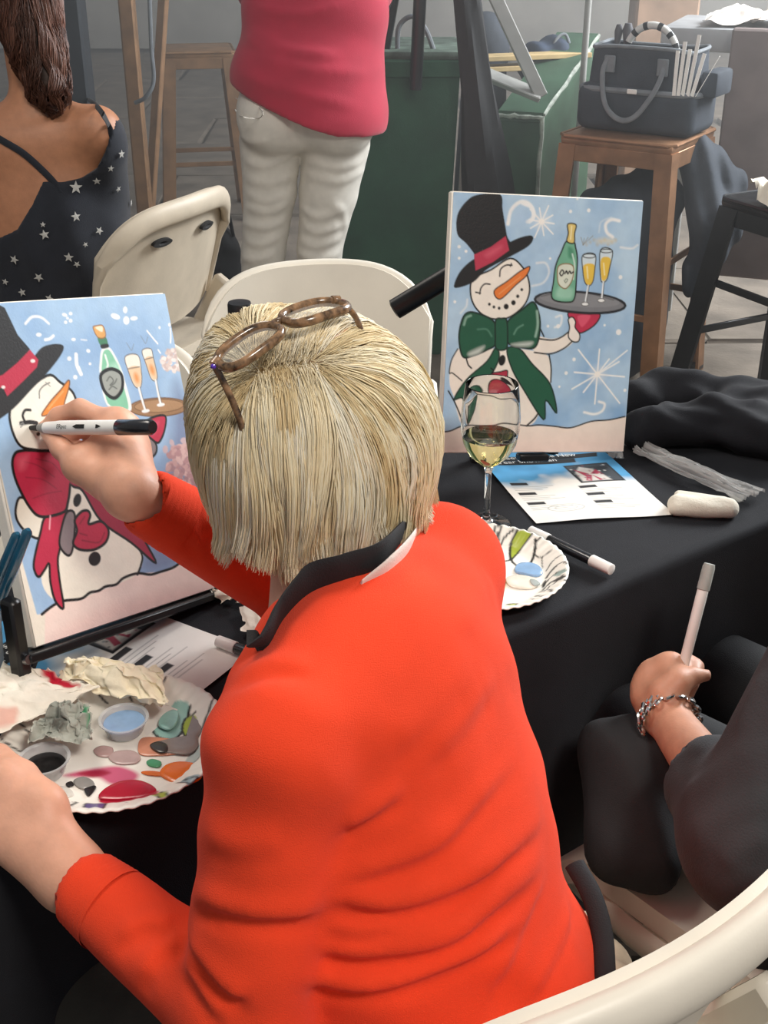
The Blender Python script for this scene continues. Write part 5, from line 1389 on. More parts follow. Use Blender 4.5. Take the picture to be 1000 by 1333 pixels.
for sg in (-1, 1):
    cc = gc+gx*sg*0.0345
    a = np.linspace(0, 2*np.pi, 40, endpoint=False)
    x = 0.029*np.sign(np.cos(a))*np.abs(np.cos(a))**0.7; y = 0.0185*np.sign(np.sin(a))*np.abs(np.sin(a))**0.75
    ringp = cc+np.outer(x, gx)+np.outer(y, gu)+np.outer(-2.2*(x+sg*0.0345)**2, gn)
    o = obj('rim', tube(ringp, 0.0044, 10, closed=True, flat=0.8, side=gn), M_TORT, t)
    lens = np.concatenate([ringp, ringp.mean(0)[None]]); obj('lens', (lens, [(k, (k+1) % 40, 40) for k in range(40)]), M_LENS, o)
    e = gc+gx*sg*0.066+gu*0.008-gn*0.009; hx = hs.hit(*((312, 549) if sg < 0 else (467, 424)))
    obj('endpiece', tube([gc+gx*sg*0.060+gu*0.009-gn*0.006, e], [0.0042, 0.0050], 10), M_TORT, t)
    in_ = hx+(hx-e)*0.5-UPZ*0.02
    arm_ = obj('temple', tube(smooth_path([e, e*0.55+hx*0.45+UPZ*0.004, hx+UPZ*0.002, in_], 6), 0.0032, 10, flat=0.6), M_TORT, t)
    obj('rhinestone', xf(lathe([(0, 0.0016), (0.0014, 0.001), (0.0024, 0)], 8), frame(e-np.array([0, 0.006, 0])+UPZ*0.001, (1, 0, 0), (0, 0, 1), (0, -1, 0))), mat('violet_stone', '5A34B8', 0.1, coat=1.0), arm_)
obj('bridge', tube(smooth_path([gc-gx*0.008+gu*0.004, gc+gu*0.008, gc+gx*0.008+gu*0.004], 5), 0.0034, 10), M_TORT, t)
# ================================================================== the standing woman in pink shirt and white jeans
Y0 = 3.72
def Y(u, v, dy=0.0): return Py(u, v, Y0+dy)
M_PINK = mat('pink_jersey', 'B82440', 0.85, 0.05, 14, 0.3, 600, sheen=0.2)
M_JEAN = mat('white_denim', 'E2DDD2', 0.85, 0.05, 24, 0.4, 700)
pk = Y(402, 140)
lady = thing('person', 'standing person in pink shirt and white jeans, seen from behind, head out of frame', 'person', (pk[0], pk[1], 0), 'people standing around')
XF = np.eye(3)
def legs(s, e=0.0):
    s.ell(Y(402, 138), np.array([0.205+e, 0.135+e, 0.13]), XF, 0.05)
    s.ell(Y(355, 158, -0.05), np.array([0.10+e, 0.10+e, 0.10]), XF, 0.04); s.ell(Y(440, 160, -0.05), np.array([0.105+e, 0.10+e, 0.10]), XF, 0.04)
    lk = Y(343, 330); rk = Y(416, 325); la = np.array([lk[0]-0.03, Y0+0.02, 0.09]); ra = np.array([rk[0]+0.01, Y0+0.02, 0.09])
    s.chain([Y(352, 185), Y(351, 250), lk, la+[0, 0, 0.16], la], np.array([0.092, 0.078, 0.066, 0.058, 0.056])+e, 0.012)
    s.chain([Y(438, 185), Y(428, 250), rk, ra+[0, 0, 0.16], ra], np.array([0.100, 0.086, 0.068, 0.058, 0.056])+e, 0.012)
    return la, ra
b = SDF(); la, ra = legs(b, -0.012)
hip = Y(402, 120); sh = np.array([hip[0]+0.02, Y0+0.02, 1.36])
b.ell(hip+[0, 0, 0.15], np.array([0.18, 0.115, 0.2]), XF, 0.05); b.ell(sh-[0, 0, 0.14], np.array([0.17, 0.11, 0.2]), XF, 0.05); b.cone(sh-[0.17, 0, 0.01], sh+[0.17, 0, -0.01], 0.055, 0.055, 0.04)
hc2 = sh+[0, 0.03, 0.235]; Hp, HB = head_sdf(b, hc2, (0.15, 1, -0.1))
b.cone(sh, hc2-[0, 0.01, 0.04], 0.055, 0.052, 0.03)
for sg in (-1, 1):
    e = sh+[sg*0.16, 0.17, -0.22]; wv = e+np.array([-sg*0.08, 0.22, 0.06])
    b.cone(sh+[sg*0.17, 0, -0.02], e, 0.045, 0.037, 0.02); b.cone(e, wv, 0.036, 0.024, 0.015)
    for k in range(4): b.chain([wv, wv+[(k-1.5)*0.016-sg*0.01, 0.075, 0.0], wv+[(k-1.5)*0.018-sg*0.012, 0.115, -0.018], wv+[(k-1.5)*0.018-sg*0.012, 0.125, -0.045]], [0.02, 0.010, 0.0085, 0.007], 0.01)
    b.chain([wv, wv+[-sg*0.035, 0.04, 0.01], wv+[-sg*0.05, 0.08, 0.01]], [0.02, 0.011, 0.008], 0.01)
for a in (la, ra): b.cone(a-[0, 0, 0.04], a+[0, 0.15, -0.06], 0.04, 0.028, 0.02)
obj('body', b.mesh(0.009), M_SKIN, lady, angle=None); face_parts(lady, Hp, HB)
s = SDF(); legs(s)
rj = np.random.default_rng(2)
for P, w_, a_ in (([(312, 205), (340, 215), (385, 200)], .012, .008), ([(316, 232), (350, 238), (386, 226)], .012, .007), ([(318, 268), (350, 276), (378, 262)], .012, .009), ([(316, 290), (345, 296), (372, 286)], .011, .010), ([(312, 310), (340, 318), (366, 306)], .011, .010), ([(308, 335), (335, 338), (362, 326)], .011, .008),
                  ([(392, 205), (440, 218), (482, 205)], .012, .008), ([(392, 225), (440, 236), (474, 222)], .012, .007), ([(390, 268), (415, 282), (452, 270)], .012, .010), ([(388, 290), (415, 302), (446, 292)], .011, .011), ([(388, 312), (415, 320), (445, 308)], .011, .010), ([(388, 330), (415, 338), (444, 328)], .011, .008), ([(320, 250), (345, 262), (384, 248)], .011, .006), ([(430, 265), (445, 275), (450, 300)], .012, .007),
                  ([(372, 145), (380, 165), (388, 188)], .010, -.010), ([(306, 175), (330, 185), (350, 182)], .011, .006)):
    q = []
    for u, v in smooth_path(np.array(P, float), 4):
        x = s.hit(u, v, 2.5, 5)
        if np.linalg.norm(x-CAMP) < 4.6: q.append(x)
    if len(q) > 1: s.fold(q, w_, a_)
obj('jeans', s.mesh(0.007), M_JEAN, lady, angle=None)
pp = [s.hit(u, v, 2.5, 5) for u, v in ((307, 128), (338, 140), (337, 154), (312, 150), (306, 142))]
obj('back_pocket', tube(smooth_path([p+np.array([0, -0.002, 0]) for p in pp], 4), 0.0018, 6), M_JEAN, lady)
s = SDF()
s.ell(Y(400, 100), np.array([0.222, 0.16, 0.16]), XF, 0.05); s.ell(Y(411, 20), np.array([0.205, 0.145, 0.20]), XF, 0.06)
s.ell(sh-[0, 0, 0.14], np.array([0.185, 0.125, 0.22]), XF, 0.05); s.cone(sh-[0.17, 0, 0.01], sh+[0.17, 0, -0.01], 0.063, 0.063, 0.04)
s.cone(Y(402, 110), Y(408, 150), 0.19, 0.20, 0.05); s.ell(Y(446, 150), np.array([0.13, 0.155, 0.12]), XF, 0.04)
for sg in (-1, 1): s.cone(sh+[sg*0.17, 0, -0.02], sh+[sg*0.165, 0.09, -0.13], 0.062, 0.062, 0.03)
hx = np.array([Y(u, v)[0] for u, v in ((296, 105), (330, 122), (370, 138), (405, 152), (440, 164), (500, 171))]); hz = np.array([Y(u, v)[2] for u, v in ((296, 105), (330, 122), (370, 138), (405, 152), (440, 164), (500, 171))])
s.fn = lambda X, d: np.maximum(d, np.interp(X[:, 0], hx, hz)-X[:, 2])
for P, w_, a_ in (([(325, 40), (380, 66), (440, 72)], .014, .010), ([(335, 10), (390, 18), (450, 5)], .012, .008), ([(318, 48), (345, 62), (370, 66)], .012, .008), ([(330, 70), (400, 90), (480, 95)], .016, .006), ([(310, 95), (380, 120), (470, 140)], .016, .006)):
    q = [s.hit(u, v, 2.5, 5) for u, v in smooth_path(np.array(P, float), 4)]
    q = [x for x in q if np.linalg.norm(x-CAMP) < 4.6]
    if len(q) > 1: s.fold(q, w_, a_)
obj('shirt', s.mesh(0.008), M_PINK, lady, angle=None)
s = SDF(); s.ell(hc2+[0, -0.02, 0.03], np.array([0.088, 0.105, 0.10]), XF, 0.02); s.cone(hc2-[0, 0.05, 0], hc2-[0, 0.06, 0.12], 0.08, 0.07, 0.03); s.ell(hc2+[0, 0.10, -0.05], np.array([0.07, 0.06, 0.09]), XF, 0.02, 'sub')
obj('hair', s.mesh(0.009), mat('brown_hair', '4A3020', 0.5, 0.2, 50, 0.6, 90), lady, angle=None)
s = SDF()
for a in (la, ra): s.cone(a-[0, 0.02, 0.045], a+[0, 0.17, -0.055], 0.046, 0.036, 0.02)
obj('shoes', s.mesh(0.008), M_WHTF, lady, angle=None)

# ================================================================== the woman in the star print top, seated at the left
Y1 = 3.05
def S(u, v, dy=0.0): return Py(u, v, Y1+dy)
M_SKINT = mat('skin_tan', 'B8805F', 0.5, 0.06, 45, 0.2, 300, sss=0.1)
M_NAVY = mat('navy_jersey', (0.014, 0.017, 0.026), 0.85, 0.1, 20, 0.3, 500, sheen=0.15)
sR = S(126, 172); sL = S(-50, 196, -0.02); nb = S(48, 138, 0.04); pv = np.array([S(60, 300)[0]-0.02, Y1+0.06, 0.52])
star = thing('person', 'seated person in navy top with white stars, bare back to the lens, wavy brown hair', 'person', (pv[0], pv[1], 0), 'people at the painting table')
def trunk(s, e=0.0, k=0.05):
    s.cone(sL, sR, 0.052+e, 0.052+e, k); s.cone(sR, nb, 0.045+e, 0.045+e, 0.03); s.cone(sL, nb, 0.045+e, 0.045+e, 0.03)
    m = (sL+sR)/2
    s.ell(m*0.7+pv*0.3+[0.005, 0.02, 0], np.array([0.180+e, 0.115+e, 0.20+e]), XF, k)
    s.ell(m*0.4+pv*0.6+[0.015, 0, 0], np.array([0.190+e, 0.130+e, 0.19+e]), XF, k); s.ell(pv, np.array([0.215+e, 0.16+e, 0.14+e]), XF, k)
b = SDF(); trunk(b)
hc3 = S(22, -28, 0.10); Hp, HB = head_sdf(b, hc3, (-0.55, 0.8, -0.2)); b.cone(nb-[0, 0, 0.02], hc3-[0, 0.01, 0.05], 0.056, 0.052, 0.03)
for shd, sg in ((sL, -1), (sR, 1)):
    e = shd+(np.array([-0.03, 0.13, -0.24]) if sg > 0 else np.array([-0.05, 0.04, -0.27])); wv = e+np.array([-0.08, 0.21, 0.05])
    b.cone(shd, e, 0.055, 0.043, 0.03); b.cone(e, wv, 0.042, 0.027, 0.015)
    for k in range(4): b.chain([wv, wv+[(k-1.5)*0.017, 0.08, -0.01], wv+[(k-1.5)*0.019, 0.12, -0.025], wv+[(k-1.5)*0.019, 0.135, -0.05]], [0.022, 0.010, 0.0085, 0.007], 0.01)
    b.chain([wv, wv+[0.035, 0.045, 0.0], wv+[0.045, 0.085, -0.01]], [0.02, 0.011, 0.008], 0.01)
    k_ = pv+np.array([sg*0.10-0.05, 0.42, -0.02]); f = k_+np.array([0, 0.02, -0.42])
    b.cone(pv+[sg*0.1, 0, 0], k_, 0.085, 0.062, 0.03); b.cone(k_, f, 0.055, 0.035, 0.02); b.cone(f, f+[0, 0.14, -0.03], 0.033, 0.026, 0.02)
obj('body', b.mesh(0.007), M_SKINT, star, angle=None); face_parts(star, Hp, HB)
s = SDF(); trunk(s, 0.006); s.cone(sR-[0, 0, 0.05], sR+np.array([-0.03, 0.13, -0.24]), 0.068, 0.060, 0.04)
ln = [(-120, 330), (-20, 330), (8, 300), (36, 286), (54, 256), (66, 227), (90, 229), (112, 226), (132, 214), (144, 190), (150, 165), (160, 100), (300, 60)]
lx = np.array([S(*q)[0] for q in ln]); lz = np.array([S(*q)[2] for q in ln])
s.fn = lambda X, d: np.maximum(d+0.004*np.sin(X[:, 0]*60+X[:, 2]*8)*np.clip((0.95-X[:, 2])*4, 0, 1), np.where(X[:, 1] < Y1+0.06, X[:, 2]-np.interp(X[:, 0], lx, lz), X[:, 2]-1.0))
dress = obj('top', s.mesh(0.006), M_NAVY, star, angle=None)
def hitS(s, u, v): return s.hit(u, v, 2.0, 5)
st0 = [hitS(b, u, v) for u, v in ((-30, 162), (0, 182), (30, 200), (55, 222), (72, 240), (78, 252))]
obj('shoulder_strap', tube(smooth_path([p+np.array([0.0, -0.004, 0.003]) for p in st0], 5), 0.0085, 10, flat=0.35, side=(0.4, 0, 1)), M_NAVY, star)
st1 = [hitS(b, u, v) for u, v in ((146, 182), (142, 165), (126, 140), (112, 128))]
obj('shoulder_strap', tube(smooth_path([p+np.array([0.0, -0.002, 0.004]) for p in st1], 5), 0.007, 10, flat=0.35, side=(0.4, 0, 1)), M_NAVY, star)
stars = []
rs = np.random.default_rng(3)
for (u, v, r) in ((98, 244, 9), (58, 305, 7), (98, 282, 7), (20, 337, 7), (90, 334, 7), (51, 360, 7), (128, 300, 6), (126, 234, 6), (143, 218, 5), (156, 200, 6), (152, 245, 5), (168, 264, 6), (100, 343, 5), (64, 388, 6), (56, 292, 4), (110, 318, 4), (30, 380, 6), (8, 366, 5)):
    p = hitS(s, u, v)
    if np.linalg.norm(p-CAMP) > 4.2: continue
    e = 2e-3; n_ = nrm([s.ev((p+np.eye(3)[i]*e)[None], folds=False)[0]-s.ev((p-np.eye(3)[i]*e)[None], folds=False)[0] for i in range(3)])
    x = nrm(np.cross((0, 0, 1), n_)); y = np.cross(n_, x); a0 = rs.random()*2; R_ = r*2.93/1600
    V = [p+n_*0.007]+[p+n_*0.006+(x*math.cos(a0+i*math.pi/5)+y*math.sin(a0+i*math.pi/5))*(R_ if i % 2 == 0 else R_*0.42) for i in range(10)]
    obj('star', (np.array(V), [(0, 1+i, 1+(i+1) % 10) for i in range(10)]), mat('grey_white_print', 'B9B7B2', 0.8), dress, smooth=False)
hs2 = SDF(); hs2.ell(hc3+[0, -0.01, 0.02], np.array([0.10, 0.115, 0.115]), XF, 0.03); hs2.cone(hc3-[-0.01, 0.035, 0.02], S(66, 122, -0.03), 0.095, 0.05, 0.04)
M_HAIRB = hair_mat('brown_wavy_hair', 0.42)
bs = SDF(); bs.ell(hc3+[0, -0.01, 0.02], np.array([0.09, 0.105, 0.105]), XF, 0.03); bs.cone(hc3-[-0.01, 0.035, 0.02], S(62, 108, -0.02), 0.082, 0.034, 0.04); bs.ell(hc3+nrm([-0.55, 0.8, 0])*0.11-[0, 0, 0.04], np.array([0.07, 0.07, 0.095]), XF, 0.02, 'sub')
obj('hair_base', bs.mesh(0.007), mat('hair_base_brown', '3A261C', 0.6, 0.2, 60, 0.6, 110), star, angle=None)
g = np.random.default_rng(8); dirs = nrmrows(g.normal(size=(9000, 3))); fd = nrm([-0.55, 0.8, 0])
dirs = dirs[(dirs[:, 2] > -0.5) & ~((dirs@fd > 0.5) & (dirs[:, 2] < 0.3))][:4200]
top3 = hc3+np.array([0, -0.01, 0.13]); zt3 = S(80, 150)[2]
def hem3(e, g): return zt3+np.abs(g.normal(0, 0.03, len(e)))+np.clip((S(80, 150)[0]-e[:, 0])*0.3, 0, 0.1)
h3, c3 = strands(hs2, hc3+dirs*0.105, top3-[0.01, 0.05, 0], top3+[0.01, 0.05, 0], 40, 0.0105, hem3, grav=1.5, depth=0.022, wav=0.013, wfreq=62, seed=6, guides=90, clump=0.72, r=0.0012, cols=('3A221A', '5A382A', '7E5242', '4A2C22', '8E6250'), nres=18, axis=hc3, hemvar=0.02)
obj('hair', h3, M_HAIRB, star, colors=c3, angle=None)
obj('trousers', (lambda q: q.mesh(0.012))(SDF().cone(pv+[0.1, 0, 0], pv+[0.05, 0.42, -0.02], 0.092, 0.07).cone(pv+[-0.1, 0, 0], pv+[-0.15, 0.42, -0.02], 0.092, 0.07).cone(pv+[0.05, 0.42, -0.02], pv+[0.05, 0.44, -0.38], 0.065, 0.05).cone(pv+[-0.15, 0.42, -0.02], pv+[-0.15, 0.44, -0.38], 0.065, 0.05)), M_BLKF, star, angle=None)

# ================================================================== the person at the right edge, only arm and hand in view
M_SKIN2 = mat('skin_medium', 'CC9478', 0.5, 0.06, 45, 0.25, 300, sss=0.1, bdist=0.0008)
M_CHAR = mat('charcoal_linen', (0.036, 0.039, 0.043), 0.9, 0.12, 18, 0.4, 500, sheen=0.05)
cs = np.array([0.60, 1.07]); TU3 = np.array([*TU, 0]); TN3 = np.array([*TN, 0]); BT = np.stack([TU3, TN3, UPZ], 1)
right = thing('person', 'person at the right edge in charcoal shirt, mostly out of frame, holding a white marker', 'person', (cs[0], cs[1], 0), 'people at the painting table')
pv2 = np.array([*cs, 0.53]); m2 = pv2+TN3*0.03+[0, 0, 0.42]; l2 = m2-TU3*0.115; r2 = m2+TU3*0.175
el2 = Pd(985, 1095, 1.20); wr2 = Pd(866, 930, 1.42)
def trunk2(s, e=0.0, k=0.05):
    s.cone(l2, r2, 0.055+e, 0.055+e, k); s.ell(pv2+[0, 0, 0.28], np.array([0.175+e, 0.115+e, 0.2+e]), BT, k); s.ell(pv2+[0, 0, 0.05], np.array([0.185+e, 0.145+e, 0.15+e]), BT, k)
b = SDF(); trunk2(b); hc4 = m2+TN3*0.04+[0, 0, 0.25]; Hp, HB = head_sdf(b, hc4, TN3-[0, 0, 0.3]); b.cone(m2, hc4-[0, 0, 0.05]-TN3*0.01, 0.056, 0.052, 0.03)
b.cone(l2, el2, 0.045, 0.039, 0.02); b.cone(el2, wr2, 0.038, 0.0245, 0.015)
er = r2+np.array([0.05, 0.05, -0.27]); wr_r = er+TN3*0.14+TU3*0.04-[0, 0, 0.12]
b.cone(r2, er, 0.045, 0.039, 0.02); b.cone(er, wr_r, 0.038, 0.0245, 0.015)
for k in range(4): b.chain([wr_r, wr_r+TN3*0.08+TU3*(k-1.5)*0.018, wr_r+TN3*0.12+TU3*(k-1.5)*0.019-[0, 0, 0.012], wr_r+TN3*0.14+TU3*(k-1.5)*0.019-[0, 0, 0.03]], [0.022, 0.0105, 0.0088, 0.007], 0.01)
b.chain([wr_r, wr_r+TN3*0.04-TU3*0.035, wr_r+TN3*0.085-TU3*0.045], [0.02, 0.011, 0.008], 0.01)
knees = []
for sg in (-1, 1):
    k_ = pv2+TU3*sg*0.10+TN3*0.42-[0, 0, 0.02]; f = k_-[0, 0, 0.42]+TN3*0.02; knees.append((k_, f))
    b.cone(pv2+TU3*sg*0.09, k_, 0.075, 0.055, 0.03); b.cone(k_, f, 0.05, 0.034, 0.02); b.cone(f, f+TN3*0.14-[0, 0, 0.03], 0.033, 0.026, 0.02)
# fist around the marker: back of the hand towards the lens, thumb laid along the top
mcp = [Pd(872, 868, 1.445), Pd(850, 876, 1.452), Pd(840, 892, 1.450), Pd(838, 908, 1.440)]
pip = [Pd(894, 862, 1.475), Pd(880, 868, 1.492), Pd(872, 886, 1.492), Pd(866, 904, 1.482)]
dip = [Pd(906, 868, 1.468), Pd(903, 880, 1.482), Pd(896, 895, 1.480), Pd(888, 910, 1.470)]
tp4 = [Pd(905, 876, 1.452), Pd(902, 890, 1.462), Pd(896, 903, 1.460), Pd(888, 916, 1.452)]
for i, r in enumerate((0.0112, 0.0115, 0.0108, 0.0095)):
    finger(b, [mcp[i], pip[i], dip[i], tp4[i]], r, r*0.74); b.cone(wr2, mcp[i], 0.0225, r+0.0045, 0.014)
t4 = [Pd(866, 905, 1.412), Pd(882, 888, 1.412), Pd(902, 880, 1.418), Pd(920, 879, 1.424)]
finger(b, t4, 0.0165, 0.0072); b.cone(wr2, t4[0], 0.0225, 0.0175, 0.015); b.cone(t4[1], mcp[0], 0.013, 0.0125, 0.014)
SEAT4 = (np.array([0.525, 1.095]), math.radians(126.6))
b.fn = on_seat(*SEAT4)
obj('body', b.mesh(0.0045), M_SKIN2, right, angle=None); face_parts(right, Hp, HB)
obj('thumb_nail', xf(lathe([(0, 0.0012), (0.6, 0.001), (1.0, 0)], 10), frame(Pd(917, 880, 1.4165), nrm(t4[3]-t4[2])*0.0062, np.array([0, 0.3, 0.95])*0.0045, (0.05, -0.95, 0.3))), MATS['nail'], right)
s = SDF(); trunk2(s, 0.012); s.ell(pv2+[0, 0, 0.02], np.array([0.215, 0.175, 0.13]), BT, 0.05)
s.cone(l2, el2, 0.062, 0.074, 0.03); s.cone(el2+[0.01, 0, 0.0], el2*0.62+wr2*0.38, 0.072, 0.056, 0.03)
s.cone(wr2, el2*0.60+wr2*0.40, 0.05, 0.046, 0.006, 'sub'); s.cone(r2, er, 0.06, 0.06, 0.03); s.cone(er, er*0.7+wr_r*0.3, 0.058, 0.05, 0.03)
for P, w_, a_ in (([(905, 985), (935, 930), (985, 850)], .012, .007), ([(885, 1040), (930, 1010), (1000, 960)], .012, .006), ([(900, 1100), (950, 1060), (1010, 1040)], .014, .008), ([(940, 1130), (970, 1100), (1010, 1090)], .012, .008), ([(960, 960), (985, 900), (1000, 880)], .010, .006)):
    FP_ = [s.hit(u, v, 0.6, 2.2) for u, v in smooth_path(np.array(P, float), 4)]
    FP_ = [x for x in FP_ if np.linalg.norm(x-CAMP) < 2]
    if len(FP_) > 1: s.fold(FP_, w_, a_)
s.fn = on_seat(*SEAT4)
obj('shirt', s.mesh(0.006), M_CHAR, right, angle=None)
s = SDF(); s.ell(pv2+[0, 0, -0.02], np.array([0.19, 0.15, 0.11]), BT, 0.04)
for (k_, f), sg in zip(knees, (-1, 1)): s.cone(pv2+TU3*sg*0.09, k_, 0.088, 0.068, 0.03); s.cone(k_, f+[0, 0, 0.05], 0.064, 0.055, 0.02)
q0 = pv2-TU3*0.19+TN3*0.02+[0, 0, 0.03]
s.chain([q0, q0+TN3*0.05-TU3*0.03-[0, 0, 0.16], q0+TN3*0.06-TU3*0.035-[0, 0, 0.34]], [0.05, 0.042, 0.03], 0.03)
s.fn = on_seat(*SEAT4)
obj('trousers', s.mesh(0.008), M_BLKF, right, angle=None)
s = SDF(); s.cone(Pd(806, 985, 1.45), Pd(812, 1105, 1.40), 0.050, 0.042, 0.03); s.cone(Pd(850, 1000, 1.43), Pd(848, 1118, 1.385), 0.050, 0.036, 0.03)
s.fn = lambda X, d: d+0.003*np.sin(X[:, 0]*90+X[:, 1]*40+2*np.sin(X[:, 2]*9))
obj('coat_tail', s.mesh(0.006), M_BLKF, right, angle=None)
s = SDF(); s.ell(hc4+[0, 0, 0.03]-TN3*0.02, np.array([0.088, 0.105, 0.10]), BT, 0.02); s.cone(hc4-TN3*0.05, hc4-TN3*0.06-[0, 0, 0.1], 0.08, 0.07, 0.03); s.ell(hc4+TN3*0.10-[0, 0, 0.05], np.array([0.07, 0.06, 0.09]), BT, 0.02, 'sub')
obj('hair', s.mesh(0.009), mat('dark_hair', '241812', 0.5, 0.2, 50, 0.6, 90), right, angle=None)
s = SDF()
for k_, f in knees: s.cone(f-[0, 0, 0.025], f+TN3*0.15-[0, 0, 0.03], 0.042, 0.034, 0.02)
obj('shoes', s.mesh(0.008), M_BLKF, right, angle=None)
# silver bracelet
M_SILVER = mat('silver', (0.75, 0.74, 0.72), 0.2, 0.1, 80, metal=1.0)
ax = nrm(el2-wr2); x = nrm(np.cross(ax, (0, 0, 1))); y = np.cross(ax, x); wc_ = wr2+ax*0.010
t = thing('bracelet', 'chunky silver chain bracelet on the wrist holding the white marker', 'bracelet', tuple(wc_))
for row, off in ((0, -0.005), (1, 0.006)):
    for k in range(15):
        a = 2*math.pi*(k+0.5*row)/15; rad = x*math.cos(a)+y*math.sin(a); tan = -x*math.sin(a)+y*math.cos(a); c_ = wc_+ax*off+rad*0.0335
        aa = np.linspace(0, 2*np.pi, 10, endpoint=False)
        obj('link', tube(c_+np.outer(np.cos(aa)*0.0066, nrm(tan+ax*0.5))+np.outer(np.sin(aa)*0.0050, nrm(rad*0.4+ax)), 0.0022, 6, closed=True), M_SILVER, t)
rg = tp4[2]*0.4+dip[2]*0.6; rd = nrm(dip[2]-pip[2])
t = thing('finger_ring', 'small silver ring on the curled hand at the right', 'ring', tuple(rg))
rx = nrm(np.cross(rd, (0, 0, 1))); ry = np.cross(rd, rx); aa = np.linspace(0, 2*np.pi, 20, endpoint=False); rm = pip[2]*0.45+dip[2]*0.55
obj('band', tube(rm+np.outer(np.cos(aa)*0.0102, rx)+np.outer(np.sin(aa)*0.0102, ry), 0.0016, 8, closed=True), M_SILVER, t)
# marker in that hand
mb = Pd(884, 890, 1.440); mt_ = Pd(924, 734, 1.425); f = lambda k: mb+(mt_-mb)*k
t = thing('marker', 'slim white marker with frosted cap held upright by the hand at the right', 'marker', tuple((mb+mt_)/2), 'paint markers')
obj('barrel', tube([f(0), f(0.02), f(0.74), f(0.79)], [0.0050, 0.0060, 0.0066, 0.0064], 16), M_WHITE, t)
obj('cap', tube([f(0.785), f(0.79), f(0.97), f(1.0)], [0.0066, 0.0075, 0.0073, 0.0062], 16), M_GREYCAP, t)

# ================================================================== the other chairs
MC = np.array([*TN, 0])
chair_at('white folding chair at the right, mostly hidden by the person in charcoal', tuple(np.array([0.525, 1.095])-TN*0.235), 126.6)
a_ = Pd(118, 322, 2.68); b_ = Pd(300, 252, 3.12); c_ = (a_+b_)/2
M_RESIN2 = mat('weathered_resin', 'C9BCA8', 0.5, 0.08, 10, 0.1, 200)
chair_at('beige white folding chair standing empty between the star top and white jeans', (c_[0]+0.05, c_[1]-0.02), math.degrees(math.atan2(b_[1]-a_[1], b_[0]-a_[0]))+90, h=0.855, wid=0.25, mt=M_RESIN2)
q = Pd(405, 352, 2.42); chair_at('white folding chair across the table, its rounded back right behind the blonde head', (q[0]+0.005, q[1]), -80, h=0.835, wid=0.222)
q = Pd(150, 405, 2.15); chair_at('white folding chair across the table, hidden but for a corner beside the red bow canvas', (q[0]-0.005, q[1]-0.02), -108, h=0.80, wid=0.222)
# ================================================================== things standing behind the table
M_COPPER = mat('bronze_metal', (0.36, 0.19, 0.10), 0.45, 0.15, 14, 0.15, 60, metal=0.55)
M_BRONZE = mat('brown_metal', (0.33, 0.185, 0.095), 0.5, 0.15, 14, 0.15, 60, metal=0.4)
M_BLKM = mat('black_metal', (0.020, 0.022, 0.025), 0.3, 0.1, 20)
M_BLK_HAZED = mat('hazed_black_canvas', (0.040, 0.050, 0.066), 0.8, 0.12, 16, 0.4, 300)  # black cloth with the background haze lifted into its colour
M_GREYST = mat('grey_strap', (0.20, 0.22, 0.24), 0.7, 0.1, 30, 0.3, 300)
M_GREEN = mat('dark_green_fabric', (0.028, 0.105, 0.058), 0.75, 0.12, 10, 0.3, 200)
M_GREENB = mat('green_painted_wood', (0.045, 0.105, 0.060), 0.6, 0.15, 10, 0.2, 100)
M_PALE = mat('pale_worn_edge', (0.42, 0.46, 0.40), 0.7, 0.25, 30)
M_GREYP = mat('grey_board', (0.36, 0.36, 0.34), 0.6, 0.1, 12)
M_NATWOOD = mat('pale_pine', (0.58, 0.42, 0.20), 0.6, 0.12, 12)
M_TANWOOD = mat('tan_wood', (0.42, 0.27, 0.18), 0.7, 0.15, 8)
M_MAUVE = mat('mauve_board', (0.24, 0.19, 0.18), 0.75, 0.12, 8)
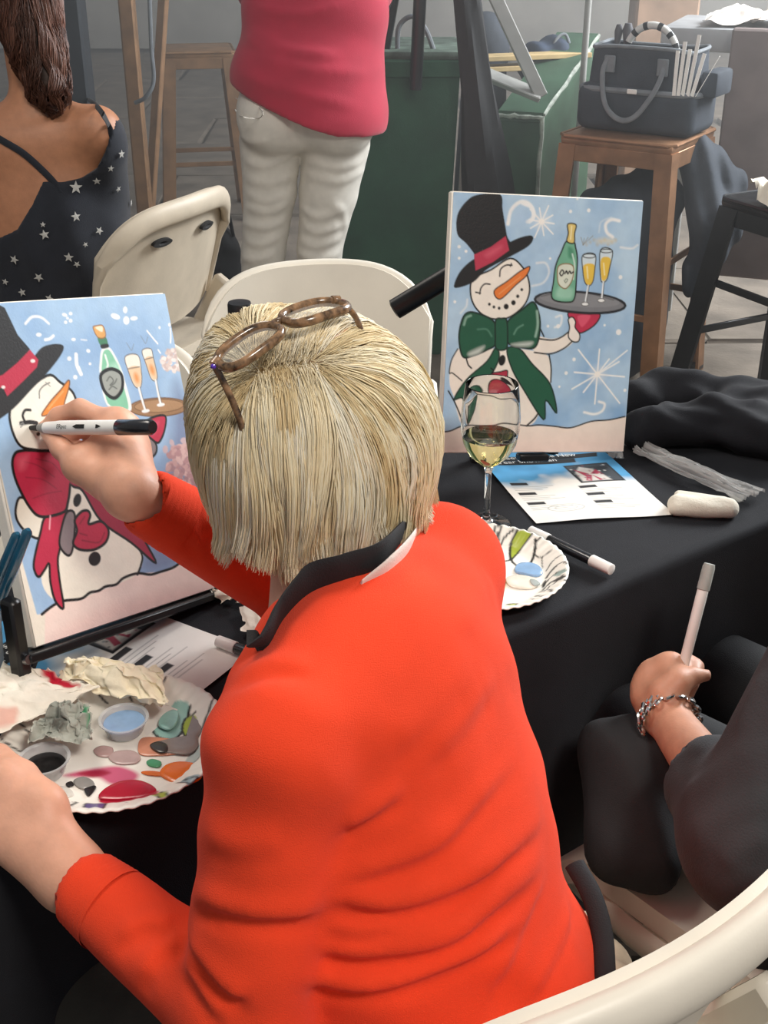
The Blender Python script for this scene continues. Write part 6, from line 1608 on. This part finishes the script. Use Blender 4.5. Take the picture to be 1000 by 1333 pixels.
def metal_stool(label, c, ang, h, m, top=0.165, foot=0.215, chan=0.05, group='metal bar stools'):
    t = thing('bar_stool', label, 'stool', (c[0], c[1], 0), group); M = yaw((c[0], c[1], 0), ang)
    s_ = box(2*top, 2*top, 0.035, 0.014, 2, c=(0, 0, h-0.0175))
    so = obj('seat', xf(s_, M), m, t)
    obj('seat_rim', xf(tube([(top*a, top*b, h-0.006) for a, b in ((-0.9, -1), (0.9, -1), (1, -0.9), (1, 0.9), (0.9, 1), (-0.9, 1), (-1, 0.9), (-1, -0.9))], 0.007, 8, closed=True), M), m, so)
    for sx, sy in ((0, -1), (0, 1), (1, 0), (-1, 0)):
        w = 2*top-0.02
        obj('apron', xf(box(w if sy else 0.008, 0.008 if sy else w, 0.05, 0.002, c=(sx*(top-0.006), sy*(top-0.006), h-0.055)), M), m, t)
    for sx in (-1, 1):
        for sy in (-1, 1):
            a = np.array([sx*(top-0.012), sy*(top-0.012), h-0.03]); b = np.array([sx*foot, sy*foot, 0.0]); n = 9
            V = []; L = [(0, 0), (-chan, 0), (-chan, 0.010), (-0.010, 0.010), (-0.010, chan), (0, chan)]
            V = [np.array([p[0]+sx*0.012+sx*q[0], p[1]+sy*0.012-sy*q[1], p[2]]) for p in (a, b) for q in ((x_, y_) for x_, y_ in L)]
            k = 6; F = [(i, (i+1) % k, k+(i+1) % k, k+i) for i in range(k)]+[tuple(range(k)), tuple(range(2*k-1, k-1, -1))]
            lg = obj('leg', xf((np.array(V), F), M), m, t, smooth=False)
            obj('rubber_foot', xf(box(chan*0.8, chan*0.8, 0.02, 0.004, c=(sx*(foot-0.01), sy*(foot-0.01), 0.011)), M), M_BLACK, lg)
    for z in (0.28, 0.45):
        w = top+(foot-top)*(1-z/h)-0.012
        if z < 0.3:
            for sy in (-1, 1): obj('footrest', xf(bar((-w, sy*w, z), (w, sy*w, z), 0.01, 0.022, 0.002), M), m, t)
        else:
            for sx in (-1, 1): obj('footrest', xf(bar((sx*w, -w, z), (sx*w, w, z), 0.01, 0.022, 0.002), M), m, t)
    return t
# ---- bronze stool with the painter's tote
SX, SY, SA, SH = 0.80, 3.98, math.radians(-33), 0.818
metal_stool('bronze metal bar stool carrying the black tote bag, right of the green bow canvas', (SX, SY), SA, SH, M_COPPER, 0.185, 0.215, 0.055)
MB = yaw((SX+0.015, SY+0.0, SH+0.001), SA)
t = thing('tote_bag', 'black tool tote with grey loop handle and pocket of papers on the bronze stool', 'bag', (SX, SY, SH))
bb = box(0.385, 0.215, 0.135, 0.032, 4, c=(0, 0, 0.069)); bb[0][:, 2] += 0.004*np.sin(bb[0][:, 0]*30)*(bb[0][:, 2] > 0.1)
obj('bag_base', xf(bb, MB), M_BLK_HAZED, t, angle=None)
def bagwall(u, v):
    a = u*2*np.pi; cx, sy_ = np.cos(a), np.sin(a); k = 0.35
    x = 0.175*np.sign(cx)*np.abs(cx)**k; y = 0.085*np.sign(sy_)*np.abs(sy_)**k
    return np.c_[x*(1-0.05*v), y*(1-0.05*v), 0.13+v*0.115+0.004*np.sin(a*3)*v]
bw = obj('bag_body', xf(sheet(bagwall, 49, 6, 0.006), MB), M_BLK_HAZED, t)
obj('top_trim', xf(tube(bagwall(np.linspace(0, 1, 64, endpoint=False), np.ones(64)), 0.006, 8, closed=True), MB), M_GREYST, bw)
obj('middle_trim', xf(tube(bagwall(np.linspace(0, 1, 64, endpoint=False), np.full(64, 0.05))*[1.10, 1.2, 1]+[0, 0, -0.012], 0.009, 8, closed=True), MB), M_GREYST, t)
h_ = obj('loop_handle', xf(tube(smooth_path([(-0.10, -0.092, 0.215), (-0.108, -0.105, 0.17), (-0.085, -0.122, 0.085), (-0.035, -0.128, 0.045), (0.015, -0.128, 0.055), (0.06, -0.122, 0.115), (0.078, -0.105, 0.165), (0.080, -0.092, 0.20)], 6), 0.0085, 8, flat=0.6), MB), M_GREYST, t)
for x_ in (-0.092, 0.078): obj('handle_tab', xf(box(0.036, 0.008, 0.05, 0.003, c=(x_, -0.093, 0.198)), MB), M_GREYST, h_)
obj('label_tag', xf(box(0.032, 0.004, 0.014, 0.002, c=(0.0, -0.125, 0.128)), MB), M_WHITE, t)
obj('side_pocket', xf(box(0.055, 0.14, 0.075, 0.012, 2, c=(0.212, 0.01, 0.155)), MB), M_BLK_HAZED, t)
for k, (x_, dx, dz) in enumerate(((0.128, -0.006, 0.125), (0.140, 0.0, 0.15), (0.152, 0.004, 0.13), (0.166, 0.012, 0.17), (0.178, 0.02, 0.12), (0.188, 0.055, 0.115))):
    t5 = tag(obj('paper_strip', xf(bar((x_, -0.112+0.004*k, 0.125), (x_+dx, -0.10+0.004*k, 0.125+dz), 0.011, 0.0016), MB), M_WHITE, None, smooth=False), ['leftmost', 'second from left', 'third from left', 'third from right', 'second from right', 'rightmost'][k]+' white paper strip in the corner pocket of the black tote', 'paper strip', 'paper strips in the tote pocket')
zr = xf(tube(np.c_[0.085*np.cos(np.linspace(0, np.pi, 28)), np.zeros(28), 0.21+0.095*np.sin(np.linspace(0, np.pi, 28))], 0.011, 10), MB)
zm = mat('zebra_wrap', (0.72, 0.72, 0.68), 0.5, 0.05, 30)
t6 = thing('hoop_handle', 'black and white striped hoop standing up out of the black tote', 'hoop', tuple(xf((np.array([[0, 0.0, 0.2]]), []), MB)[0][0]))
obj('hoop', zr, zm, t6)
for k, a in enumerate((0.35, 0.75, 1.2, 1.75, 2.2, 2.65)):
    aa = np.linspace(a, a+0.16, 4)
    obj('stripe', xf(tube(np.c_[0.085*np.cos(aa), np.zeros(4), 0.21+0.095*np.sin(aa)], 0.0118, 10), MB), M_BLKM, t6)
for x_, r_, z_ in ((-0.125, 0.013, 0.30), (-0.095, 0.017, 0.305)):
    q = xf((np.array([[x_, 0.02, 0.15], [x_+0.004, 0.02, 0.24], [x_+0.006, 0.02, z_-0.02], [x_+0.006, 0.02, z_]]), []), MB)[0]
    tt_ = thing('tool_handle', 'dark tool handle sticking up from the left end of the black tote'+(', thicker one' if r_ > 0.015 else ', thinner one'), 'tool', tuple(q[0]))
    obj('grip', tube(q, [0.007, 0.008, r_, r_*0.6], 10), mat('grey_rubber', (0.10, 0.10, 0.11), 0.6), tt_)
# dark coat hanging off the stool's right side, and black bag under it
s = SDF(); e0 = Py(905, 200, 3.93); e1 = Py(930, 300, 3.85); e2 = Py(900, 375, 3.80)
s.chain([e0, e1, e2], [0.055, 0.075, 0.03], 0.04); s.chain([e0+[0.02, 0.02, 0], Py(948, 240, 3.95), Py(935, 320, 3.9)], [0.05, 0.05, 0.04], 0.04)
s.fn = lambda X, d: d+0.006*np.sin(X[:, 0]*95+X[:, 2]*22)+0.004*np.sin(X[:, 2]*40)
single('coat', s.mesh(0.008), M_BLK_HAZED, 'dark coat hanging down the right side of the bronze stool', 'coat', angle=None)
s = SDF(); cxb = np.array([SX-0.01, SY+0.02, 0.0])
s.ell(cxb+[0, 0, 0.30], np.array([0.17, 0.14, 0.34]), np.asarray(MB)[:3, :3], 0.05); s.cone(cxb+[-0.06, 0, 0.5], cxb+[0.06, 0, 0.58], 0.14, 0.12, 0.05)
s.fn = lambda X, d: np.maximum(d+0.006*np.sin(X[:, 0]*60+X[:, 2]*25), -X[:, 2]+0.003)
single('duffel_bag', s.mesh(0.01), M_BLK_HAZED, 'dark soft bag stuffed under the bronze stool', 'bag', angle=None)
# ---- thin pale pole behind the tote
q = Py(760, 60, 4.36)
t = thing('light_stand', 'thin pale grey pole rising behind the black tote', 'stand', (q[0], q[1], 0))
obj('pole', tube([(q[0], q[1], 0.02), (q[0]+0.01, q[1], 2.0)], 0.011, 10), M_GREYP, t)
for a in (0.4, 2.5, 4.6): obj('foot', bar((q[0], q[1], 0.03), (q[0]+0.16*math.cos(a), q[1]+0.16*math.sin(a), 0.012), 0.016, 0.016, 0.003), M_GREYP, t)
# ---- big dark green bin with a pale board at its side
q0 = Py(596, 200, 4.15)
bw_, bd_ = 0.46, 0.40; BX = q0[0]-bw_/2; BY = 4.15+bd_/2
t = thing('bin', 'tall dark green bin standing between white jeans and black umbrella', 'bin', (BX, BY, 0))
prof = [(0.82, 0.0), (0.86, 0.02), (1.0, 0.95), (1.04, 0.955), (1.05, 1.0), (1.02, 1.01)]
V = []; F = []
for f, z in prof:
    for sx, sy in ((-1, -1), (-0.88, -1), (0, -1.02), (0.88, -1), (1, -1), (1, 1), (0, 1), (-1, 1)): V.append((BX+sx*f*bw_/2+(1-f)*-0.03, BY+sy*f*bd_/2, z))
for i in range(len(prof)-1):
    for k in range(8): F.append((i*8+k, i*8+(k+1) % 8, (i+1)*8+(k+1) % 8, (i+1)*8+k))
F.append(tuple(range(7, -1, -1)))
obj('body', (np.array(V), F), M_GREEN, t, smooth=False)
obj('lid', mv(box(bw_*1.06, bd_*1.06, 0.03, 0.012, 2), (BX, BY, 1.018)), mat('dusty_green', (0.10, 0.14, 0.11), 0.8, 0.3, 20, 0.4, 80), t)
lh = obj('lid_handle', tube(smooth_path([(BX+0.03, BY-0.15, 1.02), (BX+0.035, BY-0.15, 1.10), (BX+0.08, BY-0.15, 1.13), (BX+0.12, BY-0.15, 1.09), (BX+0.15, BY-0.15, 1.02)], 5), 0.008, 8), M_GREYST, t)
xb = Py(606, 200, 4.1)[0]+0.012
single('leaning_board', bar((xb-0.02, 4.2, 0.0), (xb+0.012, 4.16, 1.02), 0.05, 0.03, 0.004, up=(0, -1, 0)), M_GREYP, 'narrow pale grey board upright along the right side of the dark green bin', 'board', smooth=False)
# ---- closed black umbrella in its cover
u0 = Py(637, 262, 3.98); u1 = Py(602, -60, 4.05)
t = thing('patio_umbrella', 'closed black umbrella in a cover leaning beside the dark green bin', 'umbrella', (u0[0]+0.03, u0[1], 0))
b0 = u0+(u0-u1)*0.45; b0[2] = max(b0[2], 0.02); k0 = (u0[2]-0.05)/max(u1[2]-u0[2], 0.01); b0 = u0-(u1-u0)*((u0[2]-0.08)/(u1[2]-u0[2]))
n = 40; tt = np.linspace(0, 1, n); P = b0+np.outer(tt, u1-b0); rad = 0.058+0.030*np.exp(-((tt-0.38)/0.25)**2)-0.02*tt; rad[0] = 0.03; rad[-1] = 0.03
V, F = tube(P, rad, 20); A_ = np.tile(np.arange(20)*2*np.pi/20, n); V = V+0.0*V; cen = np.repeat(P, 20, 0); V = cen+(V-cen)*(1+0.13*np.sin(A_*6+np.repeat(tt, 20)*7))[:, None]
obj('canopy_cover', (V, F), M_BLKF, t)
obj('pole', tube([np.array([b0[0], b0[1], 0.0]), b0+(u1-b0)*0.05], 0.019, 10), M_BLKM, t)
# ---- black tripod stand, two legs crossing in front of the bin
hub = np.array([Py(556, -120, 4.0)[0], 4.0, 1.62])
t = thing('tripod_stand', 'black tripod stand in front of the dark green bin, its legs crossing the bin top', 'tripod', (hub[0], hub[1], 0))
l1 = Py(541, 116, 4.05); l2_ = Py(500, 62, 4.05)
obj('leg', tube([hub, l1], 0.020, 10), M_BLKM, t); obj('leg', tube([hub+[-0.02, 0, 0], l2_], 0.020, 10), M_BLKM, t)
obj('leg', tube([hub+[0.02, 0, 0], np.array([-0.38, 3.98, 0.0])], 0.018, 10), M_BLKM, t)
obj('hub', tube([hub+[0, 0, -0.07], hub+[0, 0, 0.10]], 0.035, 14), M_BLKM, t)
# ---- green chest with worn pale edges
ga_, gb_ = Py(650, 150, 4.45), Py(706, 150, 4.40)
ax_ = nrm([gb_[0]-ga_[0], gb_[1]-ga_[1], 0]); ay_ = nrm([0.42, 0.9, 0]); wdt = np.linalg.norm(gb_-ga_); zf = 0.5*(ga_[2]+gb_[2]); dp = 0.62; zb = zf+0.20
t = thing('storage_chest', 'green chest with pale worn edges and sloping top beside the bronze stool', 'chest', (ga_[0], ga_[1], 0))
o_ = np.array([ga_[0], ga_[1], 0]); E_ = lambda i, j, z: o_+ax_*wdt*i+ay_*dp*j+[0, 0, z]
V = [E_(0, 0, 0), E_(1, 0, 0), E_(1, 1, 0), E_(0, 1, 0), E_(0, 0, zf-0.02), E_(1, 0, zf-0.02), E_(1, 1, zb-0.02), E_(0, 1, zb-0.02)]
obj('body', (np.array(V), [(0, 1, 5, 4), (1, 2, 6, 5), (2, 3, 7, 6), (3, 0, 4, 7), (3, 2, 1, 0)]), M_GREENB, t, smooth=False)
V = [E_(-0.04, -0.01, zf-0.02), E_(1.04, -0.01, zf-0.02), E_(1.04, 1.01, zb-0.02), E_(-0.04, 1.01, zb-0.02), E_(-0.02, 0.0, zf+0.012), E_(1.02, 0.0, zf+0.012), E_(1.02, 1.0, zb+0.012), E_(-0.02, 1.0, zb+0.012)]
obj('lid', (np.array(V), [(0, 1, 5, 4), (1, 2, 6, 5), (2, 3, 7, 6), (3, 0, 4, 7), (3, 2, 1, 0), (4, 5, 6, 7)]), M_GREENB, t, smooth=False)
for a, b_ in ((E_(1.01, -0.005, 0), E_(1.01, -0.005, zf)), (E_(0, -0.008, zf-0.004), E_(1.02, -0.008, zf-0.004)), (E_(1.03, 0, zf+0.004), E_(1.03, 1, zb+0.004)), (E_(-0.01, -0.005, zf*0.65), E_(-0.01, -0.005, zf))): obj('worn_edge', tube(np.linspace(a, b_, 12)+RNG.normal(0, 0.0015, (12, 3)), 0.0065+0.003*RNG.random(12), 6), M_PALE, t)
# things on and behind the chest
pb = Py(690, 75, 4.75); zt_ = pb[2]
for k, (u0_, v0_, u1_, v1_) in enumerate(((606, 66, 764, 80), (606, 78, 742, 93))):
    a = Py(u0_, v0_, 4.72); b_ = Py(u1_, v1_, 4.86); b_[2] = a[2] = 0.5*(a[2]+b_[2])-0.004*k
    single('pine_plank', bar(a, b_, 0.085, 0.018, 0.002), M_NATWOOD, ('upper' if k == 0 else 'lower')+' pale pine plank lying across the green chest behind the umbrella', 'plank', 'pine planks', smooth=False)
fr = thing('folding_stand', 'light grey folded angle stand leaning on the green chest', 'frame', tuple(Py(695, 120, 4.4)))
P1 = [Py(628, -40, 4.42), Py(705, 126, 4.40), Py(612, 88, 4.46)]
obj('frame_bar', bar(P1[0], P1[1], 0.045, 0.02, 0.003, up=(0, -1, 0.3)), M_GREYP, fr, smooth=False)
obj('frame_bar', bar(P1[1]+[0.0, 0.004, 0.0], P1[2], 0.055, 0.02, 0.003, up=(0, -0.5, 1)), M_GREYP, fr, smooth=False)
obj('frame_bar', bar(Py(617, 150, 4.44), Py(612, -60, 4.5), 0.02, 0.02, 0.003), M_GREYP, fr, smooth=False)
s = SDF(); c_ = Py(722, 80, 4.95); s.ell(c_, np.array([0.13, 0.11, 0.075]), None, 0.05); s.cone(c_+[-0.08, 0, 0.0], c_+[-0.13, 0, -0.03], 0.05, 0.02, 0.04)
s.cone(c_-[0, 0, 0.02], np.array([c_[0], c_[1]+0.05, 0.12]), 0.10, 0.11, 0.05)
s.fn = lambda X, d: d+0.008*np.sin(X[:, 0]*70+X[:, 1]*30)
t = thing('navy_bag', 'navy cloth bag with drawstring behind the green chest', 'bag', (c_[0], c_[1], 0.0))
obj('bag', s.mesh(0.01), mat('navy_cloth', (0.035, 0.055, 0.095), 0.8, 0.15, 20, 0.3, 200), t, angle=None)
obj('drawstring', tube(smooth_path([c_+[-0.02, -0.06, 0.05], c_+[0.0, -0.05, 0.09], c_+[0.03, -0.04, 0.10], c_+[0.05, -0.04, 0.06]], 5), 0.006, 8), M_GREYST, t)
s = SDF(); c_ = Py(632, 55, 5.0); s.ell(c_, np.array([0.085, 0.08, 0.11]), None, 0.04); s.cone(c_, np.array([c_[0], c_[1], 0.13]), 0.08, 0.12, 0.05)
single('backpack', s.mesh(0.012), M_BLK_HAZED, 'dark rounded backpack behind the pine planks', 'bag', angle=None)
# ---- high grey table with white papers, board under it, tan post, at the upper right
ta = Py(905, 38, 4.3); zt2 = ta[2]
t = thing('bar_table', 'high pale grey bar table at the upper right corner', 'table', (ta[0]+0.4, 4.55, 0))
tl = np.array([ta[0], 4.38]); MTb = yaw((tl[0]+0.36, tl[1]+0.05, 0), math.radians(-22))
obj('tabletop', xf(box(0.80, 0.46, 0.075, 0.012, 2, c=(0, 0, zt2-0.035)), MTb), mat('pale_grey_top', (0.42, 0.43, 0.44), 0.5, 0.08, 12), t)
for x_, y_ in ((-0.34, -0.16), (0.34, -0.16), (-0.34, 0.16), (0.34, 0.16)): obj('leg', xf(bar((x_, y_, 0), (x_, y_, zt2-0.07), 0.03, 0.03, 0.003), MTb), M_GREYP, t)
for k in range(4):
    g_ = crumple([xf((np.array([[x_, y_, zt2+0.004+0.012*k]]), []), MTb)[0][0] for x_, y_ in ((-0.28+0.15*k, 0.10), (-0.10+0.15*k, 0.12), (-0.09+0.15*k, -0.20), (-0.27+0.15*k, -0.215))], 20, 20, zt2+0.003, 0.03, 60+k, 0.004, 0.03, 9)
    single('folded_cloth', g_, M_WHTF, ['first', 'second', 'third', 'fourth'][k]+' white folded cloth from the left on the pale bar table', 'cloth', 'white cloths on the bar table', angle=None)
s_ = Py(972, 165, 4.12)
single('cardboard_panel', mv(xf(box(0.40, 0.05, 0.80, 0.006), yaw((0, 0, 0), math.radians(-20))), (s_[0]+0.13, 4.14, 0.55+0.145)), M_MAUVE, 'mauve brown panel standing under the pale bar table', 'panel', smooth=False)
q = Py(868, 40, 5.6)
single('timber_post', mv(box(0.27, 0.18, 2.6, 0.01), (q[0], 5.7, 1.3)), M_TANWOOD, 'wide tan timber post behind the striped hoop', 'post', smooth=False)
# ---- black stool at the right with a crumpled paper on it
k0 = Py(990, 262, 3.45)
metal_stool('black metal bar stool at the right edge with a crumpled white paper on it', (k0[0]+0.15, 3.53), math.radians(28), 0.70, M_BLKM, 0.165, 0.235, 0.075)
qq = np.array([k0[0]+0.05, 3.45, 0.702])
g_ = crumple([qq+np.array(a) for a in ((-0.07, 0.06, 0), (0.09, 0.09, 0), (0.10, -0.07, 0), (-0.05, -0.08, 0))], 24, 24, 0.702, 0.05, 71, 0.008, 0.06, 8)
single('crumpled_paper', g_, M_TOWEL, 'crumpled white paper lying on the black metal stool', 'paper', angle=None)
# black jacket heaped over the far right corner of the table
s = SDF()
for a, b_, r1, r2 in (((812, 520), (880, 508), .030, .034), ((880, 512), (985, 528), .034, .04), ((830, 560), (930, 548), .030, .034), ((930, 550), (1030, 575), .034, .036)):
    P_ = Pz(*a, TZ+0.030); Q_ = Pz(*b_, TZ+0.030); s.cone(P_, Q_, r1, r2, 0.03)
P_ = Pz(985, 560, TZ+0.01); s.chain([P_, P_+np.array([0.12, 0.10, -0.06]), P_+np.array([0.20, 0.20, -0.25]), P_+np.array([0.22, 0.24, -0.5])], [0.05, 0.07, 0.09, 0.08], 0.05)
for a, b_, c__ in (((815, 500), (870, 530), (960, 545)), ((850, 560), (930, 565), (1000, 590)), ((890, 505), (950, 530), (1000, 560)), ((840, 530), (900, 560), (985, 580))):
    q_ = [s.hit(u, v, 1.2, 2.8) for u, v in smooth_path(np.array([a, b_, c__], float), 5)]; s.fold([x_ for x_ in q_ if np.linalg.norm(x_-CAMP) < 2.6], 0.010, 0.010)
s.fn = lambda X, d: d+0.003*np.sin(X[:, 0]*80-X[:, 1]*60)+0.003*np.sin(X[:, 1]*110+X[:, 0]*30)
single('jacket', s.mesh(0.006), M_CLOTH, 'black jacket heaped at the far right corner of the table', 'jacket', angle=None)
# ---- left background: brown stool, post, dark board, cable, dark bag
q = Py(262, 45, 6.3)
metal_stool('tall brown metal stool left of the pink shirt in the far background', (q[0]-0.03, 6.35), math.radians(10), 0.80, M_BRONZE, 0.17, 0.215, 0.06)
q = Py(170, 60, 5.6)
single('brown_post', mv(box(0.065, 0.065, 2.4, 0.008), (q[0], 5.6, 1.2)), M_BRONZE, 'slim brown post rising behind the star print top', 'post', smooth=False)
q1 = Py(209, 60, 5.9); q2 = Py(196, 262, 5.75)
d_ = q1-q2; q2b = q2-d_*(q2[2]/d_[2]); q1b = q1+d_*0.5
single('dark_pole', bar(q2b+[0, 0, 0.003], q1b, 0.045, 0.03, 0.004), M_BRONZE, 'dark leaning pole between the brown post and the brown stool', 'pole', smooth=False)
cb = [Py(194, -20, 5.5), Py(197, 60, 5.5), Py(200, 105, 5.5), Py(190, 126, 5.5), Py(176, 134, 5.52)]
single('cable', tube(smooth_path(cb, 6), 0.009, 8), M_GREYST, 'pale looped cable hanging by the brown post', 'cable')
q = Py(88, 40, 5.0)
single('dark_board', mv(box(0.115, 0.12, 2.4, 0.01), (q[0], 5.05, 1.2)), mat('navy_painted_wood', (0.016, 0.022, 0.030), 0.6), 'dark navy upright board behind the brown hair', 'board', smooth=False)
q = Py(287, 300, 4.6)
s = SDF(); s.ell(np.array([q[0], q[1], q[2]*0.55]), np.array([0.075, 0.09, q[2]*0.52]), None, 0.03); s.fn = lambda X, d: d+0.005*np.sin(X[:, 2]*50+X[:, 0]*40)
t = thing('handbag', 'dark handbag on the ground beside the left leg of the white jeans', 'bag', (q[0], q[1], 0.01))
obj('bag', s.mesh(0.009), M_BLKF, t, angle=None)
obj('strap', tube(smooth_path([np.array([q[0]-0.05, q[1]-0.02, q[2]*0.95]), np.array([q[0]-0.03, q[1]-0.03, q[2]*1.25]), np.array([q[0]+0.03, q[1]-0.03, q[2]*1.25]), np.array([q[0]+0.05, q[1]-0.02, q[2]*0.95])], 6), 0.007, 8), M_BLKF, t)
# ================================================================== thin scattering volume added behind the table, paling what stands there
hm = bpy.data.materials.new('haze'); hm.use_nodes = True
nt = hm.node_tree; nt.nodes.remove(nt.nodes['Principled BSDF'])
vs = nt.nodes.new('ShaderNodeVolumeScatter'); vs.inputs['Density'].default_value = 0.09; vs.inputs['Anisotropy'].default_value = 0.3; vs.inputs['Color'].default_value = (0.97, 0.98, 0.98, 1)
nt.links.new(vs.outputs['Volume'], nt.nodes['Material Output'].inputs['Volume'])
hz = obj('haze', mv(box(12.6, 10.2, 3.4), (0, 8.2, 1.72)), hm, None, smooth=False)
tag(hz, 'thin haze volume added behind the table', 'haze', None, 'structure')
